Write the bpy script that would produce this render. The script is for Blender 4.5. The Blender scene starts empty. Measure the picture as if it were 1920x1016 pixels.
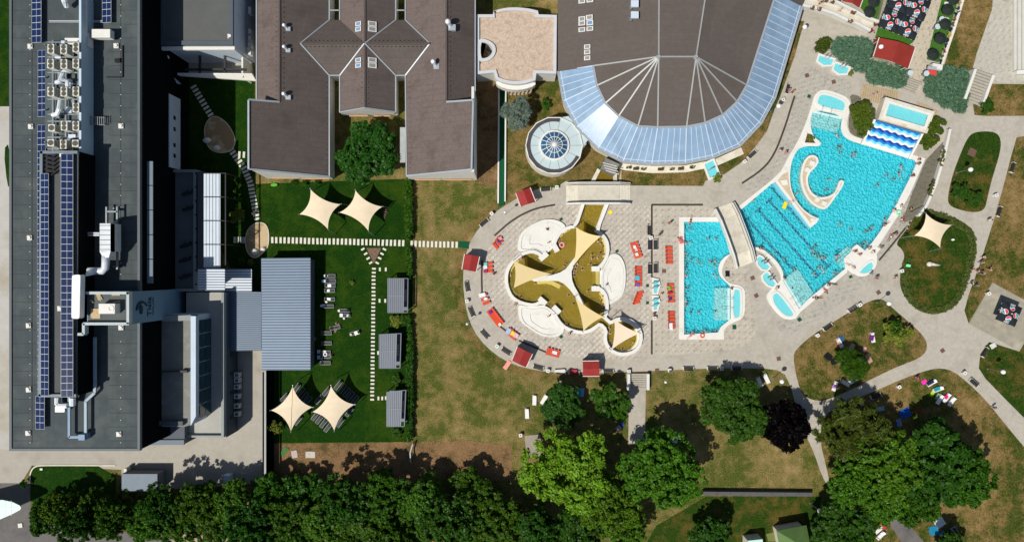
import bpy, bmesh, math, random
import numpy as np
from mathutils import Vector, Matrix, geometry
R = math.radians
random.seed(7)
S = bpy.context.scene
COL = S.collection

# ------------------------------------------------------------------ camera, sky, sun, exposure
CAM_H = 129.0
cd = bpy.data.cameras.new('camera'); cam = bpy.data.objects.new('camera', cd); COL.objects.link(cam)
cam.location = (0, 0, CAM_H); cam.rotation_euler = (0, 0, 0)
cd.sensor_width = 36; cd.lens = 36 * CAM_H / 192.0; cd.clip_start = 1; cd.clip_end = 4000
S.camera = cam
SUN_EL, SUN_AZ = 57.0, 218.9          # degrees; light comes from the lower left of the picture
w = bpy.data.worlds.new('World'); S.world = w; w.use_nodes = True
nt = w.node_tree; bg = nt.nodes['Background']
sky = nt.nodes.new('ShaderNodeTexSky'); sky.sky_type = 'NISHITA'; sky.sun_disc = False
sky.sun_elevation = R(SUN_EL); sky.sun_rotation = R(231.1)
nt.links.new(sky.outputs[0], bg.inputs[0]); bg.inputs[1].default_value = 0.08
sd = bpy.data.lights.new('sun', 'SUN'); sun = bpy.data.objects.new('sun', sd); COL.objects.link(sun)
sd.energy = 5.0; sd.angle = R(0.5); sd.color = (1, 0.955, 0.87)
sdir = Vector((-0.778 * math.cos(R(SUN_EL)), -0.628 * math.cos(R(SUN_EL)), math.sin(R(SUN_EL))))
sun.rotation_euler = sdir.to_track_quat('Z', 'Y').to_euler(); sun.location = (-60, -50, 110)
S.view_settings.view_transform = 'Standard'; S.view_settings.look = 'None'
S.view_settings.exposure = -0.15; S.view_settings.gamma = 1; S.view_settings.use_curve_mapping = False
S.cycles.max_bounces = 6; S.cycles.transparent_max_bounces = 12

# ------------------------------------------------------------------ helpers
def P(px, py, z=0.0):                  # a point seen at photo position (px,py), standing at height z
    k = (CAM_H - z) / CAM_H / 10.0
    return Vector(((px - 960) * k, (508 - py) * k, z))
def pts(s, z=0.0):
    out = []
    for t in s.split():
        a = t.split(',')
        out.append(P(float(a[0]), float(a[1]), float(a[2]) if len(a) > 2 else z))
    return out
def chaikin(p, n=2, closed=True):
    for _ in range(n):
        q = []; m = len(p)
        for i in range(m if closed else m - 1):
            a, b = p[i], p[(i + 1) % m]
            q += [a * .75 + b * .25, a * .25 + b * .75]
        if not closed: q = [p[0]] + q + [p[-1]]
        p = q
    return p
def area2(p): return sum(p[i].x * p[(i + 1) % len(p)].y - p[(i + 1) % len(p)].x * p[i].y for i in range(len(p)))
def inset(p, d):                       # offset of a closed outline; d > 0 goes inwards
    if area2(p) < 0: p = p[::-1]
    m = len(p); q = []
    for i in range(m):
        a, b, c = p[i - 1], p[i], p[(i + 1) % m]
        e1 = Vector((b.x - a.x, b.y - a.y)); e2 = Vector((c.x - b.x, c.y - b.y))
        if e1.length < 1e-6 or e2.length < 1e-6: q.append(b.copy()); continue
        e1.normalize(); e2.normalize()
        n1 = Vector((-e1.y, e1.x)); n2 = Vector((-e2.y, e2.x)); n = n1 + n2
        if n.length < .2: n = n1
        n.normalize(); s = d / max(.45, n.dot(n1))
        q.append(Vector((b.x + n.x * s, b.y + n.y * s, b.z)))
    return q
def strip_outline(path, wdt):          # closed outline of a band along an open path
    L, Rr = [], []; m = len(path)
    for i, p in enumerate(path):
        a = path[max(0, i - 1)]; b = path[min(m - 1, i + 1)]
        d = Vector((b.x - a.x, b.y - a.y)).normalized(); n = Vector((-d.y, d.x, 0)) * wdt / 2
        L.append(p + n); Rr.append(p - n)
    return L + Rr[::-1]

def dedupe(p):
    q = []
    for v in p:
        if not q or (v - q[-1]).length > .03: q.append(v)
    if (q[0] - q[-1]).length < .03: q.pop()
    return q
def scaled(p, k):
    c = sum(p, Vector()) / len(p); return [c + (q - c) * k for q in p]
class MB:
    def __init__(s): s.v = []; s.f = []; s.m = []; s.cur = 0
    def add(s, v, f):
        b = len(s.v); s.v += [tuple(x) for x in v]
        for q in f: s.f.append(tuple(b + i for i in q)); s.m.append(s.cur)
    def box(s, cx, cy, z0, z1, sx, sy, rz=0.0):
        c, n = math.cos(rz), math.sin(rz); v = []
        for z in (z0, z1):
            for ax, ay in ((-1, -1), (1, -1), (1, 1), (-1, 1)):
                x, y = ax * sx / 2, ay * sy / 2
                v.append((cx + x * c - y * n, cy + x * n + y * c, z))
        s.add(v, [(3, 2, 1, 0), (4, 5, 6, 7), (0, 1, 5, 4), (1, 2, 6, 5), (2, 3, 7, 6), (3, 0, 4, 7)]); return s
    def sheet(s, outer, holes=(), z=None):
        outer = dedupe(outer); holes = [dedupe(h) for h in holes]
        loops = [[Vector((p.x, p.y, 0)) for p in l] for l in [outer] + list(holes)]
        tri = geometry.tessellate_polygon(loops)
        fl = [p for l in [outer] + list(holes) for p in l]
        v = [(p.x, p.y, p.z if z is None else z) for p in fl]; ff = []
        for t in tri:
            a, b, c = [fl[i] for i in t]
            ff.append(t if (b.x - a.x) * (c.y - a.y) - (b.y - a.y) * (c.x - a.x) > 0 else t[::-1])
        s.add(v, ff); return s
    def prism(s, outer, z0, z1, holes=(), bottom=False):
        s.sheet(outer, holes, z1)
        if bottom: s.sheet(outer, holes, z0)
        for k, l in enumerate([outer] + list(holes)):
            ccw = area2(l) > 0
            if ccw != (k == 0): l = l[::-1]
            m = len(l); v = [(p.x, p.y, z0) for p in l] + [(p.x, p.y, z1) for p in l]
            s.add(v, [(i, (i + 1) % m, m + (i + 1) % m, m + i) for i in range(m)])
        return s
    def face(s, p): s.add(p, [tuple(range(len(p)))]); return s
    def up(s, p):                      # polygon turned to face upwards
        if area2(p) < 0: p = p[::-1]
        return s.face(p)
    def slab(s, p, t):                 # sloped polygon with thickness t below it
        if area2(p) < 0: p = p[::-1]
        m = len(p); lo = [q - Vector((0, 0, t)) for q in p]
        s.add(list(p) + lo, [tuple(range(m)), tuple(range(2 * m - 1, m - 1, -1))] +
              [(i, m + i, m + (i + 1) % m, (i + 1) % m) for i in range(m)]); return s
    def tube(s, path, r, n=6, r2=None):
        m = len(path); v = []; f = []
        for i, p in enumerate(path):
            p = Vector(p); d = (Vector(path[min(i + 1, m - 1)]) - Vector(path[max(i - 1, 0)]))
            d = d.normalized() if d.length > 0 else Vector((0, 0, 1))
            a = d.cross(Vector((0, 0, 1)) if abs(d.z) < .9 else Vector((1, 0, 0))).normalized(); b = d.cross(a)
            rr = r if r2 is None else r + (r2 - r) * i / max(1, m - 1)
            for j in range(n):
                t = 2 * math.pi * j / n; v.append(p + a * rr * math.cos(t) + b * rr * math.sin(t))
        for i in range(m - 1):
            for j in range(n):
                k = (j + 1) % n; f.append((i * n + j, i * n + k, (i + 1) * n + k, (i + 1) * n + j))
        f.append(tuple(range(n))[::-1]); f.append(tuple((m - 1) * n + j for j in range(n)))
        s.add(v, f); return s
    def bar(s, a, b, wdt, h):          # rectangular bar lying along a-b
        a, b = Vector(a), Vector(b); d = (b - a).normalized()
        x = d.cross(Vector((0, 0, 1)) if abs(d.z) < .95 else Vector((0, 1, 0))).normalized(); y = x.cross(d)
        v = []
        for p in (a, b):
            for i, j in ((-1, -1), (1, -1), (1, 1), (-1, 1)): v.append(p + x * wdt / 2 * i + y * h / 2 * j)
        s.add(v, [(3, 2, 1, 0), (4, 5, 6, 7), (0, 1, 5, 4), (1, 2, 6, 5), (2, 3, 7, 6), (3, 0, 4, 7)]); return s
    def ball(s, c, r, n=10, m=6, sc=(1, 1, 1), lo=-1.0):
        v = []; f = []
        for i in range(m + 1):
            th = -math.pi / 2 + math.pi * i / m
            if math.sin(th) < lo: th = math.asin(lo)
            for j in range(n):
                t = 2 * math.pi * j / n
                v.append((c[0] + r * sc[0] * math.cos(th) * math.cos(t), c[1] + r * sc[1] * math.cos(th) * math.sin(t), c[2] + r * sc[2] * math.sin(th)))
        for i in range(m):
            for j in range(n):
                k = (j + 1) % n; f.append((i * n + j, i * n + k, (i + 1) * n + k, (i + 1) * n + j))
        s.add(v, f); return s
    def ring(s, c, r0, r1, z0, z1, n=32, a0=0.0, a1=2 * math.pi):
        v = []; f = []; full = abs(a1 - a0 - 2 * math.pi) < 1e-6; m = n if full else n + 1
        for j in range(m):
            t = a0 + (a1 - a0) * j / n
            for r, z in ((r0, z0), (r1, z0), (r1, z1), (r0, z1)): v.append((c[0] + r * math.cos(t), c[1] + r * math.sin(t), z))
        for j in range(n):
            k = (j + 1) % m
            for q in range(4): f.append((j * 4 + q, k * 4 + q, k * 4 + (q + 1) % 4, j * 4 + (q + 1) % 4)[::-1])
        if not full: f.append((0, 1, 2, 3)); f.append(((m - 1) * 4 + 3, (m - 1) * 4 + 2, (m - 1) * 4 + 1, (m - 1) * 4))
        s.add(v, f); return s
    def cyl(s, c, r, z0, z1, n=16, r2=None):
        r2 = r if r2 is None else r2; v = []
        for rr, z in ((r, z0), (r2, z1)):
            for j in range(n): t = 2 * math.pi * j / n; v.append((c[0] + rr * math.cos(t), c[1] + rr * math.sin(t), z))
        s.add(v, [tuple(range(n))[::-1], tuple(range(n, 2 * n))] + [(j, (j + 1) % n, n + (j + 1) % n, n + j) for j in range(n)]); return s

def wloc(o):
    l = Vector((0, 0, 0))
    while o: l += o.location; o = o.parent
    return l
def smooth(me):
    for p in me.polygons: p.use_smooth = True
def O(name, mb, m, parent=None, loc=None, label=None, cat=None, group=None, kind=None, sm=False):
    off = (wloc(parent) if parent else Vector((0, 0, 0))) + (Vector(loc) if loc is not None else Vector((0, 0, 0)))
    me = bpy.data.meshes.new(name)
    me.from_pydata([(a - off.x, b - off.y, c - off.z) for a, b, c in mb.v], [], mb.f)
    ms = m if isinstance(m, (list, tuple)) else [m]
    for k in ms: me.materials.append(k)
    if len(ms) > 1: me.polygons.foreach_set('material_index', mb.m)
    if sm: smooth(me)
    me.validate(); me.update()
    o = bpy.data.objects.new(name, me); COL.objects.link(o)
    if parent: o.parent = parent
    if loc is not None: o.location = loc
    tag(o, label, cat, group, kind); return o
def tag(o, label=None, cat=None, group=None, kind=None):
    if label: o['label'] = label
    if cat: o['category'] = cat
    if group: o['group'] = group
    if kind: o['kind'] = kind
    return o
def T(name, label, cat, loc=(0, 0, 0), rz=0.0, group=None):
    o = bpy.data.objects.new(name, None); COL.objects.link(o); o.empty_display_size = .3
    o.location = loc; o.rotation_euler = (0, 0, rz); return tag(o, label, cat, group)
KIDS = {}
def kids(o):
    return [c for c in bpy.data.objects if c.parent == o] if o.name not in KIDS else KIDS[o.name]
def dup(root, loc, rz=0.0, label=None, group=None, sc=None):
    if root.name not in KIDS:
        KIDS[root.name] = [c for c in bpy.data.objects if c.parent == root]
        for c in KIDS[root.name]: KIDS[c.name] = [d for d in bpy.data.objects if d.parent == c]
    r = root.copy(); COL.objects.link(r); r.location = loc; r.rotation_euler = (0, 0, rz)
    if sc: r.scale = (sc, sc, sc) if not isinstance(sc, tuple) else sc
    tag(r, label, None, group)
    for ch in KIDS[root.name]:
        c = ch.copy(); COL.objects.link(c); c.parent = r
        for g in KIDS.get(ch.name, []):
            d = g.copy(); COL.objects.link(d); d.parent = c
    return r
class Many:                            # first use places the model itself, later uses place copies
    def __init__(s, root): s.root = root; s.n = 0
    def put(s, loc, rz=0.0, label=None, group=None, sc=None):
        s.n += 1
        if s.n == 1: s.first = (loc, rz, label, group, sc); s.out = s.root; return s.root
        return dup(s.root, loc, rz, label, group, sc)
    def done(s):
        if not s.n: return
        loc, rz, label, group, sc = s.first; r = s.root
        r.location = loc; r.rotation_euler = (0, 0, rz); tag(r, label, None, group)
        if sc: r.scale = (sc, sc, sc) if not isinstance(sc, tuple) else sc

NUM = ['zero', 'one', 'two', 'three', 'four', 'five', 'six', 'seven', 'eight', 'nine', 'ten', 'eleven', 'twelve']
ORD = ['first', 'second', 'third', 'fourth', 'fifth', 'sixth', 'seventh', 'eighth', 'ninth', 'tenth', 'eleventh', 'twelfth',
       'thirteenth', 'fourteenth', 'fifteenth', 'sixteenth', 'seventeenth', 'eighteenth', 'nineteenth', 'twentieth']
def rank(i, n, horiz):
    lo, hi = ('left', 'right') if horiz else ('top', 'bottom')
    if n == 2: return ('left one of two', 'right one of two')[i] if horiz else ('upper one of two', 'lower one of two')[i]
    if i == 0: return 'leftmost' if horiz else 'topmost'
    if i == n - 1: return 'rightmost' if horiz else 'lowest'
    return ORD[i] + ' from the ' + lo if i <= n // 2 else ORD[n - 1 - i] + ' from the ' + hi
LM = []
def where(items):                      # items: (px, py, description) -> one label each, told apart by the nearest landmark, then by order
    g = {}
    for i, (x, y, d) in enumerate(items):
        l = min(LM, key=lambda q: (q[0] - x) ** 2 + (q[1] - y) ** 2)[2]
        g.setdefault((d, l), []).append(i)
    out = [None] * len(items)
    for (d, l), ids in g.items():
        xs = [items[i][0] for i in ids]; ys = [items[i][1] for i in ids]
        hz = max(xs) - min(xs) >= max(ys) - min(ys)
        ids.sort(key=lambda i: items[i][0] if hz else items[i][1])
        for k, i in enumerate(ids):
            out[i] = d + ' by ' + l + ('' if len(ids) == 1 else ', ' + rank(k, len(ids), hz))
    return out

# ------------------------------------------------------------------ materials
def lin(c): c /= 255.0; return c / 12.92 if c <= .04045 else ((c + .055) / 1.055) ** 2.4
def rgb(r, g, b, k=1.2): return tuple(min(.86, lin(x) / k) for x in (r, g, b)) + (1,)
MATS = {}
def node(nt, t, **kw):
    n = nt.nodes.new(t)
    for k, v in kw.items(): setattr(n, k, v)
    return n
def mixc(nt, fac, a, b):
    m = node(nt, 'ShaderNodeMix', data_type='RGBA'); s = m.inputs
    for sock, v in ((s[0], fac), (s[6], a), (s[7], b)):
        if hasattr(v, 'links'): nt.links.new(v, sock)
        else: sock.default_value = v
    return m.outputs[2]
def noise(nt, co, sc, det=3.0, rough=.6):
    n = node(nt, 'ShaderNodeTexNoise'); n.inputs['Scale'].default_value = sc; n.inputs['Detail'].default_value = det
    n.inputs['Roughness'].default_value = rough; nt.links.new(co, n.inputs['Vector']); return n.outputs[0]
def ramp(nt, v, a, b, lo=0.0, hi=1.0):
    n = node(nt, 'ShaderNodeMapRange'); n.inputs[1].default_value = a; n.inputs[2].default_value = b
    n.inputs[3].default_value = lo; n.inputs[4].default_value = hi; nt.links.new(v, n.inputs[0]); return n.outputs[0]
def M(name, col, rough=.75, var=.12, sc=1.5, bump=0.0, bsc=20.0, metal=0.0, spec=.3, dirt=None, dsc=.25, dlo=.5, dhi=.7, world=True, brick=None):
    if name in MATS: return MATS[name]
    m = bpy.data.materials.new(name); m.use_nodes = True; nt = m.node_tree; b = nt.nodes['Principled BSDF']
    c = rgb(*col) if max(col) > 1 else tuple(col) + (1,)
    geo = node(nt, 'ShaderNodeNewGeometry'); tc = node(nt, 'ShaderNodeTexCoord')
    co = geo.outputs['Position'] if world else tc.outputs['Object']
    out = c
    if var:
        f = ramp(nt, noise(nt, co, sc, 4), .3, .7)
        out = mixc(nt, f, tuple(x * (1 - var) for x in c[:3]) + (1,), tuple(min(.9, x * (1 + var)) for x in c[:3]) + (1,))
    if dirt:
        f = ramp(nt, noise(nt, co, dsc, 6, .65), dlo, dhi)
        out = mixc(nt, f, out, rgb(*dirt))
    if brick:
        bw, bh, k, rz = brick; bt = node(nt, 'ShaderNodeTexBrick'); mp = node(nt, 'ShaderNodeMapping'); mp.inputs['Rotation'].default_value = (0, 0, rz); nt.links.new(co, mp.inputs[0]); nt.links.new(mp.outputs[0], bt.inputs[0])
        bt.inputs[1].default_value = (1, 1, 1, 1); bt.inputs[2].default_value = (1 - k * .5,) * 3 + (1,); bt.inputs[3].default_value = (1 - k * 2.2,) * 3 + (1,)
        bt.inputs['Scale'].default_value = 1; bt.inputs['Mortar Size'].default_value = .035; bt.inputs['Brick Width'].default_value = bw; bt.inputs['Row Height'].default_value = bh
        mm = node(nt, 'ShaderNodeMix', data_type='RGBA', blend_type='MULTIPLY'); mm.inputs[0].default_value = 1
        if hasattr(out, 'links'): nt.links.new(out, mm.inputs[6])
        else: mm.inputs[6].default_value = out
        nt.links.new(bt.outputs[0], mm.inputs[7]); out = mm.outputs[2]
    if hasattr(out, 'links'): nt.links.new(out, b.inputs['Base Color'])
    else: b.inputs['Base Color'].default_value = out
    b.inputs['Roughness'].default_value = rough; b.inputs['Metallic'].default_value = metal
    b.inputs['Specular IOR Level'].default_value = spec
    if bump:
        bp = node(nt, 'ShaderNodeBump'); bp.inputs['Strength'].default_value = bump; bp.inputs['Distance'].default_value = .05
        nt.links.new(noise(nt, co, bsc, 3), bp.inputs['Height']); nt.links.new(bp.outputs[0], b.inputs['Normal'])
    MATS[name] = m; return m

def M_grass(name, green, dry, bare, dryness=.5, bumpy=.8):
    m = bpy.data.materials.new(name); m.use_nodes = True; nt = m.node_tree; b = nt.nodes['Principled BSDF']
    co = node(nt, 'ShaderNodeNewGeometry').outputs['Position']
    big = noise(nt, co, .11, 5, .6); mid = noise(nt, co, .55, 5, .65); fine = noise(nt, co, 5.0, 4, .7); tiny = noise(nt, co, 16, 3, .7)
    g = mixc(nt, ramp(nt, fine, .36, .64), rgb(*[x * .6 for x in green]), rgb(*[x * 1.3 for x in green]))
    d = mixc(nt, ramp(nt, fine, .36, .64), rgb(*[x * .7 for x in dry]), rgb(*[x * 1.22 for x in dry]))
    s = node(nt, 'ShaderNodeMath', operation='ADD'); nt.links.new(big, s.inputs[0])
    s2 = node(nt, 'ShaderNodeMath', operation='MULTIPLY'); nt.links.new(mid, s2.inputs[0]); s2.inputs[1].default_value = .8
    nt.links.new(s2.outputs[0], s.inputs[1])
    s3 = node(nt, 'ShaderNodeMath', operation='MULTIPLY_ADD'); nt.links.new(tiny, s3.inputs[0]); s3.inputs[1].default_value = .35
    nt.links.new(s.outputs[0], s3.inputs[2])
    v = s3.outputs[0]; c0 = 1.075 + (.5 - dryness) * .6
    o = mixc(nt, ramp(nt, v, c0 - .09, c0 + .09), g, d)
    o = mixc(nt, ramp(nt, v, c0 + .13, c0 + .32, 0, .85), o, rgb(*bare))
    nt.links.new(o, b.inputs['Base Color']); b.inputs['Roughness'].default_value = .95; b.inputs['Specular IOR Level'].default_value = .1
    bp = node(nt, 'ShaderNodeBump'); bp.inputs['Strength'].default_value = bumpy; bp.inputs['Distance'].default_value = .12
    nt.links.new(noise(nt, co, 7, 5, .75), bp.inputs['Height']); nt.links.new(bp.outputs[0], b.inputs['Normal'])
    MATS[name] = m; return m

def M_tile(name, a, c2, dot, size=.62, rot=0.0):        # pavers: plain, lighter diamonds, dark centre stones
    m = bpy.data.materials.new(name); m.use_nodes = True; nt = m.node_tree; b = nt.nodes['Principled BSDF']
    co = node(nt, 'ShaderNodeNewGeometry').outputs['Position']
    mp = node(nt, 'ShaderNodeMapping'); mp.inputs['Rotation'].default_value = (0, 0, rot); nt.links.new(co, mp.inputs[0])
    ck = node(nt, 'ShaderNodeTexChecker'); ck.inputs['Scale'].default_value = 1 / size
    ck.inputs[1].default_value = (1, 1, 1, 1); ck.inputs[2].default_value = (0, 0, 0, 1); nt.links.new(mp.outputs[0], ck.inputs[0])
    vm = node(nt, 'ShaderNodeVectorMath', operation='SCALE'); vm.inputs[3].default_value = 1 / (2 * size); nt.links.new(mp.outputs[0], vm.inputs[0])
    fr = node(nt, 'ShaderNodeVectorMath', operation='FRACTION'); nt.links.new(vm.outputs[0], fr.inputs[0])
    sb = node(nt, 'ShaderNodeVectorMath', operation='SUBTRACT'); nt.links.new(fr.outputs[0], sb.inputs[0]); sb.inputs[1].default_value = (.5, .5, 0)
    mu = node(nt, 'ShaderNodeVectorMath', operation='MULTIPLY'); nt.links.new(sb.outputs[0], mu.inputs[0]); mu.inputs[1].default_value = (1, 1, 0)
    ln = node(nt, 'ShaderNodeVectorMath', operation='LENGTH'); nt.links.new(mu.outputs[0], ln.inputs[0])
    dots = ramp(nt, ln.outputs['Value'], .09, .17, 1, 0)
    patch = ramp(nt, noise(nt, co, .16, 4), .38, .62)
    f = node(nt, 'ShaderNodeMath', operation='MULTIPLY'); nt.links.new(ck.outputs['Fac'], f.inputs[0]); nt.links.new(patch, f.inputs[1])
    o = mixc(nt, f.outputs[0], rgb(*a), rgb(*c2))
    df = node(nt, 'ShaderNodeMath', operation='MULTIPLY'); nt.links.new(dots, df.inputs[0]); df.inputs[1].default_value = .6
    o = mixc(nt, df.outputs[0], o, rgb(*dot))
    n1 = ramp(nt, noise(nt, co, 1.6, 5, .7), .3, .75, .82, 1.12)
    hs = node(nt, 'ShaderNodeHueSaturation'); nt.links.new(n1, hs.inputs['Value']); nt.links.new(o, hs.inputs['Color'])
    n2 = ramp(nt, noise(nt, co, .5, 6, .75), .56, .68, 0, .55)
    o = mixc(nt, n2, hs.outputs[0], rgb(*[x * .78 for x in dot]))
    nt.links.new(o, b.inputs['Base Color']); b.inputs['Roughness'].default_value = .85; b.inputs['Specular IOR Level'].default_value = .2
    MATS[name] = m; return m

def M_water(name, deep, body, opacity, scale, rip=.9, glossy=.5):
    m = bpy.data.materials.new(name); m.use_nodes = True; nt = m.node_tree; nt.nodes.remove(nt.nodes['Principled BSDF'])
    out = nt.nodes['Material Output']; co = node(nt, 'ShaderNodeNewGeometry').outputs['Position']
    wob = node(nt, 'ShaderNodeTexNoise'); wob.inputs['Scale'].default_value = scale * .7; nt.links.new(co, wob.inputs['Vector'])
    wm = node(nt, 'ShaderNodeVectorMath', operation='SCALE'); wm.inputs[3].default_value = 1.1 / scale; nt.links.new(wob.outputs['Color'], wm.inputs[0])
    ad = node(nt, 'ShaderNodeVectorMath', operation='ADD'); nt.links.new(co, ad.inputs[0]); nt.links.new(wm.outputs[0], ad.inputs[1])
    vo = node(nt, 'ShaderNodeTexVoronoi', feature='SMOOTH_F1'); vo.inputs['Scale'].default_value = scale; vo.inputs['Smoothness'].default_value = .25
    nt.links.new(ad.outputs[0], vo.inputs['Vector'])
    n2 = noise(nt, co, scale * 2.1, 3, .6)
    hh = node(nt, 'ShaderNodeMath', operation='MULTIPLY_ADD'); nt.links.new(n2, hh.inputs[0]); hh.inputs[1].default_value = .35; nt.links.new(vo.outputs['Distance'], hh.inputs[2])
    bp = node(nt, 'ShaderNodeBump'); bp.inputs['Strength'].default_value = rip; bp.inputs['Distance'].default_value = 1.0 / scale * .9
    nt.links.new(hh.outputs[0], bp.inputs['Height'])
    tr = node(nt, 'ShaderNodeBsdfTransparent'); tr.inputs[0].default_value = tuple(deep) + (1,)
    df = node(nt, 'ShaderNodeBsdfDiffuse'); df.inputs[0].default_value = tuple(body) + (1,); nt.links.new(bp.outputs[0], df.inputs['Normal'])
    mx = node(nt, 'ShaderNodeMixShader'); mx.inputs[0].default_value = opacity
    nt.links.new(tr.outputs[0], mx.inputs[1]); nt.links.new(df.outputs[0], mx.inputs[2])
    gl = node(nt, 'ShaderNodeBsdfGlossy'); gl.inputs['Roughness'].default_value = .22; nt.links.new(bp.outputs[0], gl.inputs['Normal'])
    fr = node(nt, 'ShaderNodeFresnel'); fr.inputs[0].default_value = 1.33
    fm = node(nt, 'ShaderNodeMath', operation='MULTIPLY'); nt.links.new(fr.outputs[0], fm.inputs[0]); fm.inputs[1].default_value = glossy
    m2 = node(nt, 'ShaderNodeMixShader'); nt.links.new(fm.outputs[0], m2.inputs[0]); nt.links.new(mx.outputs[0], m2.inputs[1]); nt.links.new(gl.outputs[0], m2.inputs[2])
    nt.links.new(m2.outputs[0], out.inputs['Surface']); MATS[name] = m; return m

def M_leaf(name, c1, c2, sc=1.3, sheen=.012):
    m = bpy.data.materials.new(name); m.use_nodes = True; nt = m.node_tree; nt.nodes.remove(nt.nodes['Principled BSDF'])
    out = nt.nodes['Material Output']; tc = node(nt, 'ShaderNodeTexCoord'); oi = node(nt, 'ShaderNodeObjectInfo')
    geo = node(nt, 'ShaderNodeNewGeometry')
    f = ramp(nt, noise(nt, geo.outputs['Position'], sc, 3), .3, .7)
    o = mixc(nt, f, tuple(c1) + (1,), tuple(c2) + (1,))
    hs = node(nt, 'ShaderNodeHueSaturation'); nt.links.new(ramp(nt, oi.outputs['Random'], 0, 1, .485, .512), hs.inputs['Hue'])
    nt.links.new(ramp(nt, geo.outputs['Random Per Island'], 0, 1, .62, 1.35), hs.inputs['Value']); nt.links.new(o, hs.inputs['Color'])
    d = node(nt, 'ShaderNodeBsdfDiffuse'); t = node(nt, 'ShaderNodeBsdfTranslucent'); g = node(nt, 'ShaderNodeBsdfGlossy'); g.inputs['Roughness'].default_value = .45
    nt.links.new(hs.outputs[0], d.inputs[0]); nt.links.new(hs.outputs[0], t.inputs[0])
    mx = node(nt, 'ShaderNodeMixShader'); mx.inputs[0].default_value = .22; nt.links.new(d.outputs[0], mx.inputs[1]); nt.links.new(t.outputs[0], mx.inputs[2])
    m2 = node(nt, 'ShaderNodeMixShader'); m2.inputs[0].default_value = sheen; nt.links.new(mx.outputs[0], m2.inputs[1]); nt.links.new(g.outputs[0], m2.inputs[2])
    nt.links.new(m2.outputs[0], out.inputs['Surface']); MATS[name] = m; return m

concrete = M('concrete', (184, 177, 164), .85, .09, 1.4, dirt=(160, 153, 139), dsc=.3, dlo=.5, dhi=.78, brick=(5.0, 4.0, .04, .25))
yard = M('yard_concrete', (178, 172, 160), .85, .07, 1.2, dirt=(158, 150, 137), dsc=.3, dlo=.52, dhi=.75, brick=(6.0, 5.0, .04, 0))
apron = M('apron_concrete', (190, 187, 180), .85, .06, .5, dirt=(170, 160, 140), dsc=.1)
asphalt = M('asphalt', (112, 108, 105), .9, .1, 1.2, dirt=(92, 90, 90), dsc=.2)
tileA = M_tile('diamond_pavers', (188, 179, 166), (210, 203, 190), (138, 128, 118), .56, 0)
tileB = M_tile('dotted_pavers', (193, 184, 169), (202, 194, 179), (134, 126, 116), .60, 0)
tileC = M_tile('grey_pavers', (180, 175, 163), (188, 183, 171), (140, 137, 128), .60, R(28))
tileD = M_tile('warm_pavers', (198, 188, 168), (204, 194, 174), (140, 130, 116), .60, R(-12))
field = M_grass('dry_meadow', (80, 88, 36), (128, 114, 68), (172, 146, 102), .54)
lawn_m = M_grass('hotel_lawn', (23, 56, 6), (44, 70, 10), (64, 80, 18), .44, .9)
isle_m = M_grass('parched_grass', (66, 76, 26), (124, 104, 62), (160, 134, 90), .57)
isle_g = M_grass('park_grass', (42, 66, 14), (92, 82, 36), (118, 94, 56), .42)
dirt_m = M_grass('bare_earth', (88, 76, 46), (134, 106, 74), (160, 124, 90), .68)
white = M('white_paint', (232, 230, 222), .6, .04, .6, dirt=(214, 208, 194), dsc=.5, dlo=.55, dhi=.75)
cream = M('cream_stone', (224, 218, 202), .75, .05, .8, dirt=(204, 192, 168), dsc=.6)
wallw = M('white_render', (226, 224, 216), .8, .04, .5)
wallb = M('pale_blue_or_shaded_white', (205, 218, 232), .8, .04, .5)  # pale blue; on white parts the cast of shade is put into the colour
roofh = M('hotel_roofing', (74, 82, 84), .85, .1, .6, dirt=(90, 97, 97), dsc=.15, brick=(9.0, 1.05, .08, 1.5708))
roofd = M('dark_roofing', (58, 64, 66), .85, .1, .6)
charc = M('charcoal_cladding', (.006, .007, .008), 1.0, .1, .5, spec=0)
flash = M('zinc_flashing', (178, 186, 192), .45, .06, 1, metal=.3)
roofb = M('brown_roofing', (112, 99, 94), .8, .12, 2.2, bump=.3, bsc=6, dirt=(96, 84, 77), dsc=.35, brick=(4.0, 1.0, .10, 0))
roofg = M('brown_roofing_shaded', (98, 88, 83), .8, .12, 2.0, bump=.25, bsc=6, dirt=(86, 77, 73), dsc=.25, brick=(4.0, 1.0, .10, 0))  # darker copy of the brown roofing, shade of east slopes put into colour
gravel = M('roof_gravel', (202, 180, 160), .95, .22, 3.5, bump=.9, bsc=9, dirt=(172, 155, 136), dsc=1.1)
metalr = M('ribbed_metal', (124, 141, 160), .5, .05, .4, metal=.2)
metall = M('light_metal', (206, 218, 232), .5, .04, .4)
metald = M('grey_metal', (112, 118, 128), .5, .06, .6, metal=.2)
steel = M('galvanised_steel', (150, 158, 162), .4, .08, 1, metal=.5)
chrome = M('polished_duct', (236, 240, 244), .3, .04, 1, metal=.12, spec=.6)
black = M('black_paint', (.012, .012, .014), .5, .1, 2)
dark = M('dark_plastic', (.03, .03, .033), .6, .1, 2)
pv = M('solar_cell', (.008, .02, .075), .16, .25, 1.2, spec=.6)
pvf = M('panel_frame', (205, 210, 214), .4, .03, 1)
glassb = M('blue_roof_glass', (.22, .33, .46), .13, .14, .35, spec=.9, dirt=(176, 196, 216), dsc=.22, dlo=.5, dhi=.85)  # pale blotches in the glass colour stand in for cloud reflections
glassd = M('dark_glass', (.012, .03, .038), .12, .1, .5, spec=.7)
glassp = M('pale_glass', (198, 214, 216), .2, .04, .5, spec=.6)
sailm = M('sail_canvas', (236, 218, 188), .85, .05, .8)
sailt = M('ochre_sail_canvas', (238, 214, 158), .85, .03, .5)
redm = M('red_roofing', (158, 48, 44), .7, .06, 1, dirt=(140, 42, 38), dsc=.6)
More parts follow.
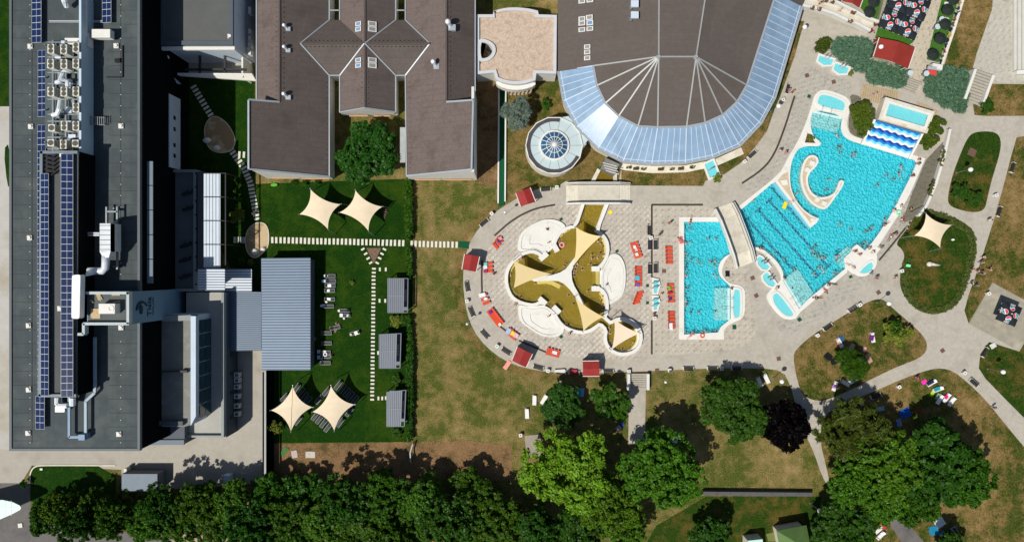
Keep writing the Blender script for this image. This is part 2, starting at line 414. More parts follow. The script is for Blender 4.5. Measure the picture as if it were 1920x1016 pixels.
redd = M('brick_red_roofing', (150, 50, 40), .7, .06, 1, dirt=(132, 44, 34), dsc=.5)
orange = M('orange_fabric', (222, 78, 44), .8, .06, 3, world=False)
greenmat = M('green_carpet', (8, 84, 50), .95, .1, 3)
turf = M('artificial_turf', (62, 108, 30), .95, .12, 2, bump=.4, bsc=12)
soil = M('planting_soil', (92, 66, 44), .95, .2, 2, bump=.5, bsc=8)
wood = M('timber_boards', (184, 164, 130), .8, .12, 1.2)
woodd = M('dark_timber', (96, 70, 46), .8, .1, 2)
bark = M('bark', (.07, .05, .035), .9, .2, 3, bump=.5, bsc=8)
stone = M('pale_paving_stone', (226, 222, 206), .85, .07, 1.2)
beige = M('resin_sand', (202, 178, 140), .85, .05, .5, dirt=(168, 142, 106), dsc=.25, dlo=.48, dhi=.52)
rust = M('iron_cover', (112, 84, 72), .8, .1, 4)
pooltile = M('turquoise_tile', (.008, .60, .74), .5, .06, .6)
poolpale = M('pale_turquoise_tile', (150, 226, 232), .5, .04, .8)
laneblue = M('navy_tile', (.002, .02, .2), .5, .05, 1)
olive = M('olive_pool_floor', (.32, .235, .018), .8, .15, .5)
water = M_water('pool_water', (.90, .99, 1.0), (.16, .93, .96), .36, 2.4, 1.9, .9)
oliwater = M_water('thermal_water', (.86, .77, .36), (.30, .225, .014), .5, 4.2, .5, .8)
globe = M('opal_globe', (246, 246, 244), .3, .02, 1)
greentr = M('mint_canopy', (196, 232, 216), .35, .04, .4)
greenroof = M('green_roofing', (92, 122, 66), .7, .08, 1)
lblue = M('light_blue_paint', (120, 200, 220), .5, .04, 1)
pink = M('pink_plastic', (246, 160, 150), .5, .04, 1)

LM += [(1672, 262, 'the wide wave slide'), (1525, 350, 'the curved white island'), (1538, 485, 'the upper lane ends'), (1505, 525, 'the lower lane ends'),
       (1612, 490, 'the half round basin'), (1476, 372, 'the white divider'), (1463, 570, 'the lower children basin'), (1550, 200, 'the top children basin'),
       (1435, 505, 'the twin bubble basins'), (1700, 320, 'the big pool corner'), (1685, 400, 'the right pool edge'), (1640, 345, 'the open pool middle'),
       (1577, 280, 'the pool neck'), (1600, 420, 'the pool above the steps'), (1300, 440, 'the rectangular pool top'), (1288, 510, 'the rectangular pool side'), (1335, 490, 'the rectangular pool bend'),
       (1310, 600, 'the rectangular pool bottom'), (1380, 570, 'the side basin'), (1229, 552, 'the twin wall basins'), (1380, 440, 'the long footbridge'),
       (1120, 365, 'the canal bridge'), (1057, 521, 'the white hub'), (1000, 510, 'the left shade triangle'), (1100, 460, 'the upper shade triangle'),
       (1105, 590, 'the lower shade triangle'), (1167, 630, 'the small round pool'), (1015, 440, 'the upper white basin'), (1010, 600, 'the lower white basin'),
       (1150, 525, 'the right white basin'), (1075, 505, 'the crowded inner seat'), (1132, 470, 'the upper right seat'), (1131, 570, 'the lower right seat'),
       (986, 369, 'the upper red shelter'), (884, 492, 'the left red shelter'), (979, 670, 'the lower red shelter'), (1108, 690, 'the bottom red shelter'),
       (1197, 715, 'the lower stairs'), (1677, 98, 'the red bar roof'), (1690, 40, 'the dark parasols'), (1890, 588, 'the corner parasol'),
       (1749, 432, 'the lawn sail'), (1755, 500, 'the ring hedge'), (1825, 320, 'the rounded lawn'), (1610, 650, 'the pale lounger lawn'), (1750, 730, 'the lounger row'),
       (1700, 770, 'the blue blanket'), (1860, 720, 'the right path'), (1850, 410, 'the upper right path'), (1780, 960, 'the lower right grass'), (1370, 740, 'the purple tree'), (1055, 760, 'the round tree'),
       (1140, 770, 'the bushy tree'), (1060, 890, 'the bright tree'), (1240, 890, 'the tall green tree'), (1640, 890, 'the wide right trees'),
       (595, 392, 'the upper garden sail'), (682, 392, 'the right garden sail'), (547, 765, 'the lower left garden sail'), (625, 765, 'the lower right garden sail'),
       (536, 590, 'the ribbed shed'), (745, 552, 'the top cabin'), (735, 657, 'the middle cabin'), (745, 765, 'the bottom cabin'), (650, 600, 'the lawn chairs'),
       (483, 447, 'the beige oval'), (413, 250, 'the shaded oval'), (1320, 280, 'the glass roof'), (1040, 275, 'the rotunda'), (1580, 40, 'the arched ramp'),
       (1560, 125, 'the two shower basins'), (1650, 178, 'the timber deck'), (1900, 70, 'the stone terrace steps'), (1835, 165, 'the upper stairs'), (910, 440, 'the curved path'), (940, 600, 'the orange arc'), (1200, 520, 'the orange rows'), (1256, 530, 'the orange strip')]

# ------------------------------------------------------------------ pool outlines
big_water = (pts('1388,394 1446,345 1453,341 1519,427 1530,418 1535,410') +
    chaikin(pts('1535,410 1522,405 1505,393 1491,375 1483,356 1480,336 1481,318 1485,299 1493,283 1503,276 1519,274 1534,275 1539,270 1535,264 1526,258 1520,244 1519,226'), 1, False) +
    chaikin(pts('1519,226 1524,205 1580,217 1576,236 1577,246 1583,257 1596,265 1617,271 1702,297 1719,302 1713,319 1690,365 1670,403 1640,449 1621,470'), 1, False) +
    pts('1605,459 1593,474 1582,484 1585,503 1511,564 1498,579 1467,525 1468,513') + chaikin(pts('1468,513 1464,502 1456,490 1437,472 1423,464 1409,463'), 1, False) + pts('1400,438 1391,408'))
rect_water = pts('1282,416 1351,416 1369,476') + chaikin(pts('1369,476 1355,484 1347,498 1347,512 1354,523 1368,535'), 1, False) + pts('1370,541 1370,597 1362,604 1352,612 1346,623 1282,627')
th_water = (pts('1096,384 1133,384 1114.5,434') + chaikin(pts('1114.5,434 1122,439 1129,446 1134.5,456 1136,472 1131.5,487 1123.5,498 1111,501'), 1, False) +
    pts('1111,501 1124,502 1124,541 1111,541') + chaikin(pts('1113,543 1122,544 1128,549 1132.5,557 1134.5,571 1133,587'), 1, False) + pts('1128,594 1143,608') +
    chaikin(pts('1143,608 1152,604 1167,602 1185,609 1195,624 1195,640 1186,653 1170,659 1153,656 1142,645 1138,632 1140,620'), 1, False) + pts('1126,605 1118,608') +
    chaikin(pts('1118,608 1105,616 1091,618.5 1078,617.5 1064,612 1055,605 1047,593 1041,584'), 1, False) + pts('1034,578 1012,568') +
    chaikin(pts('1012,568 1001,568.5 987,567 972,562 961,553.5 955,541 952,527 953.5,510 961,497 970.5,486.5 982,478 998,474 1007,478 1015,483'), 1, False) +
    pts('1021,472 1036,462') + chaikin(pts('1043,467 1042,456 1047,447 1056,436 1069,429 1081,426'), 1, False))

# ------------------------------------------------------------------ the ground and everything flat on it
def flat(name, outline, z, m, holes=(), edge=None, lab=None, skirt=.0):
    mb = MB(); o = [Vector((p.x, p.y, z)) for p in outline]
    if skirt: mb.prism(o, z - skirt, z, holes)
    else: mb.sheet(o, holes, z)
    return O(name, mb, m, kind='structure', label=lab)
gp = [Vector((x, y, 0)) for x, y in ((-1200, -1200), (1200, -1200), (1200, 1200), (-1200, 1200))]
holes3 = [inset(big_water, -.05), inset(rect_water, -.05), inset(th_water, -.05)]
flat('ground', gp, 0, field, holes3)
ring_out = pts('1043,352 1010,354 985,364') + chaikin(pts('985,364 962,376 925,400 898,427 880,456 870,490 868,530 872,570 881,605 898,635 925,662 960,683 1010,695 1060,699 1110,700 1180,697'), 1, False)
pave = ring_out + pts('1290,692 1340,690 1428,690') + chaikin(pts('1428,690 1468,695 1483,725 1492,762 1508,810 1527,850 1540,890 1560,925'), 1, False) + pts('1560,1120 2300,1120 2300,-300 1500,-300 1500,30 1455,190 1388,276 1335,298 1285,308 1222,310 1168,304 1160,340 1060,340')
flat('pavement', pave, .03, concrete, holes3)
tileT1 = chaikin(pts('1061,386 1041,385 1010,391 965,411 929,443 908,480 902,530 905,560 925,592 951,618 985,645 1024,660 1060,667 1110,672 1170,674'), 1, False) + pts('1222,668 1222,386 1140,386 1140,381 1090,381 1090,386')
flat('tiled_terrace', tileT1, .045, tileA, [holes3[2]])
tileT2 = pts('1222.5,386 1318,386 1345,393 1400,440 1400,560') + chaikin(pts('1400,540 1412,575 1420,605 1414,636 1390,652 1340,660 1290,664 1222.5,666'), 1, False)
flat('tiled_terrace', tileT2, .045, tileB, [inset(rect_water, -.05)])
tileT3 = chaikin(pts('1391,344 1430,320 1455,290 1475,240 1487,195 1495,150 1512,120 1535,135 1600,150 1590,190 1530,172 1505,250 1478,293 1455,320 1440,345 1400,368'), 1)
flat('tiled_terrace', tileT3, .045, tileC)
tileT4 = pts('1452,602 1490,596 1512,590 1592,522 1640,478 1690,400 1722,330 1736,298 1760,292 1745,340 1728,378 1706,418 1680,455 1655,490 1600,552 1520,606 1490,622 1462,620')
flat('tiled_terrace', tileT4, .045, tileC)
tileE = M_tile('weathered_pavers', (116, 111, 96), (124, 119, 104), (84, 80, 70), .60, R(28))
flat('weathered_pavers', pts('1737,299 1772,262 1766,300 1750,345 1733,383 1712,412 1690,418 1709,365 1731,311'), .056, tileE)
flat('weathered_pavers', chaikin(pts('1592,176 1616,182 1612,196 1640,250 1640,266 1606,258 1590,246 1592,214 1597,198'), 1), .056, tileE)
flat('cafe_path', pts('1722,-20 1768,-20 1735,130 1725,175 1692,168 1702,130'), .045, tileD)
flat('stone_terrace', pts('1870,-20 1990,-20 1990,158 1858,155 1822,133'), .045, M_tile('plaza_pavers', (190, 186, 172), (198, 194, 180), (158, 152, 140), .62, R(-8)))
flat('concrete_slab', pts('1860,530 1817,607 1911,658 1954,581'), .12, M('stained_concrete', (160, 154, 138), .9, .12, .9, dirt=(186, 178, 158), dsc=.3), skirt=.1)

isles = []
def island(name, s, m, n=2, z=.09):
    o = flat(name, chaikin(pts(s), n) if n else pts(s), z, m, skirt=.08); isles.append(o); return o
island('grass_island', '1487,668 1492,655 1520,630 1560,605 1600,580 1640,560 1658,562 1672,577 1702,602 1732,630 1739,648 1733,664 1715,675 1680,688 1640,707 1600,728 1560,746 1540,751 1520,749 1502,737 1492,702', isle_m)
island('grass_island', '1678,457 1700,430 1722,394 1735,391 1765,400 1802,414 1823,430 1830,450 1826,480 1815,520 1805,552 1790,573 1770,586 1745,590 1718,581 1699,561 1688,541 1687,515 1693,490 1696,478 1690,466', isle_g)
island('grass_island', '1776,372 1785,330 1800,290 1815,256 1830,247 1866,247 1877,262 1874,290 1861,330 1851,370 1846,394 1826,399 1800,394 1780,386', isle_g)
island('lawn', '1540,790 1560,765 1600,749 1650,729 1690,711 1740,693 1766,690 1787,696 1812,715 1850,752 1880,790 1920,838 2060,1000 2060,1200 1560,1200 1560,925 1548,870 1538,830', isle_m, 1)
island('lawn', '1854,641 1838,663 1835,690 1848,710 1885,748 1920,783 2060,920 2060,560 1954,581 1911,659', isle_g, 0)
island('lawn', '1906,258 2060,235 2060,575 1954,580 1860,529 1816,606 1808,582 1816,553 1836,498 1861,420 1881,350 1896,292', isle_m, 0)
island('lawn', '1827,216 1824,195 1844,184 1857,158 2060,160 2060,217 1850,218', isle_m, 0)
island('lawn', '1800,-30 1864,-30 1859,20 1845,60 1831,100 1822,134 1768,132 1783,80 1798,12', isle_m, 0)
flat('asphalt_path', pts('1652,958 1682,958 1745,1030 1700,1030'), .10, asphalt)
flat('lower_path', pts('1179,728 1211,728 1209,832 1178,832'), .02, concrete)
flat('lower_lawn', pts('1325,930 1540,930 1525,1040 1200,1040 1230,985'), .02, isle_g)
# hotel side
flat('garden_lawn', pts('335,60 478,150 478,345 775,335 773,600 770,828 512,830 505,700 432,690 432,500 335,330'), .02, lawn_m)
flat('dirt_track', pts('505,832 775,829 876,826 960,835 960,900 505,900'), .015, dirt_m)
flat('planting_bed', pts('1165,318 1165,348 1318,349 1322,340 1358,327 1394,302 1419,272 1438,246 1453,203 1464,178 1490,105 1508,40 1470,40 1440,190 1380,262 1330,285'), .06, isle_m)
flat('garden_strip', pts('950,170 1047,145 1060,200 1130,290 1115,330 1060,342 1010,350 962,372 950,340'), .012, isle_m)
flat('worn_edge', strip_outline([p + Vector((-.5, 0, 0)) for p in chaikin(pts('985,352 962,366 925,390 893,420 873,455 864,490 861,530 865,572 874,608 892,640 920,668 957,690 1010,702 1060,706 1110,707 1176,705'), 2, False)], 1.1), .016, isle_m)
flat('gravel_strip', strip_outline(pts('1160,312 1172,313 1222,318.5 1285,317 1340,306 1392,283'), 1.3), .075, cream)
flat('shaded_bed', pts('894,140 945,170 940,350 894,345'), .012, dirt_m)
flat('yard', pts('-300,842 0,842 225,842 430,690 432,655 500,655 497,905 300,918 228,890 228,880 60,872 40,905 -300,905'), .033, yard)
flat('roadway', pts('-300,200 22,200 22,842 -300,842'), .025, apron)
flat('car_park', pts('-300,905 58,905 58,960 250,1000 330,995 330,1200 -300,1200'), .024, asphalt)
flat('side_lawn', pts('-300,-200 22,-200 22,200 -300,200'), .018, lawn_m)
flat('front_lawn', chaikin(pts('57,905 57,885 66,874 84,872 217,873 217,950 57,950'), 1), .05, lawn_m, skirt=.05)
flat('grass_verge', chaikin(pts('7,280 18,268 20,350 14,350'), 1), .05, lawn_m)
flat('gravel_corner', pts('322,992 390,986 470,1010 470,1100 322,1100'), .03, M('sandy_gravel', (170, 150, 124), .95, .2, 2))
flat('gravel_triangle', pts('687,465 715,465 701,494'), .05, M('bark_gravel', (124, 98, 84), .95, .5, 5, bump=.8, bsc=14))
flat('courtyard_path', pts('335,112 470,104 478,150 420,150 335,136'), .03, concrete)
kb = MB()
for o_ in ('57,905 57,885 66,873 84,871.5 217,872',):
    kb.prism(strip_outline(chaikin(pts(o_), 2, False), .22), 0, .14)
O('kerb', kb, cream, kind='structure')
dr = MB()
for s in ('1041,384 1002,391 962,411 927,442', '904,488 903,520 904,551', '938,612 950,621 968,637', '973,638 1024,660', '1222,384 1222,520', '1222,600 1222,664', '1222,384 1318,384', '1391,344 1430,318 1452,290 1472,238 1484,198 1490,180', '1707,415 1680,450 1648,488'):
    dr.prism(strip_outline(chaikin(pts(s), 2, False), .35), 0, .062)
O('drain_channel', dr, M('drain_grate', (72, 62, 54), .8, .2, 4), kind='structure')
for (x, y, rz) in ((1513, 142, .3), (1563, 154, .3), (1245, 508, 0), (1411, 521, .4), (1418, 554, .5), (1460, 672, .2), (1647, 548, .6), (1767, 657, .6), (1232, 694, 0)):
    m = MB(); p = P(x, y); m.box(p.x, p.y, 0, .068, .75, .75, rz); O('manhole_cover', m, rust, kind='structure')
m = MB(); m.cyl(P(1822, 286), .55, .05, .14, 18); m.ring(P(1822, 286), .6, 1.0, .05, .12, 4, R(20), R(380)); O('manhole_cover', m, rust, kind='structure')

# ------------------------------------------------------------------ pools
def pool(name, label, outline, outer, depth, floor_m, wat, cop_m, wz=-.06, holes=(), lip=.16):
    outline = dedupe(outline)
    c = sum(outline, Vector()) / len(outline)
    t = T(name, label, 'pool', (c.x, c.y, 0))
    ow = outline if area2(outline) > 0 else outline[::-1]
    m = MB(); m.sheet(ow, z=-depth); n = len(ow)
    v = [(p.x, p.y, -depth) for p in ow] + [(p.x, p.y, .05) for p in ow]
    m.add(v, [((i + 1) % n, i, n + i, n + (i + 1) % n) for i in range(n)])
    O('basin', m, floor_m, t)
    m = MB(); m.prism(outer, 0, lip, [inset(ow, .02)]); O('coping', m, cop_m, t)
    m = MB(); m.sheet(ow, z=wz); O('water', m, wat, t)
    return t
big_outer = (pts('1381,390 1445,339 1464,321') + chaikin(pts('1464,321 1478,294 1493,270 1503,249 1511,229 1521,199'), 1, False) + chaikin(pts('1521,199 1526,180 1536,170 1550,169 1583,180 1593,190 1594,202 1589,221 1587,237 1593,252 1606,258 1618,261'), 1, False) +
    pts('1645,268 1702,288 1734,297 1729,309 1706,362 1682,406 1648,458') + chaikin(pts('1640,468 1645,484 1641,503 1628,516 1612,519 1598,513 1588,505'), 1, False) + pts('1588,510 1500,585 1492,596') +
    chaikin(pts('1492,597 1476,600 1460,592 1440,567 1436,555 1442,545 1452,537 1464,524'), 1, False) + chaikin(pts('1464,524 1462,512 1452,496 1434,477 1422,470 1408,468'), 1, False) + pts('1398,440 1382,400'))
big = pool('swimming_pool', 'large turquoise leisure pool with lane lines and curved white island', big_water, big_outer, 1.35, pooltile, water, white)
rect_outer = pts('1273,407 1352,407 1367,440 1375,478') + chaikin(pts('1372,474 1362,484 1355,498 1353,512 1359,524 1370,532 1385,534 1394,540 1397,550 1396,588 1390,598 1375,604 1363,611 1357,619'), 1, False) + pts('1357,636 1273,636')
rectp = pool('swimming_pool', 'rectangular turquoise pool with submerged steps and a pale side basin', rect_water, rect_outer, 1.3, pooltile, water, white)
def wall_from(t, s, wd, z1, m, name='wall', n=1, z0=-1):
    mb = MB(); mb.prism(strip_outline(chaikin(pts(s, 0), n, False), wd), z0, z1); return O(name, mb, m, t)
th_outer = inset(th_water, -.75)
th = pool('thermal_pool', 'olive brown thermal pool of three lobes with white walls', th_water, inset(th_water, -.5), 1.1, olive, oliwater, white, lip=.1)
for s in ('1093,382 1078.5,426 1068,426 1052,434 1043,446 1038.5,457 1041,468', '1017,482 1009,475 998,471 981,475 968,484 957,496 950,510 949,527 952,542 959,556 971,565 986,570 1001,572 1014,566',
          '1138,382 1118,433 1125,438 1133,446 1138,457 1139,473 1134,488 1125,500 1112,505', '1112,538 1124,541 1131,547 1136,557 1138,572 1136,588 1132,594 1144,605 1153,599 1167,596 1187,603 1200,620 1201,641 1190,658 1170,664 1151,661 1137,648 1133,633 1136,618 1124,606 1117,612 1104,620 1091,623 1078,621 1063,616 1052,608 1043,596 1040,588'):
    wall_from(th, s, .62, .75, white, 'pool_wall')
for (x, y, a, l) in ((1041, 465, 60, 1.6), (1019, 481, 140, 1.8), (1017, 564, 40, 1.7), (1043, 580, 45, 1.7), (1116, 504, 0, 1.5), (1116, 541, 0, 1.5)):
    m = MB(); p = P(x, y); m.box(p.x, p.y, -1, .8, l, .95, -R(a) if a not in (0,) else 0); O('pier', m, white, th)
hub = [P(940 + x / 3.907, 330 + y / 3.907) for x, y in ((220, 760), (222, 745), (235, 735), (370, 725), (430, 705), (470, 680), (510, 630), (540, 590), (562, 540), (585, 545), (560, 610), (530, 655), (512, 700), (516, 760), (532, 805), (570, 870), (603, 925), (603, 945), (588, 945), (545, 890), (500, 830), (460, 790), (420, 770), (360, 766), (240, 772))]
m = MB(); m.prism(hub, -1, .7); O('hub_platform', m, white, th)
for s in ('1046,446 1057,434 1068,428', '955,508 960,499 971,487', '954,530 957,543 966,556', '1131,448 1136,458 1137,473 1133,484', '1126,548 1131,556 1134,571', '1076,540 1084,556 1094,572', '1052,606 1064,613 1078,618', '1007,529 1030,528 1050,538', '1190,612 1197,626 1196,642 1186,655', '1143,652 1155,659 1170,661'):
    wall_from(th, s, .75, -.02, M('wet_bench', (206, 186, 96), .6, .06, 1), 'seat_ledge')
stp = M('wet_step', (196, 178, 92), .6, .05, 1)
for (a, b, n, dv) in (((1112, 507), (1112, 537), 6, (2.0, 0)), ((1019, 567), (1041, 580), 5, (-1.6, 2.6)), ((1022, 478), (1039, 467), 4, (-1.0, -2.0))):
    for k in range(n):
        m = MB(); q = Vector((dv[0], -dv[1], 0)) / 10
        m.bar(P(*a) + q * k + Vector((0, 0, -.5 + .13 * k)), P(*b) + q * k + Vector((0, 0, -.5 + .13 * k)), .22, .3); O('step', m, stp, th)
# the white shells beside the thermal pool
def shell(s, label, steps):
    o = chaikin(pts(s), 2); c = sum(o, Vector()) / len(o); t = T('white_basin', label, 'basin', (c.x, c.y, 0))
    for k, (s0, s1, z) in enumerate(steps):
        m = MB(); m.prism(scaled(o, s0), 0, z, [scaled(o, s1)] if s1 else [])
        O('rim' if k == 0 else ('ledge' if s1 else 'floor'), m, white if k != 1 else M('wet_white', (226, 228, 224), .4, .03, 1), t)
    return t
ww = [(1, .86, .42), (.86, .83, .24), (.83, .5, .34), (.5, .47, .2), (.47, 0, .26)]
shell('970,470 971,455 975,440 986,428 1004,418 1022,411 1041,412 1055,418 1062,427 1050,432 1042,442 1037,455 1039,464 1020,479 1008,472 996,469 982,472', 'white shell basin above the thermal pool', ww)
shell('972,570 971,588 976,604 995,617 1012,628 1028,632 1044,631 1055,624 1058,617 1050,605 1044,595 1040,584 1018,570 1003,575 985,574', 'white shell basin below the thermal pool', ww)
shell('1128,506 1136,493 1142,477 1156,475 1166,484 1172,500 1173,520 1171,543 1163,558 1150,567 1141,572 1139,556 1132,545 1126,540', 'white shell basin right of the thermal pool', ww)
# steps, small basins and islands of the big pool
st_m = M('white_step_tile', (206, 238, 238), .5, .05, 1)
def steps(t, a, b, d, n, z0, dz, wd=.5):
    for k in range(n):
        m = MB(); q = Vector((d[0], -d[1], 0)) / 10 * k; z = z0 - dz * k
        pa, pb = P(*a) + q, P(*b) + q; dd = Vector((d[0], -d[1], 0)).normalized() * wd / 2
        pa += dd; pb += dd; pa.z = pb.z = (z - 1.3) / 2 - .05
        m.bar(pa, pb, wd, z + 1.3); O('step', m, st_m, t)
steps(big, (1523, 207), (1578.5, 220), (-1.1, 4.6), 6, .02, .09, .44)
steps(big, (1466, 526), (1499, 577), (4.6, -3.2), 7, .02, .09, .52)
steps(big, (1613, 487), (1588, 507), (-4.4, -5.2), 5, .02, .1, .6)
steps(rectp, (1368.5, 540), (1368.5, 600), (-4.6, 0), 6, .03, .09, .44)
for (a, b) in (((1372, 536.5), (1370.5, 600)),):
    pass
def basin(t, s, wz=.14, rim=.45, n=2, top=.3, lab=None, nm='small_basin', mcop=None):
    o = chaikin(pts(s), n) if n else pts(s); c = sum(o, Vector()) / len(o)
    if t is None: t = T(nm, lab, 'basin', (c.x, c.y, 0))
    m = MB(); m.prism(o, 0, top, [inset(o, rim)]); O('basin_rim', m, mcop or white, t)
    m = MB(); m.prism(inset(o, rim - .06), 0, wz - .02); O('basin_floor', m, poolpale, t)
    m = MB(); m.sheet(inset(o, rim - .03), z=wz + .02); O('basin_water', m, MATS['shallow_water'], t)
    return t
M_water('shallow_water', (.85, .97, .98), (.2, .74, .80), .22, 2.5, .25, .5)
basin(big, '1530,181 1537,175 1550,175 1576,184 1586,191 1587,201 1583,211 1579,213 1526,201', .22, .4)
basin(big, '1444,552 1451,546 1460,545 1491,585 1489,594 1480,597 1468,594 1452,578 1445,565', .22, .4)
basin(big, '1612,517 1604,509 1632,484 1640,494 1638,507 1628,515', .22, .4)
basin(rectp, '1370,538 1386,539 1391,545 1391,591 1386,598 1370,600', .22, .4, 1)
def block(t, s, z0, z1, m, nm, n=0):
    o = chaikin(pts(s), n) if n else pts(s); b = MB(); b.prism(o, z0, z1); return O(nm, b, m, t)
block(big, '1606,458 1622,471 1640,461 1650,466 1638,482 1629,484 1595,468 1600,462', -1.3, .24, white, 'stair_block')
block(big, '1583,484 1586,503 1600,512 1606,507 1590,483', -1.3, .24, white, 'stair_block')
div = '1444,340 1464,322 1478,312 1481,320 1480.5,337 1483,356 1491,375 1505,393 1522,405 1535,410 1530,418 1519,427 1453,341'
block(big, div, -1.3, .22, white, 'divider')
block(big, '1457,339 1466,328 1477,322 1478,338 1481,357 1489,377 1503,395 1519,407 1527,411 1519,419', .2, .25, M('tan_planting_floor', (206, 188, 156), .9, .1, 2), 'divider_floor')
block(big, '1462,339 1474,337 1476,347 1466,348', .2, .42, white, 'plinth'); block(big, '1518,409 1528,411 1526,418 1519,415', .2, .42, white, 'plinth')
block(big, '1446,343 1451,340 1520,425 1516,429', -.4, .1, lblue, 'rail_ledge')
isl = chaikin(pts('1533,295 1521,290 1510,296 1503,311 1499.5,329 1501,347 1508.5,367 1521,383 1537,392 1547,393 1555,385 1585,342 1575,336.5 1571,344 1567,357 1560,365 1547,370 1534,370 1521,362 1515,349 1513.5,334 1517.5,324 1526.5,316 1534,306'), 2)
m = MB(); m.prism(isl, -1.3, .24, [inset(isl, .38)]); O('island_rim', m, white, big)
m = MB(); m.prism(inset(isl, .36), -1.3, .2); O('island_floor', m, MATS['tan_planting_floor'], big)
for (x, y, k) in ((1521, 307, 's'), (1512, 319, 'r'), (1530.5, 375, 'r'), (1543.5, 382, 's')):
    m = MB(); p = P(x, y)
    if k == 'r': m.cyl(p, .45, .2, .5, 18)
    else: m.box(p.x, p.y, .2, .45, .95, .85, R(-20))
    O('plinth', m, white, big)
block(big, '1505,250 1510,247 1515,250 1536,266 1537,272 1525,273 1503,270', .1, .24, white, 'planter_surround', 1)
block(big, '1508,268 1513,250 1520,258 1528,269', .2, .27, soil, 'planter_soil')
lane = [((1401, 411), (1514, 536)), ((1421.5, 393.5), (1533, 517)), ((1442, 376), (1552, 500))]
for a, b in lane:
    m = MB(); A, B = P(*a, -1.3), P(*b, -1.3); d = (B - A).normalized(); n = Vector((-d.y, d.x, 0))
    m.bar(A, B, .42, .06); m.bar(A - n * .75, A + n * .75, .42, .06); m.bar(B - n * .75, B + n * .75, .42, .06); O('lane_line', m, laneblue, big)
m = MB(); m.bar(P(1446, 351, -1.3), P(1512, 429, -1.3), .35, .06); O('lane_line', m, laneblue, big)
# hand rails
def rail(t, a, b, h=.9, z=.1):
    m = MB(); A, B = P(*a), P(*b); A.z = z; B.z = z - .2
    m.tube([A, A + Vector((0, 0, h)), B + Vector((0, 0, h)), B], .03, 5); O('hand_rail', m, steel, t)
for a, b in (((1540, 201), (1532, 226)), ((1556, 206), (1548, 232)), ((1480, 560), (1500, 545)), ((1488, 571), (1506, 556))): rail(big, a, b)
for a, b in (((1372, 560), (1350, 560)), ((1372, 578), (1350, 578))): rail(rectp, a, b)
# bubble basins with their metal spouts
def bubble(s, lab, sp, d):
    t = basin(None, s, .3, .32, 0, .42, lab, 'bubble_basin')
    for (x, y) in sp:
        m = MB(); p = P(x, y); q = Vector((d[0], -d[1], 0)) / 10
        m.tube([p + Vector((0, 0, .3)), p + Vector((0, 0, 1.1)), p + q * .5 + Vector((0, 0, 1.2)), p + q + Vector((0, 0, .8))], .09, 6); O('spout', m, steel, t)
bubble('1415,483 1422,477 1429,480 1446,500 1438,509 1426,507 1417,497', 'small cyan bubble basin, upper one beside the footbridge end', ((1438, 490), (1433, 487)), (-9, 5))
bubble('1425,516 1433,508 1441,509 1457,532 1449,541 1437,537 1428,527', 'small cyan bubble basin, lower one beside the footbridge end', ((1449, 521), (1445, 517)), (-9, 5))
bubble('1533,101 1546,106 1566,111 1559,126 1542,127 1528,117', 'white rimmed shower basin, left one below the juniper bed', ((1548, 105), (1554, 107)), (-7, 8))
bubble('1563,116 1578,121 1594,127 1588,142 1571,143 1557,133', 'white rimmed shower basin, right one below the juniper bed', ((1577, 122), (1583, 124)), (-7, 8))
bubble('1222,520 1235,523 1238,535 1233,552 1222,552', 'small cyan wall basin, upper one with a round end seat', ((1222, 531), (1222, 540)), (12, -4))
bubble('1222,553 1234,554 1238,566 1233,583 1222,583', 'small cyan wall basin, lower one with a round end seat', ((1222, 563), (1222, 573)), (12, -4))
bubble('1316,307 1338,297 1350,329 1328,339', 'square cyan foot basin built against the glass hall', ((1328, 320),), (10, -6))
# planted round bastion, lower left of the big pool
# wide slide
sl = T('wave_slide', 'wide pool slide with wavy blue and white bands', 'slide', P(1672, 262))
top = (P(1642, 226, 1.9), P(1727, 251, 1.9)); bot = (P(1617, 271, .1), P(1702, 297, .1)); NB = 12; cols = []
for k in range(NB + 1):
    f = k / NB; a = top[0].lerp(bot[0], f); b = top[1].lerp(bot[1], f); row = []
    dn = (bot[0] - top[0]).normalized()
    for j in range(49):
        g = j / 48; ph = (g * 6 + .25 * f) % 1; wv = (ph / .62 if ph < .62 else (1 - ph) / .38); wv = wv * wv * (3 - 2 * wv) - .5
        p = a.lerp(b, g) + dn * (wv * .24 if 0 < k < NB else 0); p.z = a.z + (b.z - a.z) * g - (0 if k in (0, NB) else wv * .42 * .35)
        row.append(p)
    cols.append(row)
bluef = M('slide_blue', (28, 128, 205), .4, .04, 1); navyf = M('slide_navy', (14, 62, 160), .4, .04, 1); cyanf = M('slide_cyan', (120, 214, 236), .4, .04, 1)
seq = [bluef, white, white, navyf, cyanf, white, white, bluef, navyf, white, white, cyanf]
seq = [bluef, cyanf, white, navyf, bluef, cyanf, white, navyf, bluef, cyanf, white, white]
for k in range(NB):
    m = MB(); v = cols[k] + cols[k + 1]; m.add(v, [(j, 49 + j, 50 + j, j + 1) for j in range(48)]); O('slide_band', m, seq[k], sl)
m = MB(); m.prism([P(1643, 228), P(1726, 252), P(1703, 296), P(1618, 270)], -.3, .06); O('slide_base', m, white, sl)
for a, b in (((1640, 224, 2.1), (1615, 271, .3)), ((1729, 251, 2.1), (1704, 298, .3))):
    m = MB(); m.bar(P(*a), P(*b), .35, .5); O('slide_side', m, white, sl)
o = [P(*a) for a in ((1650, 187, 0), (1741, 214, 0), (1727, 254, 0), (1637, 228, 0))]
m = MB(); m.prism(o, 0, 1.9, [inset(o, .9)]); O('start_basin', m, cream, sl)
m = MB(); m.prism(inset(o, .5), 1.9, 2.05, [inset(o, 1.0)]); O('inner_rim', m, white, sl)
m = MB(); m.prism(inset(o, .9), 0, 1.55); O('basin_floor', m, poolpale, sl)
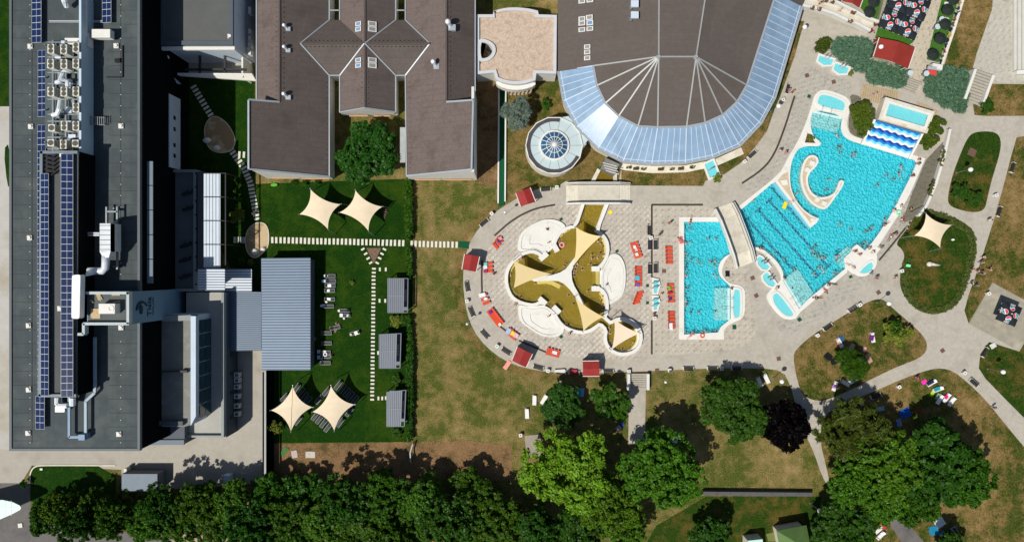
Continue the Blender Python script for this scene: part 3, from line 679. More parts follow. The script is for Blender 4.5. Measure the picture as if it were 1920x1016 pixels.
m = MB(); m.sheet(inset(o, .9), z=1.7); O('basin_water', m, MATS['shallow_water'], sl)

# ------------------------------------------------------------------ the hotel on the left
HX = lambda x, z: P(x, 0, z).x
hz = 17.0
hotel = T('hotel', 'long grey flat roofed hotel block with solar panels along its roof', 'hotel', P(140, 420))
out = [P(*a, hz) for a in ((20, -150), (262, -150), (262, 843), (20, 843))]
m = MB(); m.prism(out, 0, hz - .35); O('wall', m, charc, hotel)
m = MB(); m.prism(inset(out, .02), hz - .35, hz); O('roof', m, roofh, hotel)
m = MB(); m.prism(inset(out, -.12), hz - .5, hz + .18, [inset(out, .28)]); O('parapet', m, M('parapet_cap', (98, 106, 110), .6, .06, 1), hotel)
m = MB()
for y in range(20, 830, 26):                                                    # welted seams of the roofing sheets
    for x0, x1 in ((24, 72), (204, 258)): m.bar(P(x0, y, hz + .012), P(x1, y, hz + .012), .07, .02)
m.bar(P(60, -20, hz + .015), P(60, 830, hz + .015), .12, .03); m.bar(P(226, -20, hz + .015), P(226, 530, hz + .015), .08, .03)
O('roof_seam', m, roofd, hotel)
m = MB()
for x in (57, 227):
    for k in range(40):
        y = 10 + k * 21
        if x == 57 or not 530 < y < 625: p = P(x, y, hz); m.cyl(p, .07, hz, hz + .1, 6)
O('roof_stud', m, white, hotel)
# white wall band with square windows and balcony panels on the shaded east face
wx = HX(262, hz)
m = MB(); ya, yb = P(0, 183, 5).y, P(0, 317, 5).y; m.box(wx + .08, (ya + yb) / 2, 3.6, 7.6, .16, ya - yb); wp = O('wall_panel', m, wallb, hotel)
for y in (221, 242, 272, 292):
    m = MB(); m.box(wx + .17, P(0, y, 6).y, 5.4, 6.2, .06, .7); O('window', m, glassd, hotel)
for k in range(13):
    y = 205 + k * 46 if k < 7 else 560 + (k - 7) * 46
    if k < 5:
        for z in (15.6,):
            m = MB(); m.box(wx + .95, P(0, y + 120, z).y, z - .1, z + .06, .95, 3.9); O('balcony', m, M('balcony_slab', (120, 134, 144), .8, .06, 1), hotel)
# penthouse, rooftop machines
pent = T('penthouse', 'long rooftop plant storey carrying two rows of solar panels', 'plant storey', P(110, 510, hz))
pz = 21.4; po = [P(*a, pz) for a in ((77, 284), (147, 284), (143.5, 742), (74, 742))]
m = MB(); m.prism(po, hz, pz - .2); O('wall', m, charc, pent)
m = MB(); m.prism(po, pz - .2, pz); O('roof', m, M('plant_roofing', (88, 92, 92), .85, .08, .6), pent)
m = MB()
for a, b in (((77, 286), (147, 286)), ((74, 741), (144, 741)), ((79, 284), (76, 742))): m.bar(P(*a, pz + .2), P(*b, pz + .2), .45, .5)
O('parapet', m, M('parapet_metal', (120, 132, 138), .5, .05, 1), pent)
m = MB(); m.box(*P(95, 306, pz).xy, pz, pz + .02, 2.6, 3.4); O('vent_well', m, black, pent)
for k in range(5):
    m = MB(); p = P(84, 293 + k * 8, pz + .4); m.tube([p, p + Vector((1.1, -.25, 0)), p + Vector((1.8, .35, 0))], .12, 5); O('vent_pipe', m, dark, pent)
tower = T('sign_tower', 'lift tower with a white parapet and a teal sign on its wall', 'tower', P(205, 577, hz))
tz = 21.0; to = [P(*a, tz) for a in ((159, 547), (245, 547), (245, 608), (159, 608))]
m = MB(); m.prism(to, 3, tz - .6); O('wall', m, M('grey_blue_render', (118, 150, 172), .8, .05, .3), tower)
m = MB(); m.prism(inset(to, .3), tz - .6, tz - .35); O('roof', m, M('tower_roofing', (92, 98, 98), .85, .08, .6), tower)
m = MB()
for a, b in (((164, 549), (245, 549)), ((242.8, 547), (242.8, 607)), ((159, 606.5), (245, 606.5)), ((160, 606), (160, 626)), ((160, 626), (149, 626))): m.bar(P(*a, tz - .1), P(*b, tz - .1), .42, 1.0)
O('parapet', m, M('white_parapet', (186, 196, 198), .6, .05, 1), tower)
teal = M('teal_sign', (.004, .045, .075), .5, .03, 1)
tx = HX(245, tz) + .03
def text_mesh(body, size, ext=.02, shear=0.0):
    cu = bpy.data.curves.new('t', 'FONT'); cu.body = body; cu.size = size; cu.extrude = ext; cu.align_x = 'CENTER'; cu.align_y = 'CENTER'; cu.shear = shear; cu.resolution_u = 3; cu.offset = size * .02
    ob = bpy.data.objects.new('t', cu); COL.objects.link(ob); dg = bpy.context.evaluated_depsgraph_get()
    me = bpy.data.meshes.new_from_object(ob.evaluated_get(dg)); bpy.data.objects.remove(ob); return me
def put_text(name, body, size, mat, parent, mtx, ext=.02):
    me = text_mesh(body, size, ext); me.name = name; me.materials.clear(); me.materials.append(mat)
    me.transform(mtx); me.transform(Matrix.Translation(-wloc(parent)))
    o = bpy.data.objects.new(name, me); COL.objects.link(o); o.parent = parent; return o
def wall_mtx(y, z):                                                             # lettering on the east wall: reads towards +Y, stands up
    return Matrix(((0, 0, 1, tx), (1, 0, 0, y), (0, 1, 0, z), (0, 0, 0, 1)))
def wz_at(px): return CAM_H - (tx * 10 * CAM_H) / (px - 960) if px != 960 else 0   # height on that wall seen at column px
yc = P(0, 575, 16).y
put_text('lettering', 'Tisia', 1.75, teal, tower, wall_mtx(yc, wz_at(280.5)))
put_text('lettering', 'HOTEL & SPA', .5, teal, tower, wall_mtx(yc, wz_at(287.3)))
m = MB()
def wl(s): return [Vector((tx + .02, P(0, 540 + b / 12.7, wz_at(240 + a / 12.7)).y, wz_at(240 + a / 12.7))) for a, b in s]
for s in (((445, 415), (420, 380), (380, 340), (330, 322), (300, 335), (285, 370), (292, 430), (300, 500), (305, 600)), ((285, 345), (255, 350), (225, 400), (205, 460), (195, 520)), ((285, 350), (270, 390), (240, 430), (210, 480), (196, 520)), ((318, 430), (328, 500), (318, 580), (305, 605)), ((285, 390), (280, 460), (285, 540), (298, 600))):
    m.tube(wl(s), .2, 5)
O('leaf_emblem', m, teal, tower)
m = MB(); m.box(*P(208.5, 578, tz).xy, tz - .3, tz + 1.2, 2.5, 1.55); m.ring(P(208, 578, tz + 1.2), .3, .5, tz + 1.2, tz + 1.28, 14); acw = O('white_cooler', m, white, None, P(208.5, 578, hz + 3.65)); tag(acw, 'white box cooler on the sign tower roof', 'air conditioner')
m = MB(); m.box(*P(177.5, 588, tz).xy, tz - .34, tz - .2, 1.5, 1.55); tag(O('concrete_paver', m, beige, None, P(177.5, 588, tz - .35)), 'speckled square paver lying on the sign tower roof', 'paver')
m = MB()
for k, (x, y, a, l) in enumerate(((181, 556, -70, 1.2), (184, 557, -65, 1.3), (187, 556, -60, 1.1), (216, 553, 0, 1.3), (217, 566, 10, 1.1), (171, 565, -40, .6))):
    p = P(x, y, tz); m.box(p.x, p.y, tz - .34, tz - .2 + .02 * k, l, .22, R(a))
tag(O('timber_offcuts', m, wood, None, P(200, 557, tz - .35)), 'loose pale timber offcuts scattered on the sign tower roof', 'timber')
# solar panels
def pvpanel():
    m = MB(); m.box(0, 0, -.04, .035, 1, 1); m.cur = 1
    for i in range(2): m.box(-.245 + .49 * i, 0, .03, .045, .46, .93)
    me = O('solar_panel', m, [pvf, pv]).data; return me
pvp = pvpanel(); bpy.data.objects.remove([o for o in bpy.data.objects if o.data == pvp][0])
def array(x0, x1, y0, pitch, n, z, tilt, lab, wd=None):
    c = P((x0 + x1) / 2, y0 + pitch * n / 2, z); t = T('solar_array', lab, 'solar array', (c.x, c.y, z), 0, 'solar panel rows on the hotel roof')
    k10 = (CAM_H - z) / CAM_H / 10; wx_ = (x1 - x0) * k10
    for i in range(n):
        p = P((x0 + x1) / 2, y0 + pitch * (i + .5), z)
        o = bpy.data.objects.new('solar_panel', pvp); COL.objects.link(o); o.parent = t
        o.location = (p.x - c.x, p.y - c.y, .55 + wx_ / 2 * abs(math.sin(R(tilt)))); o.scale = (wx_ / math.cos(R(tilt)), pitch * k10 * .985, 1); o.rotation_euler = (0, R(tilt), 0)
    m = MB(); L = pitch * n * k10
    for s in (-1, 1):
        h = .5 + (wx_ / 2 * (1 + (-s if tilt > 0 else s))) * abs(math.sin(R(tilt)))
        for i in range(max(2, n // 3)): m.box(c.x + s * wx_ * .4, c.y - L / 2 + L * (i + .5) / max(2, n // 3), z, z + h, .08, .08)
    O('rack', m, steel, t)
array(64, 84, -16, 12.4, 8, hz, -9, 'top left solar row with seven blue panels')
array(75.5, 93, 97, 12.4, 10, hz, -9, 'left solar row beside the rooftop cooling units')
array(74.5, 92, 236, 12.3, 41, hz, -9, 'long solar row half tucked behind the plant storey')
array(81, 97.5, 326.5, 12.93, 32, pz, -9, 'paler solar row on the left of the plant storey roof')
array(120, 141.3, 290, 12.93, 35, pz, 6, 'dark blue solar row on the right of the plant storey roof')
array(71, 90, 741, 12.3, 5, hz, -9, 'short solar row at the lower end of the hotel roof')
array(195.5, 214, -16, 12.4, 5, hz, -9, 'short solar row at the top right of the hotel roof')
# cooling units on their steel platform
plat = T('steel_platform', 'galvanised steel platform carrying the rooftop cooling units', 'platform', P(128, 180, hz))
m = MB(); zz = hz + 1.6
for x in (100, 124, 148): m.bar(P(x, 76, zz), P(x, 284, zz), .25, .3)
for y in (80, 108, 137, 158, 187, 215, 228, 258, 280): m.bar(P(90, y, zz), P(163, y, zz), .2, .25)
for x in (96, 128, 158):
    for y in (90, 150, 210, 270): p = P(x, y, hz); m.box(p.x, p.y, hz, zz, .18, .18)
O('frame', m, steel, plat)
m = MB(); m.box(*P(128, 181, hz).xy, hz + .9, hz + 1.0, 6.2, 17.2); O('deck', m, M('platform_deck', (84, 94, 96), .7, .2, 1.5), plat)
for k in range(16):
    x, y = (108 + 36 * random.random(), 84 + 12.3 * k); m = MB(); p = P(x, y, zz)
    m.box(p.x, p.y, zz - .4, zz + .25, .4 + 1.1 * random.random(), .3 + 1.2 * random.random()); O('duct_box', m, steel if k % 2 else wallb, plat)
def acunit(n):
    t = T('cooling_unit', 'cooling unit', 'cooling unit', (0, 0, 0)); L = 1.42 if n == 2 else 1.08
    m = MB(); m.box(0, 0, 0, 1.7, 1.0, L); O('casing', m, M('unit_casing', (226, 226, 212), .5, .05, 2, world=False), t)
    m = MB(); m.box(0, 0, -.0, .12, .9, L - .1); O('foot', m, steel, t)
    for k in range(n):
        y = (k - (n - 1) / 2) * .68; m = MB(); m.cyl((0, y), .3 if n == 2 else .38, 1.7, 1.715, 14); m.ring((0, y), .3 if n == 2 else .38, .36 if n == 2 else .44, 1.7, 1.76, 14)
        for a in range(4): m.box(0, y, 1.72, 1.75, .6, .03, R(45 * a))
        m.cyl((0, y), .1, 1.7, 1.78, 8); O('fan', m, M('fan_grille', (104, 100, 88), .5, .1, 3), t)
    m = MB()
    for k in range(9): m.box(.51, 0, .3 + .14 * k, .36 + .14 * k, .03, L - .15)
    O('louvre', m, metald, t); return t
ac2, ac1 = Many(acunit(2)), Many(acunit(1))
acs = [(95, 92), (119, 92.5), (142, 89), (94.5, 120), (119.5, 120.5), (142, 119.5), (95, 172), (119.5, 172), (142, 171.5), (142, 202), (120, 236), (142, 236), (118.5, 271)]
rows = ['top', 'second', 'third', 'fourth', 'fifth', 'lowest']; sd_ = {95: 'left', 94.5: 'left', 119: 'middle', 119.5: 'middle', 120: 'middle', 118.5: 'middle', 142: 'right'}
for i, (x, y) in enumerate(acs):
    r = 0 if y < 100 else 1 if y < 130 else 2 if y < 180 else 3 if y < 210 else 4 if y < 250 else 5
    ac2.put(P(x, y, zz + 2.0) - Vector((0, 0, 1.7)), 0, 'pale twin fan cooling unit, %s of the %s rank on the steel platform' % (sd_[x], rows[r]), 'cooling units on the hotel roof')
for x, y, l in ((96.5, 240, 'left of the fifth rank'), (95, 268, 'left of the lowest rank'), (141, 269, 'right of the lowest rank')):
    ac1.put(P(x, y, zz + 2.0) - Vector((0, 0, 1.7)), 0, 'pale single fan cooling unit, ' + l + ' on the steel platform', 'cooling units on the hotel roof')
ac2.done(); ac1.done()
m = MB(); m.box(HX(159, 19), P(0, 142, 19).y, hz, hz + 3.2, .35, 25.2); scr = O('screen_wall', m, M('screen_metal', (196, 216, 230), .45, .05, .8), None, P(159, 142, hz)); tag(scr, 'white metal screen wall beside the rooftop cooling units', 'screen wall')
def duct(name, lab, path, r, m_, n=10, box=None, cat='duct'):
    mb = MB()
    if box:
        for a, b in zip(path[:-1], path[1:]): mb.bar(a, b, box[0], box[1])
    else: mb.tube(path, r, n)
    return tag(O(name, mb, m_, None, path[0], sm=False), lab, cat)
wd = T('air_duct', 'big white ventilation duct with an elbow beside the sign tower', 'duct', P(202, 450, hz))
m = MB(); m.slab([P(187, 419, 20), P(207, 419, 21), P(207, 472, 21), P(187, 472, 20)], 1.4); m.slab([P(207, 419, 21), P(219, 420, 19), P(219, 470, 19), P(207, 472, 21)], 1.2); O('hood', m, chrome, wd)
for k in range(6):
    m = MB(); m.bar(P(187, 423 + k * 9, 20.05), P(207, 423 + k * 9, 21.05), .08, .08); O('hood_seam', m, steel, wd)
m = MB(); m.slab([P(187, 472, 20.4), P(207, 472, 20.9), P(204, 483, 20.4), P(193, 483, 20.2)], 1.2); O('reducer', m, chrome, wd)
m = MB(); m.tube([P(198, 480, 19.8), P(198, 494, 19.8), P(197, 503, 19.8), P(192, 508, 19.8), P(180, 508, 19.8), P(166, 508, 19.8)], .58, 10); O('elbow', m, chrome, wd, sm=True)
m = MB(); m.slab([P(180, 514, 19.9), P(178, 502, 19.9), P(162, 508, 21.5), P(160, 518, 21.5)], .5); O('transition', m, chrome, wd)
m = MB(); o_ = chaikin([P(*a, 22.6) for a in ((136, 516), (144, 515), (151, 515), (151.5, 520), (150.5, 556), (150, 592), (149, 597), (142, 597.5), (135, 596.5), (134.6, 591), (135, 556), (135.6, 521))], 2); m.prism(o_, 21.5, 22.7, bottom=True); O('main_trunk', m, M('bright_trunk', (240, 244, 248), .3, .03, 1, spec=.6), wd)
m = MB()
for a, b in (((200, 388, 18.2), (200, 419, 18.2)), ((220, 388, 18.2), (220, 505, 18.2)), ((201, 397, 18.2), (221, 397, 18.2))): m.bar(P(*a), P(*b), .25, .3)
for y in (392, 418, 450, 500): p = P(220, y, hz); m.box(p.x, p.y, hz, 18.1, .2, .2)
tag(O('duct_support', m, steel, None, P(210, 400, hz)), 'grey steel frame standing beside the white duct hood', 'frame')
for y in (437, 441): duct('flue_pipe', 'thin bright flue pipe running into the white duct hood, %s of two' % ('upper' if y == 437 else 'lower'), [P(152, y, 18.4), P(187, y, 19.4)], .14, chrome, 6)
duct('cable_tray', 'pale cable tray zigzagging down the lower hotel roof', [P(178, 632, 18), P(178, 736, 18), P(161, 752, 18), P(161, 818, 18)], .3, M('tray_metal', (160, 178, 190), .5, .05, 1), box=(.42, .3))
duct('cable_tray', 'blue grey cable tray ending in a box at the lower roof', [P(130, 742, 18), P(130, 819, 18), P(158, 819, 18)], .3, M('tray_blue', (120, 150, 176), .5, .05, 1), box=(.4, .25))
m = MB(); m.box(*P(157, 818, 18).xy, hz, 18.6, 1.0, .9); tag(O('junction_box', m, M('tray_blue', 0), None, P(157, 818, hz)), 'blue grey junction box where the two cable trays meet', 'box')
m = MB(); m.tube([P(108, 745, 18), P(108, 757, 18), P(113, 760, 18.4), P(127, 760, 18.4)], .45, 8); m.tube([P(136, 744, 18.6), P(136, 759, 18.2)], .5, 8); m.box(*P(115, 766, 18).xy, hz, 18.4, 1.5, .9); tag(O('exhaust_fan', m, chrome, None, P(118, 758, hz), sm=False), 'chrome exhaust pipes and fan at the lower end of the plant storey', 'fan')
m = MB(); m.tube([P(118, 140, 20), P(112, 153, 20.4), P(106, 155, 20)], .35, 8); m.tube([P(115, 150, 20.4), P(126, 152, 20), P(127, 164, 19.6)], .32, 8); tag(O('chrome_pipe', m, chrome, None, P(115, 150, hz + 1.6), sm=False), 'bright chrome pipework between the second and third cooling ranks', 'pipe')
m = MB(); m.tube([P(113, 190, 20), P(111, 205, 20.4), P(107, 214, 20), P(99, 216, 19.6)], .36, 8); tag(O('chrome_pipe', m, chrome, None, P(110, 205, hz + 1.6), sm=False), 'bright chrome elbow pipe left of the fourth cooling rank', 'pipe')
m = MB(); m.box(*P(189.5, 63.5, 18.6).xy, hz + .5, hz + 1.7, 3.0, 1.35); tag(O('water_tank', m, white, None, P(189.5, 63.5, hz)), 'white box tank standing on the upper hotel roof', 'tank')
m = MB(); m.box(*P(137, 76, 19).xy, hz + .6, hz + 1.6, 3.2, 1.0); m.box(*P(160, 74, 19).xy, hz + .6, hz + 1.8, .8, 2.2); tag(O('duct_header', m, white, None, P(140, 76, hz)), 'white duct header above the top cooling rank', 'duct')
m = MB(); m.tube([P(155.5, -20, 18.8), P(155.5, 70, 18.8)], .3, 6); m.tube([P(161, -20, 18.8), P(161, 70, 18.8)], .25, 6); tag(O('supply_duct', m, white, None, P(158, 30, hz)), 'pair of long white ducts running down from the top edge', 'duct')
m = MB(); m.tube([P(120, -8, 19), P(121, 3, 19), P(125, 12, 18)], .45, 8); tag(O('air_outlet', m, chrome, None, P(123, 5, hz)), 'bright bent air outlet at the top of the hotel roof', 'vent')
m = MB()
for y in (39.5, 42): m.bar(P(92, y, hz + .4), P(195, y, hz + .4), .07, .07)
tag(O('cable_conduit', m, chrome, None, P(128, 41, hz)), 'thin pale conduit crossing between the upper solar rows', 'conduit')
m = MB()
for y in (219, 233): m.bar(P(164, y, 18), P(197, y + 2, 17.6), .12, .12)
for k in range(8): m.bar(P(167 + k * 4, 219, 18), P(167 + k * 4, 234, 18), .1, .1)
tag(O('access_ladder', m, steel, None, P(180, 226, hz)), 'steel access stair beside the rooftop screen wall', 'ladder')
m = MB(); m.bar(P(230, 86, hz + .1), P(230, 145, hz + .1), .2, .25); m.bar(P(200, 145, hz + .1), P(230, 145, hz + .1), .15, .2); m.box(*P(223, 113, hz).xy, hz, hz + .5, .9, .25); m.box(*P(223, 117, hz).xy, hz, hz + .5, .9, .25)
tag(O('black_pipe', m, black, None, P(225, 120, hz)), 'black angled pipe run on the upper right hotel roof', 'pipe')
vm = Many(T('roof_vent', 'roof vent', 'roof vent'))
m = MB(); m.box(0, 0, 0, .25, .78, .78); O('curb', m, wallw, vm.root); m = MB(); m.cyl((0, 0), .28, .25, .42, 12); O('cap', m, white, vm.root)
vs = [(58, 88), (59, 238), (57, 446), (55, 610), (55, 730), (219, 87), (228, 237), (228, 614), (54, 811), (224, 813), (118, 290), (114, 578), (432, 69), (1043, 1)]
for (x, y), l in zip(vs, ('upper left edge of the hotel roof', 'left edge beside the fifth cooling rank', 'middle of the left hotel roof edge', 'left edge level with the sign tower', 'left edge near the lower solar row', 'upper right hotel roof by the black pipe', 'right hotel roof edge by the access stair', 'roof just below the sign tower', 'lower left corner of the hotel roof', 'lower right corner of the hotel roof', 'plant storey roof by the vent pipes', 'plant storey roof beside the white trunk', 'corner of the upper wing roof', '')):
    if not l: continue
    z = pz if 'storey' in l else 10 if 'wing' in l else hz
    vm.put(P(x, y, z), .05, 'square white roof vent on the ' + l, 'white roof vents')
vm.done()

# wings of the hotel
def bld(name, lab, s, z, wall_m, roof_m, par=None, cat='building', pw=.3, ph=.35, z0=0):
    o = pts(s, z); c = sum(o, Vector()) / len(o); t = T(name, lab, cat, (c.x, c.y, z0))
    m = MB(); m.prism(o, z0, z - .2); O('wall', m, wall_m, t)
    m = MB(); m.prism(inset(o, .01), z - .2, z); O('roof', m, roof_m, t)
    if par: m = MB(); m.prism(o, z - .02, z + ph, [inset(o, pw)]); O('parapet', m, par, t)
    return t
slate = M('blue_grey_cap', (86, 94, 102), .7, .06, .6)
wing = bld('hotel_wing', 'upper grey roofed hotel wing with a pale blue side wall', '255,-150 438,-150 438,86 300,86 300,-60 255,-60', 10, wallb, M('wing_roofing', (96, 98, 96), .85, .07, .4), slate, 'hotel wing', .75, .3)
m = MB(); m.prism([P(*a, 10) for a in ((272, 88), (440, 88), (440, 94), (272, 94))], 9.5, 10.05, bottom=True); O('roof_edge', m, white, wing)
m = MB(); m.slab([P(440, 87, 10.05), P(440, 94, 10.05), P(466, 115, 6), P(466, 110, 6)], .5); O('side_fin', m, white, wing)
for k in range(5):
    m = MB(); p = P(470, 48 + k * 13 if k else 22, 4); m.box(p.x, p.y, 3.4, 4.6, .5, .9 if k else 1.3); O('wall_cooler', m, wallw, wing)
con = T('link_passage', 'white framed open passage linking the hotel to its upper wing', 'passage', P(400, 120))
m = MB(); m.slab([P(*a) for a in ((325, 137, 4.5), (472, 138, 4.5), (480, 152, 3.2), (335, 142, 4.4))], .5); O('lower_beam', m, white, con)
m = MB(); m.slab([P(*a) for a in ((265, 55, 12), (277, 68, 10.5), (277, 85, 10.2), (315, 105, 8), (316, 137, 6.5), (338, 157, 4.6), (332, 157, 4.6), (265, 116, 8.6))], .4); O('ramp_roof', m, wallb, con)  # white roof coloured bluish to stand for the hotel's shade on it
m = MB()
for a, b in (((340, 102, 4.4), (450, 102, 4.4)), ((375, 94, 4.4), (375, 138, 4.4)), ((422, 104, 4.4), (422, 137, 4.4)), ((345, 131, 4.4), (462, 131, 4.4)), ((404, 94, 6), (411, 101, 4.4))): m.bar(P(*a), P(*b), .35, .4)
O('dark_beam', m, dark, con)
m = MB(); m.box(*P(463, 133, 2).xy, 0, 4.2, .3, 3.6); O('end_post', m, wallw, con)
nt_ = bld('roof_terrace', 'shaded lower roof terrace beside the hotel with dark furniture', '300,319 371,319 371,546 300,546', 5.2, wallb, M('terrace_floor', (112, 116, 116), .85, .08, .4), M('terrace_parapet', (150, 156, 154), .7, .05, 1), 'terrace', .5, .7)
m = MB()
for k in range(9): p = P(367.5, 325 + k * 26, 5.9); m.box(p.x, p.y, 5.8, 5.95, .3, .3)
O('post_cap', m, dark, nt_)
ft = T('terrace_table', 'dark terrace table', 'table')
m = MB(); m.cyl((0, 0), .42, .68, .74, 14); O('table_top', m, dark, ft); m = MB(); m.cyl((0, 0), .06, 0, .68, 8); m.cyl((0, 0), .28, 0, .05, 12); O('pedestal', m, dark, ft)
FT = Many(ft)
def chair_root(nm, lab, mt, wd_=.5):
    t = T(nm, lab, 'chair'); m = MB(); m.box(0, 0, .40, .46, wd_, .5); O('seat', m, mt, t)
    m = MB(); m.box(0, -.24, .46, .9, wd_, .05); O('backrest', m, mt, t)
    for x in (-1, 1):
        for y in (-1, 1): m = MB(); m.box(x * wd_ * .44, y * .22, 0, .4, .05, .05); O('leg', m, mt, t)
    return t
FC = Many(chair_root('terrace_chair', 'dark terrace chair', dark))
tt = [(355, 362, 5.2, 'the uppermost dark table on the shaded terrace'), (356, 391, 5.2, 'the second dark table on the shaded terrace'), (351, 460, 5.2, 'the third dark table on the shaded terrace'), (350, 487, 5.2, 'the fourth dark table on the shaded terrace'), (350, 518, 5.2, 'the lowest dark table on the shaded terrace')]
for x, y, z, l in tt:
    FT.put(P(x, y, z), 0, l.replace('the ', '', 1), 'terrace tables')
    for k, a in enumerate((20, 200)):
        q = P(x, y, z) + Vector((math.cos(R(a)), math.sin(R(a)), 0)) * .75; FC.put(q, R(a + 90), 'dark chair on the %s side of %s' % (('right', 'left')[k], l), 'terrace chairs')
lt = T('lower_wing', 'lower hotel wing with a shaded sun terrace and glazed side', 'hotel wing', P(320, 700))
uo = pts('262,590 371.5,590 371.5,778 362,795 345,800 262,800', 10)
m = MB(); m.prism(uo, 0, 9.9); O('wall', m, wallb, lt)
m = MB(); m.prism(inset(uo, .01), 9.9, 10); O('terrace_floor', m, M('sun_terrace_floor', (132, 132, 126), .85, .08, .4, dirt=(150, 150, 142), dsc=.6), lt)
m = MB(); m.prism(pts('362,592 371.5,592 371.5,778 362,796', 10.1), 10, 11); O('parapet', m, wallb, lt)
m = MB(); m.prism(pts('308,592 362,590 362,600 308,602', 10.1), 10, 10.9); O('parapet', m, M('terrace_parapet', 0), lt)
m = MB(); m.prism(pts('276,788 346,788 346,796 276,796', 10.2), 10, 10.9); O('parapet', m, slate, lt)
m = MB(); m.prism(pts('262,800 262,832 346,832 346,800', 7), 0, 7); O('annex_wall', m, slate, lt)
m = MB(); m.prism(pts('263,824 346,824 346,833 263,833', 7.05), 6.9, 7.3); O('annex_parapet', m, M('annex_cap', (108, 122, 134), .6, .05, 1), lt)
m = MB(); m.box(*P(282, 807, 8).xy, 7, 8.4, 1.2, .8); O('rooflight', m, wallw, lt)
gx = HX(372, 10) + .12
for k in range(7):
    y0, y1 = 598 + k * 26, 598 + (k + 1) * 26 - 2
    for zz0, zz1 in ((5.3, 7.4), (7.6, 9.7)):
        m = MB(); m.box(gx, P(0, (y0 + y1) / 2, 7).y, zz0, zz1, .06, (y1 - y0) * .095); O('window', m, M('teal_window', (.01, .045, .06), .15, .3, .4, spec=.7), lt)
low = pts('400,548 424,548 424,820 346,820 346,700 372,700 372,590 349,590 349,548', 5.2)
m = MB(); m.prism(low, 0, 5.1); O('low_wall', m, M('dark_render', (70, 82, 92), .8, .06, .6), lt)
m = MB(); m.prism(inset(low, .01), 5.1, 5.2); O('low_roof', m, M('low_roofing', (176, 174, 166), .85, .06, .5), lt)
m = MB(); m.prism(pts('417.5,548 422.5,548 422.5,818 346,818 346,814.5 417.5,814.5', 5.25), 5.2, 5.9); O('low_parapet', m, M('terrace_parapet', 0), lt)
for y in (667, 703, 740, 787):
    m = MB(); p = P(424, y, 5.2); m.box(p.x + .04, p.y, 2.2, 3.4, .08, .7); O('small_window', m, black, lt)
m = MB(); m.box(*P(348.5, 695, 10).xy, 10, 10.8, 1.1, .4); m.bar(P(300, 697, 10.3), P(345, 695, 10.3), .12, .6); O('divider_screen', m, dark, lt)
white_st = M('weathered_stain', (186, 186, 178), .9, .2, 2)
for x, y, l in ((286, 582, 'below the sign tower'), (285, 680, 'halfway down the sun terrace'), (286, 713, 'beside the terrace screen'), (290, 772, 'at the lower sun terrace end')):
    FT.put(P(x, y, 10), 0, 'round table ' + l, 'terrace tables')
for x, y, a, l in ((294, 576, 50, 'upper chair below the sign tower'), (294, 589, 130, 'lower chair below the sign tower'), (294, 706, 30, 'upper chair beside the terrace screen'), (294, 719, 140, 'lower chair beside the terrace screen')):
    FC.put(P(x, y, 10), R(a), 'terrace chair, ' + l, 'terrace chairs')
FT.done(); FC.done()
# pergola and small metal roofs
per = T('glass_pergola', 'row of four frosted glass pergola bays along the shaded terrace', 'pergola', P(400, 414))
for k in range(4):
    y0 = 326 + k * 44.3; m = MB(); m.slab([P(382, y0, 7.4), P(413, y0, 7.2), P(413, y0 + 43, 7.2), P(382, y0 + 43, 7.4)], .12); pn = O('roof_panel', m, M('frosted_panel', (214, 224, 232), .4, .04, .6), per)
    for j in range(5): m = MB(); m.bar(P(386 + j * 6, y0, 7.44 - j * .03), P(386 + j * 6, y0 + 43, 7.44 - j * .03), .05, .05); O('glazing_bar', m, metall, pn)
m = MB(); m.box(*P(376.5, 415, 6).xy, 0, 6.2, .95, 17.8); O('back_wall', m, slate, per)
m = MB()
m.bar(P(423, 325, 7), P(423, 505, 7), .18, .2)
for k in range(5): y = 325 + k * 44.5; m.bar(P(383, y, 7.5), P(424, y, 7.15), .14, .12); p = P(423, y, 7); m.box(p.x, p.y, 0, 6.9, .15, .15)
O('frame', m, dark, per)
def ribroof(name, lab, s, z, n, mt, rib_m, horiz=True, cat='shed', wall_m=None, slope=.0, walls=True, th=.15):
    o = pts(s, z); c = sum(o, Vector()) / 4; t = T(name, lab, cat, (c.x, c.y, 0))
    for q in o: q.z += slope * (q.x - c.x)
    if walls: m = MB(); m.prism(inset(o, .25), 0, z - .3); O('wall', m, wall_m or metald, t)
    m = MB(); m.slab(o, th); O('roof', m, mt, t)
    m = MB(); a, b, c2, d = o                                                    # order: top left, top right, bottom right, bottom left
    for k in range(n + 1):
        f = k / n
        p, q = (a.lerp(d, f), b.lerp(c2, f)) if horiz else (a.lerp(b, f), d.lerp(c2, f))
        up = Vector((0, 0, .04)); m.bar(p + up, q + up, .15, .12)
    r = O('roof_rib', m, rib_m, t); return t
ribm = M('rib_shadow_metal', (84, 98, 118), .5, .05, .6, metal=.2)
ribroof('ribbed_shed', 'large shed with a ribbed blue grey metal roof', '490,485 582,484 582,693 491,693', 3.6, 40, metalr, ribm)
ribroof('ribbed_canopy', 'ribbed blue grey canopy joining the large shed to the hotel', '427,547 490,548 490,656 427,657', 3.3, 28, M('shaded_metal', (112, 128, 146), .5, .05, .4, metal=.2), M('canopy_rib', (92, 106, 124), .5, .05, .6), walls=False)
ribroof('white_canopy', 'white ribbed metal canopy beside the glass pergola', '371,505 421.5,505 421.5,544 371,544', 8.6, 8, M('bright_metal', (222, 230, 238), .4, .04, .5), M('pale_rib', (120, 134, 152), .5, .05, .6), walls=False)
ribroof('white_canopy', 'white ribbed metal canopy next to the large shed', '422.5,505 472,505 472,546 422.5,546', 3.4, 8, M('bright_metal', 0), M('pale_rib', 0), walls=False)
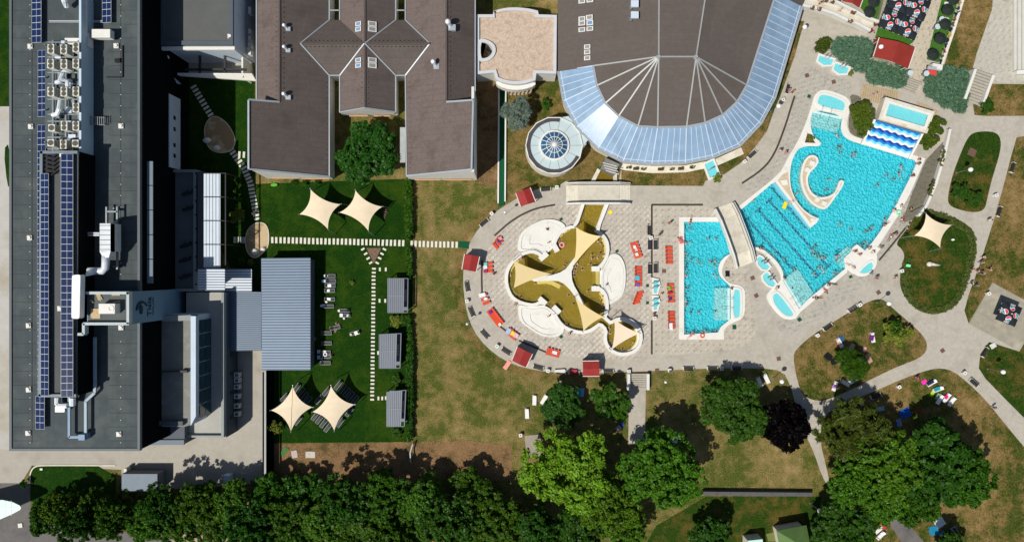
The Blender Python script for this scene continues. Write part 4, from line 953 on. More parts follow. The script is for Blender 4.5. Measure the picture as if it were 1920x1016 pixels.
for i, (s, l, hx) in enumerate((('727,522 765,522 764,586 727,586', 'garden cabin with a ribbed grey roof, top one of three', .3), ('711,627 752,625 750,690 711,690', 'garden cabin with a ribbed grey roof, middle one of three', .3), ('725,735 761,731 758,799 725,799', 'garden cabin with a ribbed grey roof, bottom one of three', .3))):
    a, b, c_, d = pts(s, 2.6); t = T('garden_cabin', l, 'cabin', sum((a, b, c_, d), Vector()) / 4 * 1, 0, 'cabins along the hedge'); t.location.z = 0
    b2, c2 = a.lerp(b, .8), d.lerp(c_, .8)
    m = MB(); m.slab([a, b2, c2, d], .12); O('roof', m, metald, t)
    m = MB()
    for k in range(9): m.bar(a.lerp(b2, k / 8) + Vector((0, 0, .04)), d.lerp(c2, k / 8) + Vector((0, 0, .04)), .09, .1)
    m.bar(a.lerp(d, .5) + Vector((0, 0, .05)), b2.lerp(c2, .5) + Vector((0, 0, .05)), .12, .1); O('roof_rib', m, M('cabin_rib', (136, 142, 152), .5, .05, .5), t)
    m = MB()
    for p in (a, b, c_, d): m.box(p.x * .985 + t.location.x * .015, p.y * .985 + t.location.y * .015, 0, 2.5, .14, .14)
    m.bar(b + Vector((0, 0, -.05)), c_ + Vector((0, 0, -.05)), .14, .14); m.bar(a, b, .12, .12); m.bar(d, c_, .12, .12); O('frame', m, metald, t)
    cc = (b + c_) / 2; m = MB(); m.box(cc.x - .1, cc.y, 0, 2.2, .1, (b - c_).length * .8); O('back_wall', m, dark, t)
    m = MB(); q = (a + b + c_ + d) / 4; m.box(q.x, q.y, 0.02, .18, 3.2, 5.8); O('floor', m, metald, t)
    m = MB(); m.box(q.x + .6, q.y, .2, .75, 1.6, 2.2); O('daybed', m, M('daybed_cushion', (200, 196, 186), .8, .05, 1), t)
for y, nf, l in ((703, 0, 'topmost'), (713, 0, 'second'), (725, 0, 'third'), (743, 0, 'fourth'), (761, 1, 'fifth'), (776, 1, 'sixth')):
    t = T('wall_air_unit', 'white outdoor air unit on the yard side wall, %s in the column' % l, 'air unit', P(444, y, 0), 0, 'air units beside the hotel yard')
    p = P(444, y, 1.6); m = MB(); m.box(p.x, p.y, .5, 1.7, .95, .85); O('casing', m, wallw if not nf else M('unit_casing', 0), t)
    m = MB(); m.cyl(p, .3, 1.7, 1.73, 14); O('fan', m, M('fan_grille', 0), t)
    m = MB(); p2 = P(451, y, .4); m.box(p2.x, p2.y, 0, .5, .5, .8); O('bracket', m, steel, t)
m = MB(); m.box(*P(498.5, 800, 2).xy, 0, 3.3, .3, 20.5); yw = T('yard_wall', 'tall dark wall between the hotel yard and the garden', 'wall', P(498.5, 800)); O('wall', m, charc, yw)
m = MB(); m.box(*P(497.2, 800, 3.4).xy, 3.3, 3.45, .35, 20.5); O('coping', m, M('wall_cap', (170, 172, 168), .6, .05, 1), yw)
m = MB(); m.box(*P(509, 800, 1).xy, 0, 1.8, .25, 20.5); O('lower_wall', m, charc, yw)
bld('service_hut', 'low service hut with a grey blue roof beside the tree row', '228,888 295,888 295,920 228,920', 3, M('hut_wall', (120, 126, 132), .8, .05, 1), M('hut_roof', (118, 132, 146), .6, .06, .8), None, 'hut')
m = MB(); m.box(*P(241, 879, .5).xy, 0, 1.6, .5, .8); tag(O('service_post', m, wallw, None, P(241, 879)), 'small white service post above the low hut', 'post')
cn = T('mint_canopy', 'pointed mint green canopy at the left edge of the car park', 'canopy', P(0, 955))
o_ = [P(*a, 4.2) for a in ((-60, 948), (-20, 938), (5, 936.5), (25, 941), (37, 947), (40, 951), (38, 955), (25, 962), (0, 973), (-60, 1000))]
m = MB(); m.prism(o_, 4.1, 4.25, bottom=True); O('canopy_sheet', m, greentr, cn)
m = MB(); m.bar(P(-60, 955, 4.28), P(28, 951, 4.28), .06, .06)
for k in range(4): m.bar(P(5 + k * 12 - 20, 938, 4.27), P(5 + k * 12 - 20, 966, 4.27), .05, .05)
O('seam', m, steel, cn); m = MB(); m.box(*P(-10, 952, 0).xy, 0, 4.1, .3, .3); O('post', m, steel, cn)
m = MB(); m.box(*P(39, 984, 0).xy, .02, .2, .8, .8, .1); tag(O('ground_hatch', m, wallw, None, P(39, 984)), 'pale square hatch in the car park paving', 'hatch')
m = MB(); m.box(*P(79, 878.5, 0).xy, .05, .3, .5, .35); tag(O('ground_box', m, white, None, P(79, 878.5)), 'small white box standing on the front lawn', 'box')
m = MB(); m.box(*P(424, 898, 2).xy, 0, 1.8, 1.2, 1.3); tag(O('electric_cabinet', m, wallb, None, P(424, 898)), 'pale blue electric cabinet at the yard edge by the trees', 'cabinet')

# ------------------------------------------------------------------ brown gabled guest house
gh = T('guest_house', 'brown gabled guest house with three parallel wings', 'house', P(680, 160))
def plane(s, m_, nm='roof', t_=.25, par=gh):
    m = MB(); m.slab(pts(s), t_); return O(nm, m, m_, par)
E = 5.0
plane('481,-120,7.2 524,-120,9 524,192,9 481,188,7.2', roofb)
plane('524,-120,9 618,-120,5 618,38,5 563,82,7.4 618,142,5 618,190,5 524,190,9', roofg); plane('466,188,11.4 618,190,5 618,332,5 466,317,11.4', roofg)
plane('563,82,7.4 618,38,5 637,38,5 683,82,7.4', roofg); plane('563,82,7.4 683,82,7.4 637,142,5 618,142,5', roofg)
plane('637,-120,5 684,-120,7.4 684,82,7.4 637,38,5', roofb); plane('684,-120,7.4 742,-120,5 742,38,5 684,82,7.4', roofg)
plane('684,82,7.4 637,142,5 637,211,5 684,202,7.4', roofb); plane('684,82,7.4 684,202,7.4 742,210,5 742,142,5', roofg)
plane('684,82,7.4 742,38,5 760,38,5 806,82,7.2', roofg); plane('684,82,7.4 806,82,7.2 760,142,5 742,142,5', roofg)
plane('760,-120,5 837,-120,8.6 837,190,8.6 760,190,5 760,142,5 806,82,7.2 760,38,5', roofb); plane('760,190,5 887,188,10.9 884,318,10.9 762,330,5', roofb)
plane('837,-120,8.6 891,-120,5.6 891,190,5.6 837,192,8.6', roofg)
m = MB()
for s, z0, z1 in (('484,-120 615,-120 615,327 502,327 502,200 484,200', 0, 4.7), ('640,-120 739,-120 739,206 640,206', 0, 4.7), ('764,-120 889,-120 889,327 764,327', 0, 4.7), ('615,50 764,50 764,139 615,139', 0, 4.7)):
    o_ = pts(s, 4.7); m.prism(o_, z0, z1)
O('wall', m, wallw, gh)
m = MB()                                                                        # gable walls, thick
def gable(s):
    p = pts(s); q = [v + Vector((0, -.0, 0)) for v in p]; b = [v + Vector((0, .35, 0)) for v in p]
    m = MB(); n = len(p); m.add(q + b, [tuple(range(n)), tuple(range(2 * n - 1, n - 1, -1))] + [(i, (i + 1) % n, n + (i + 1) % n, n + i)[::-1] for i in range(n)]); O('gable_wall', m, wallw, gh)
gable('502,335,0 624.5,336,0 618,331,4.9 467,316.5,11.1')
gable('767,338,0 894.5,337.5,0 884,318,10.5 762.5,330,4.9')
gable('643,217,0 737,217,0 742,211,4.9 684,203,7.2 637,211,4.9')
m = MB(); m.prism(pts('890,190 894.5,190 894.5,337 890,337'), 0, 10.2)
O('side_wall', m, wallw, gh)
for (x0, x1, y, z) in ((510, 560, 333, 1.5), (566, 618, 334, 1.5), (655, 690, 216.5, 1.2), (701, 732, 216.5, 1.2), (778, 826, 336, 1.5), (832, 884, 336, 1.5)):
    m = MB(); a, b = P(x0, y, z), P(x1, y, z); m.bar(a + Vector((0, -.12, 0)), b + Vector((0, -.12, 0)), .25, .22); O('window_lintel', m, M('timber_lintel', (190, 150, 116), .8, .08, 1), gh)
m = MB()
for s in ('466,188,11.5 466,317,11.5 618,331.5,5.1', '524,191.5,9.1 466,187,11.5', '481,-20,7.3 481,188,7.3', '617.5,-20,5.1 617.5,38,5.1 563,82,7.5 617.5,142,5.1 617.5,331,5.1', '637,-20,5.1 637,38,5.1', '637,142,5.1 637,211,5.1 684,202.5,7.5 742,210.5,5.1 742,142,5.1', '618,142,5.1 637,142,5.1', '742,142,5.1 760,142,5.1', '742,-20,5.1 742,38,5.1 684,82,7.5', '760,-20,5.1 760,38,5.1 806,82,7.3 760,142,5.1 762,329.5,5.1', '762,330,5.1 884,318,10.9 887,188,10.9 837,191.5,8.7', '891,-20,5.7 891,190,5.7', '683,82,7.5 637,142,5.1', '684,82,7.5 742,142,5.1', '618,20,5.1 637,20,5.1', '742,20,5.1 760,20,5.1'):
    q = pts(s)
    for a, b in zip(q[:-1], q[1:]): m.bar(a, b, .3 if a.z > 9 or b.z > 9 else .2, .16)
O('zinc_edge', m, flash, gh)
m = MB()
for s in ('524,-20,9.05 524,190,9.05', '684,-20,7.45 684,202,7.45', '837,-20,8.65 837,190,8.65', '563,82,7.45 806,82,7.45'):
    a, b = pts(s); m.bar(a, b, .3, .1)
O('ridge_cap', m, M('ridge_tile', (88, 78, 74), .8, .1, 1), gh)
m = MB()
def hooks(a, b, n):
    A, B = P(*a), P(*b)
    for k in range(n): p = A.lerp(B, (k + .5) / n); m.box(p.x, p.y, p.z - .05, p.z + .1, .14, .1)
for a, b, n in (((518, 0, 8.8), (518, 185, 8.8), 20), ((531, 0, 8.8), (531, 190, 8.8), 20), ((570, 77, 7.3), (680, 77, 7.3), 14), ((570, 88, 7.3), (680, 88, 7.3), 14), ((690, 77, 7.3), (800, 77, 7.3), 14), ((690, 88, 7.3), (800, 88, 7.3), 14), ((480, 195, 10.1), (480, 316, 10.1), 14), ((530, 196, 8.2), (530, 320, 8.2), 13), ((843, 0, 8.4), (843, 185, 8.4), 20), ((690, 100, 7.2), (690, 200, 7.2), 10), ((678, 100, 7.2), (678, 200, 7.2), 10), ((612, 150, 5.3), (612, 325, 5.3), 18), ((768, 150, 5.4), (768, 320, 5.4), 18)): hooks(a, b, n)
so = O('snow_hook', m, M('ridge_tile', 0), gh); tag(so, kind='stuff')
def skylight(x, y, z, w_, h_, sx, par, tint=None):
    p = P(x, y, z); fr = MB(); a = (CAM_H - z) / CAM_H / 10; w2, h2 = w_ * a / 2, h_ * a / 2
    v = [Vector((p.x - w2, p.y + h2, p.z - sx * w2)), Vector((p.x + w2, p.y + h2, p.z + sx * w2)), Vector((p.x + w2, p.y - h2, p.z + sx * w2)), Vector((p.x - w2, p.y - h2, p.z - sx * w2))]
    fr.slab(v, .2); f = O('skylight', fr, white, par)
    c = sum(v, Vector()) / 4; g = MB(); g.slab([c + (q - c) * .72 + Vector((0, 0, .015)) for q in v], .1); O('pane', g, tint or M('sky_pane', (.16, .28, .46), .12, .1, .5, spec=.8), f)
for x in (671.5,):
    for y in (45, 55, 113, 123): skylight(x, y, 7.05, 12, 8, .5, gh)
for x in (698,):
    for y in (45, 55, 113, 123): skylight(x, y, 7.05, 15, 9, -.42, gh, M('grey_pane', (150, 150, 150), .3, .1, 1))
vt = Many(T('roof_cowl', 'roof cowl', 'roof vent'))
m = MB(); m.box(0.1, -.1, -.3, .12, .85, .7); O('base_plate', m, flash, vt.root); m = MB(); m.tube([(-.1, .1, 0), (-.25, .25, .8)], .24, 8); m.ball((-.3, .28, .95), .34, 8, 5); O('cowl', m, chrome, vt.root)
for x, y, z, sc, l in ((539, 54, 8.4, 1, 'zinc roof cowl on the left slope, topmost of three'), (539, 94, 8.4, 1, 'zinc roof cowl on the left slope, middle of three'), (539, 182, 8.4, 1.1, 'zinc roof cowl on the left slope, lowest of three'), (846, 51, 8.4, 1.5, 'large zinc roof cowl on the right wing ridge'), (818, 124, 7.8, 1.35, 'wide zinc roof cowl on the right brown slope')):
    vt.put(P(x, y, z), 0, l, 'zinc roof cowls', sc)
vt.done()
plane('750,239,4.6 760,239,4.6 760,305,4.6 750,305,4.6', M('pergola_panel', (176, 180, 178), .5, .1, 1), 'side_canopy', .12)

# ------------------------------------------------------------------ gravel roofed hall and green ramp
gr = T('gravel_hall', 'low link building with a pale gravel roof and white rim', 'building', P(966, 85))
go = pts('893,28 924,28 926,21', 5) + chaikin(pts('926,21 945,16 966,14.5 990,16.5 1008.5,21', 5), 2, False) + pts('1010,28 1044,29 1043,139 1005.7,138 1004,150', 5) + chaikin(pts('1004,151 985,157 966,159 946,156 930,150', 5), 2, False) + pts('926,137 893,140', 5)
notch = chaikin(pts('888,72 912,72 924,78 931,88 931,101 924,112 912,117 888,117', 5), 2)
go2 = go
m = MB(); m.prism(go2, 0, 4.5, [[p for p in pts('895,78 912,79 922,86 924,95 921,104 912,110 895,110', 5)]]); O('wall', m, wallw, gr)
m = MB(); m.prism(inset(go2, .3), 4.5, 4.75, [pts('895,75 913,76 926,84 928,95 924,106 913,114 895,114', 5)]); O('gravel_roof', m, gravel, gr)
m = MB(); m.prism(go2, 4.5, 5.1, [inset(go2, .55)]); O('rim', m, M('rim_stone', (206, 206, 208), .7, .05, 1), gr)
nb = pts('895,73 913,74 927,83 930.5,95 926,107 914,116 895,116.5', 5.1); nb = chaikin(nb, 2); m = MB(); m.prism(nb, 4.5, 5.15, [inset(nb, .6)]); O('notch_rim', m, MATS['rim_stone'], gr)
m = MB(); m.sheet(inset(nb, .5), z=.8); O('notch_floor', m, wallw, gr)
for x, y in ((897, 97), (908, 97), (911, 105)): m = MB(); p = P(x, y, 1); m.cyl(p, .45, .8, 1.6, 12); O('notch_table', m, dark if x < 905 else beige, gr)
m = MB(); o_ = chaikin(pts('930,151 946,158 966,161 985,159 1004,153 1004,160 985,167 966,169 946,166 930,158', 4.6), 1); m.prism(o_, 2.6, 4.4); O('front_band', m, white, gr)
fw = MB()
for k in range(7):
    a = P(953 + k * 7.2, 173 - (k - 3) ** 2 * .12 + (k - 3) * -.6, 1.6); m = MB(); m.box(a.x, a.y, 0, 2.7, .12, .8); O('window_post', m, wood, gr)
    if k < 6:
        for z in (.9, 1.8): m = MB(); m.box(a.x + .34, a.y, z - .12, z, .6, .7); O('window_bar', m, wood, gr)
m = MB(); m.prism(pts('940,166 1003,160 1003,168 940,172'), 0, 2.4); O('window_glass', m, M('amber_glass', (120, 96, 60), .3, .2, 1), gr)
gw = T('green_walkway', 'long narrow green carpet ramp with white kerbs', 'ramp', P(941, 280))
m = MB(); m.prism([P(*a) for a in ((936.5, 170), (946.5, 170), (945.5, 385), (935, 388))], 0, .25); O('carpet', m, greenmat, gw)
for a, b in (((935.6, 168), (934, 381)), ((948.2, 168), (947, 378))): m = MB(); m.bar(P(*a, .25), P(*b, .25), .28, .6); O('kerb', m, white, gw)
tag(O('green_mat', MB().prism(pts('860,452 880,453 879,467 859,464'), 0, .06), greenmat, None, P(869, 459)), 'large green carpet mat at the end of the stepping stones', 'mat')

# ------------------------------------------------------------------ the glass skirted spa hall
hall = T('spa_hall', 'big spa hall with a brown seamed roof and curved blue glass skirt', 'hall', P(1262, 150))
inn = [(1112, 124), (1119, 161), (1135, 194), (1160, 218), (1196, 237), (1233, 239), (1287, 238), (1322, 231), (1355, 216), (1382, 191), (1400, 160), (1455, -12)]
outr = [(1046, 134), (1056, 190), (1081, 239), (1121, 279), (1168, 303), (1222, 308), (1285, 306.5), (1337, 296), (1387, 274), (1427, 232), (1453, 184), (1504, 13)]
ZI, ZO, ZA = 7.6, 4.6, 11.0
N1, N2 = P(1235, 107, ZA), P(1305, 107, ZA); I3 = [P(x, y, ZI) for x, y in inn]; O3 = [P(x, y, ZO) for x, y in outr]
def roofp(vs, nm='roof', mm=None): m = MB(); m.slab(vs, .2); return O(nm, m, mm or roofb2, hall)
roofb2 = M('hall_roofing', (99, 90, 85), .8, .09, 1.5, bump=.15, bsc=4, dirt=(92, 85, 77), dsc=.14, brick=(8.0, 1.2, .06, 0))
T1, T2 = P(1236, -150, ZA), P(1345, -150, ZA)
roofp([P(1046, 134, ZO + .6), P(1046, -150, ZO + .6), P(1236, -150, ZA), N1, I3[0]])
for k in range(5): roofp([N1, I3[k], I3[k + 1]])
roofp([N1, I3[5], I3[6], N2])
for k in range(6, 10): roofp([N2, I3[k], I3[k + 1]])
roofp([N2, I3[10], I3[11], P(1500, -150, ZI), T2]); roofp([N1, T1, T2, N2]); roofp([I3[11], O3[11], P(1560, -150, ZO), P(1500, -150, ZI)])
seam = M('seam_metal', (176, 178, 176), .5, .05, 1, metal=.3)
for a, b in [(N1, I3[k]) for k in range(6)] + [(N2, I3[k]) for k in range(6, 11)] + [(N1, N2), (N1, T1), (N2, T2)]:
    m = MB(); m.bar(a + Vector((0, 0, .06)), b + Vector((0, 0, .06)), .24, .14); O('roof_seam', m, seam, hall)
for n_ in (N1, N2): m = MB(); m.cyl(n_, .5, n_.z - .1, n_.z + .35, 10, .3); O('ridge_node', m, seam, hall)
for k in range(11):
    m = MB(); m.bar(I3[k], I3[k + 1], .34, .3); O('eave_rail', m, flash, hall)
    m = MB(); m.bar(O3[k] + Vector((0, 0, .0)), O3[k + 1], .36, .3); O('gutter', m, flash, hall)
    L = (O3[k] - O3[k + 1]).length; n = max(3, round(L / 1.22))
    for j in range(n):
        a, b = I3[k].lerp(I3[k + 1], j / n), I3[k].lerp(I3[k + 1], (j + 1) / n); c, d = O3[k].lerp(O3[k + 1], (j + 1) / n), O3[k].lerp(O3[k + 1], j / n)
        m = MB(); m.slab([a, b, c, d], .06); pn = O('roof_pane', m, glassb, hall)
        m = MB(); m.bar(a + Vector((0, 0, .04)), d + Vector((0, 0, .04)), .09 if j else .16, .1); O('glazing_bar', m, metall, pn)
        m = MB(); m.bar(d.lerp(a, .08) + Vector((0, 0, .03)), c.lerp(b, .08) + Vector((0, 0, .03)), .12, .04); O('glazing_rail', m, metall, pn)
wl_ = [P(*a) for a in [(1047, -150)] + [(x + (1262 - x) * .03, y + (150 - y) * .03) for x, y in outr] + [(1545, -150)]]
w2 = [Vector((p.x * 1.0, p.y, 0)) for p in [Vector((q.x, q.y, 0)) for q in [P(1050, -150)] + [P(x, y, ZO) * 1 for x, y in outr] + [P(1560, -150, 4)]]]
m = MB(); m.prism(inset(w2, .35), 0, 4.45); O('wall', m, cream, hall)
for k, (x, y) in enumerate(((1060, 215), (1098, 262), (1250, 311), (1300, 309), (1345, 299), (1395, 272))):
    pass
for x, y, w_, h_ in ((1091, 36, 12, 9), (1105, 33, 12, 9), (1091, 44, 12, 8), (1106, 43, 12, 9), (1091, 56, 12, 8), (1106, 54, 12, 8), (1091, 2, 12, 9), (1106, 0, 12, 9), (1101, 88, 11, 8), (1101, 98, 11, 8), (1101, 109, 11, 8)):
    skylight(x, y, 5.2 + .7 + (x - 1046) * .0316 - .25, w_, h_, .32, hall, M('grey_pane', 0) if (x + y) % 3 else None)
m = MB()
for y0, y1 in ((28, 33), (52, 58)): p = P(1087, 0, 6)
for x, y in ((1190, 8), (1190, 29)):
    t = T('roof_exhaust', 'square grey roof exhaust on the hall, %s of two' % ('upper' if y < 20 else 'lower'), 'roof exhaust', P(x, y, 9.6), 0, 'roof exhausts on the hall')
    p = P(x, y, 10.6); m = MB(); m.box(p.x, p.y, 9.3, 10.4, .9, .9); O('base', m, steel, t); m = MB(); m.box(p.x, p.y, 10.4, 10.8, 1.3, 1.15); O('cap', m, metall, t)
    m = MB(); q = P(x - 8, y + 8, 9.6); m.box(q.x, q.y, 9.2, 9.9, .4, .7); O('side_box', m, steel, t)
rt = T('rotunda', 'round pavilion with a pale roof ring and small glass dome', 'pavilion', P(1040, 275))
rc = P(1039, 273, 4.5); nn = 14
def ngon(c, r, n, z, a0=0): return [Vector((c.x + r * math.cos(a0 + 2 * math.pi * k / n), c.y + r * math.sin(a0 + 2 * math.pi * k / n), z)) for k in range(n)]
m = MB(); m.prism(ngon(rc, 5.15, 28, 0), 0, 4.1); m.prism(pts('1070,235 1086,250 1100,270 1085,285 1065,265', 4.2), 0, 4.0); O('wall', m, cream, rt)
m = MB(); m.prism(ngon(rc, 5.2, nn, 0), 4.1, 4.4); m.prism(pts('1048,221 1066,218 1083,240 1102,263 1091,280 1066,264', 4.35), 4.05, 4.35); O('roof', m, glassp, rt)
m = MB(); m.prism(ngon(rc, 5.22, nn, 0), 4.4, 4.6, [ngon(rc, 5.06, nn, 0)]); O('white_rim', m, white, rt)
m = MB(); m.ring(rc, 4.35, 5.0, 4.4, 4.56, 28, R(78), R(335)); O('dark_band', m, M('dark_band', (74, 72, 76), .7, .05, 1), rt)
for k in range(nn):
    a = 2 * math.pi * k / nn; m = MB(); q = Vector((math.cos(a), math.sin(a), 0)); m.bar(rc + q * 2.5 + Vector((0, 0, -.08)), rc + q * 4.95 + Vector((0, 0, -.02)), .06, .06); O('roof_seam', m, seam, rt)
m = MB(); m.cyl(rc, 2.75, 4.3, 4.75, 28); O('dome_curb', m, white, rt)
dz = 4.75
for k in range(16):
    for r0, r1, z0, z1 in ((2.5, 1.45, dz, dz + .55), (1.45, .4, dz + .55, dz + .85)):
        a0, a1 = 2 * math.pi * k / 16, 2 * math.pi * (k + 1) / 16
        v = [Vector((rc.x + r * math.cos(a), rc.y + r * math.sin(a), z)) for r, a, z in ((r0, a0, z0), (r0, a1, z0), (r1, a1, z1), (r1, a0, z1))]
        m = MB(); m.slab(v, .04); pn = O('dome_pane', m, M('dome_glass', (.02, .10, .20), .12, .6, 1.2, spec=.8), rt)
        m = MB(); m.bar(v[0] + Vector((0, 0, .03)), v[3] + Vector((0, 0, .03)), .1, .08); m.bar(v[0] + Vector((0, 0, .03)), v[1] + Vector((0, 0, .03)), .1, .08); O('dome_bar', m, white, pn)
m = MB(); m.ball((rc.x, rc.y, dz + .85), .42, 14, 6, (1, 1, .4)); O('dome_cap', m, white, rt)

for k, (x, y) in enumerate(((1178, 315), (1192, 317), (1205, 318), (1238, 318), (1258, 318), (1276, 317), (1296, 315))):
    p = P(x, y); t = T('planter', 'dark flower planter under the glass hall wall, ' + rank(k, 7, True), 'planter', p, 0, 'planters under the glass hall'); m = MB(); m.box(p.x, p.y, 0, .45, 1.0, .45); O('box', m, woodd if k % 2 else white, t); m = MB()
    for j in range(14): m.ball((p.x + random.uniform(-.42, .42), p.y + random.uniform(-.16, .16), .5 + random.random() * .2), .15, 5, 3)
    O('flowers', m, M('planter_leaves', (72, 74, 36), .9, .6, 5), t)

# ------------------------------------------------------------------ bridges, ramps, stairs
def bridge(name, lab, a, b, wdt, h, ns, cat='bridge'):
    A, B = Vector(a), Vector(b); A.z = B.z = 0; d = (B - A); L = d.length; u = d / L; n = Vector((-u.y, u.x, 0))
    t = T(name, lab, cat, (A + B) / 2); st = .3; ln = ns * st
    m = MB(); q = []
    prof = [(ln, h - .1), (L / 2, h), (L - ln, h - .1)]
    for s, z in prof: q.append(A + u * s + Vector((0, 0, z)))
    for p0, p1 in zip(q[:-1], q[1:]): m.slab([p0 + n * wdt / 2, p1 + n * wdt / 2, p1 - n * wdt / 2, p0 - n * wdt / 2], .3)
    O('deck', m, M('bridge_deck', (206, 200, 184), .85, .08, 1.5, dirt=(184, 177, 160), dsc=.6), t)
    for e in (0, 1):
        for k in range(ns):
            s = (k + .5) * st; s = s if e == 0 else L - s; z = (h - .1) * (k + 1) / (ns + 1); c = A + u * s
            m = MB(); m.box(c.x, c.y, 0, z, st * .96, wdt, math.atan2(u.y, u.x)); O('step', m, cream, t)
    for s in (-1, 1):
        m = MB(); pr = [(0, .9), (ln, h + .8), (L / 2, h + .95), (L - ln, h + .8), (L, .9)]
        q = [A + u * x + n * s * (wdt / 2 + .3) + Vector((0, 0, z)) for x, z in pr]
        for p0, p1 in zip(q[:-1], q[1:]): m.slab([p0 + n * .18, p1 + n * .18, p1 - n * .18, p0 - n * .18], 1.1)
        O('parapet', m, white, t)
        m = MB()
        for p0, p1 in zip(q[:-1], q[1:]):
            m.bar(p0 - n * s * .12 + Vector((0, 0, .12)), p1 - n * s * .12 + Vector((0, 0, .12)), .07, .2)
        O('rail', m, metald, t)
    return t
bridge('canal_bridge', 'cream arched footbridge across the olive water canal', P(1061.5, 364), P(1181, 364), 3.1, 1.0, 7)
bridge('pool_bridge', 'cream arched footbridge passing between the two turquoise pools', P(1356, 386), P(1397, 497), 3.0, 1.0, 8)
cz = T('canal', 'short olive canal between the glass hall and the arched bridge', 'canal', P(1130, 335))
m = MB(); m.prism(pts('1117,342 1122,325 1140,318 1152,328 1151,342'), 0, .05); O('canal_water', m, M('canal_olive', (120, 98, 20), .3, .12, 2), cz)
for a, b in (((1110, 343), (1123, 318)), ((1153, 342), (1153, 326))): m = MB(); m.bar(P(*a, .2), P(*b, .2), .7, .6); O('canal_wall', m, cream, cz)
m = MB(); m.box(*P(1143, 313, 2).xy, 0, 2.6, 2.8, 2.2, R(-25)); O('canal_gate', m, M('gate_glass', (130, 130, 128), .3, .2, 1), cz)
for k in range(4): m = MB(); m.bar(P(1130 + k * 2, 313 + k * 5 - 8, 2.7), P(1156 + k * 1.5, 320 + k * 5 - 8, 2.7), .12, .1); O('gate_bar', m, white, cz)
ar = T('arched_ramp', 'broad cream ramp with white parapets rising to the glass hall', 'ramp', P(1575, 30))
zr = lambda x: max(.25, 3.2 - (x - 1510) / 125 * 3.0)
lo = [(1500, 12), (1530, 18), (1563, 28.5), (1586, 40), (1604, 46), (1628, 59)]; hi = [(1500, -25), (1536, 0), (1568, 7), (1598, 22), (1621, 35), (1644, 43)]
for k in range(5):
    a, b, c, d = [P(x, y, zr(x)) for x, y in (lo[k], lo[k + 1], hi[k + 1], hi[k])]; m = MB(); m.slab([a, b, c, d], .4); O('deck', m, cream, ar)
for pth in (lo, hi):
    for k in range(5):
        (x0, y0), (x1, y1) = pth[k], pth[k + 1]; m = MB(); m.bar(P(x0, y0, zr(x0) + .3), P(x1, y1, zr(x1) + .3), .5, 1.3); O('parapet', m, white, ar)
for x, y in ((1561, 3.5), (1548, 1), (1600, 24), (1594, 40), (1536, 17.5), (1523, 15)):
    m = MB(); p = P(x, y, zr(x) + .9); m.box(p.x, p.y, p.z - .3, p.z + .1, .8, .45, R(-25)); b = O('planter_box', m, woodd, ar); m = MB()
    for k in range(14): m.ball((p.x + random.uniform(-.45, .45), p.y + random.uniform(-.25, .25), p.z + .15), .14, 5, 3)
    O('flowers', m, M('mixed_flowers', (120, 80, 50), .9, .5, 8), b)
for x, y in ((1639, 47), (1630, 60), (1640, 79)):
    m = MB(); p = P(x, y); m.cyl(p, .28, 0, .5, 10, .36); t = tag(O('flower_pot', m, woodd, None, p), ('red flower pot at the upper foot of the arched ramp', 'red flower pot at the lower foot of the arched ramp', 'red flower pot beside the red bar roof')[(1639, 1630, 1640).index(x)], 'flower pot', 'red flower pots'); m = MB()
    for k in range(20): m.ball((p.x + random.gauss(0, .22), p.y + random.gauss(0, .22), .6 + random.random() * .25), .13, 5, 3)
    O('flowers', m, M('red_flowers', (140, 44, 34), .9, .4, 8), t)
def stairs(lab, a, b, wdt, n, rise, walls=True):
    A, B = P(*a), P(*b); d = B - A; L = d.length; u = d / L; t = T('stairs', lab, 'stairs', (A + B) / 2); rz = math.atan2(u.y, u.x); nn_ = Vector((-u.y, u.x, 0))
    for k in range(n):
        c = A + u * (k + .5) * L / n; m = MB(); m.box(c.x, c.y, 0, rise * (n - k) / n + .05, L / n * .8, wdt, rz); O('step', m, M('stair_stone', (176, 170, 156), .85, .1, 2), t)
    if walls:
        for s in (-1, 1): m = MB(); m.bar(A + nn_ * s * (wdt / 2 + .3) + Vector((0, 0, .6)), B + nn_ * s * (wdt / 2 + .3) + Vector((0, 0, .5)), .5, 1.3); O('side_wall', m, wallw, t)
    return t
stairs('concrete stairs between two white side walls below the plaza', (1195, 699), (1195, 729), 3.0, 7, .5)
stairs('grey stairs with white side walls below the stone terrace', (1838, 139), (1819, 194), 2.9, 11, 1.2)
stairs('stone steps descending from the bar path toward the timber deck', (1707, 151), (1699, 172), 3.2, 6, .8, False)
sb = T('terrace_bleachers', 'long pale stone seating steps at the upper right corner', 'bleachers', P(1910, 60))
for k in range(6):
    m = MB(); m.prism([P(1898 + k * 5, -40), P(1903 + k * 5, -40), P(1903 + k * 5, 134), P(1898 + k * 5, 135)], 0, .4 + .4 * k); O('step', m, M('bleacher_stone', (204, 202, 194), .85, .06, 1), sb)
m = MB(); m.prism(pts('1898,136 1990,130 1990,138 1898,143'), 0, 1.2); O('end_wall', m, white, sb)
dk = T('timber_deck', 'timber boarded deck above the wide slide', 'deck', P(1655, 178))
for k in range(17):
    a, b = P(1619 + k * 4, 159 + k * .85), P(1614 + k * 4.1, 184 + k * 1.3); m = MB(); m.bar(a + Vector((0, 0, .1)), b + Vector((0, 0, .1)), .36, .1); O('board', m, wood, dk)
for k in range(9):
    a, b = P(1722 + k * 4.4, 191 + k * 2.2), P(1716 + k * 4.4, 208 + k * 2.4); m = MB(); m.bar(a + Vector((0, 0, .1)), b + Vector((0, 0, .1)), .4, .1); O('board', m, wood, dk)
gwall = T('retaining_wall', 'white retaining wall with flower boxes right of the big pool', 'wall', P(1750, 330))
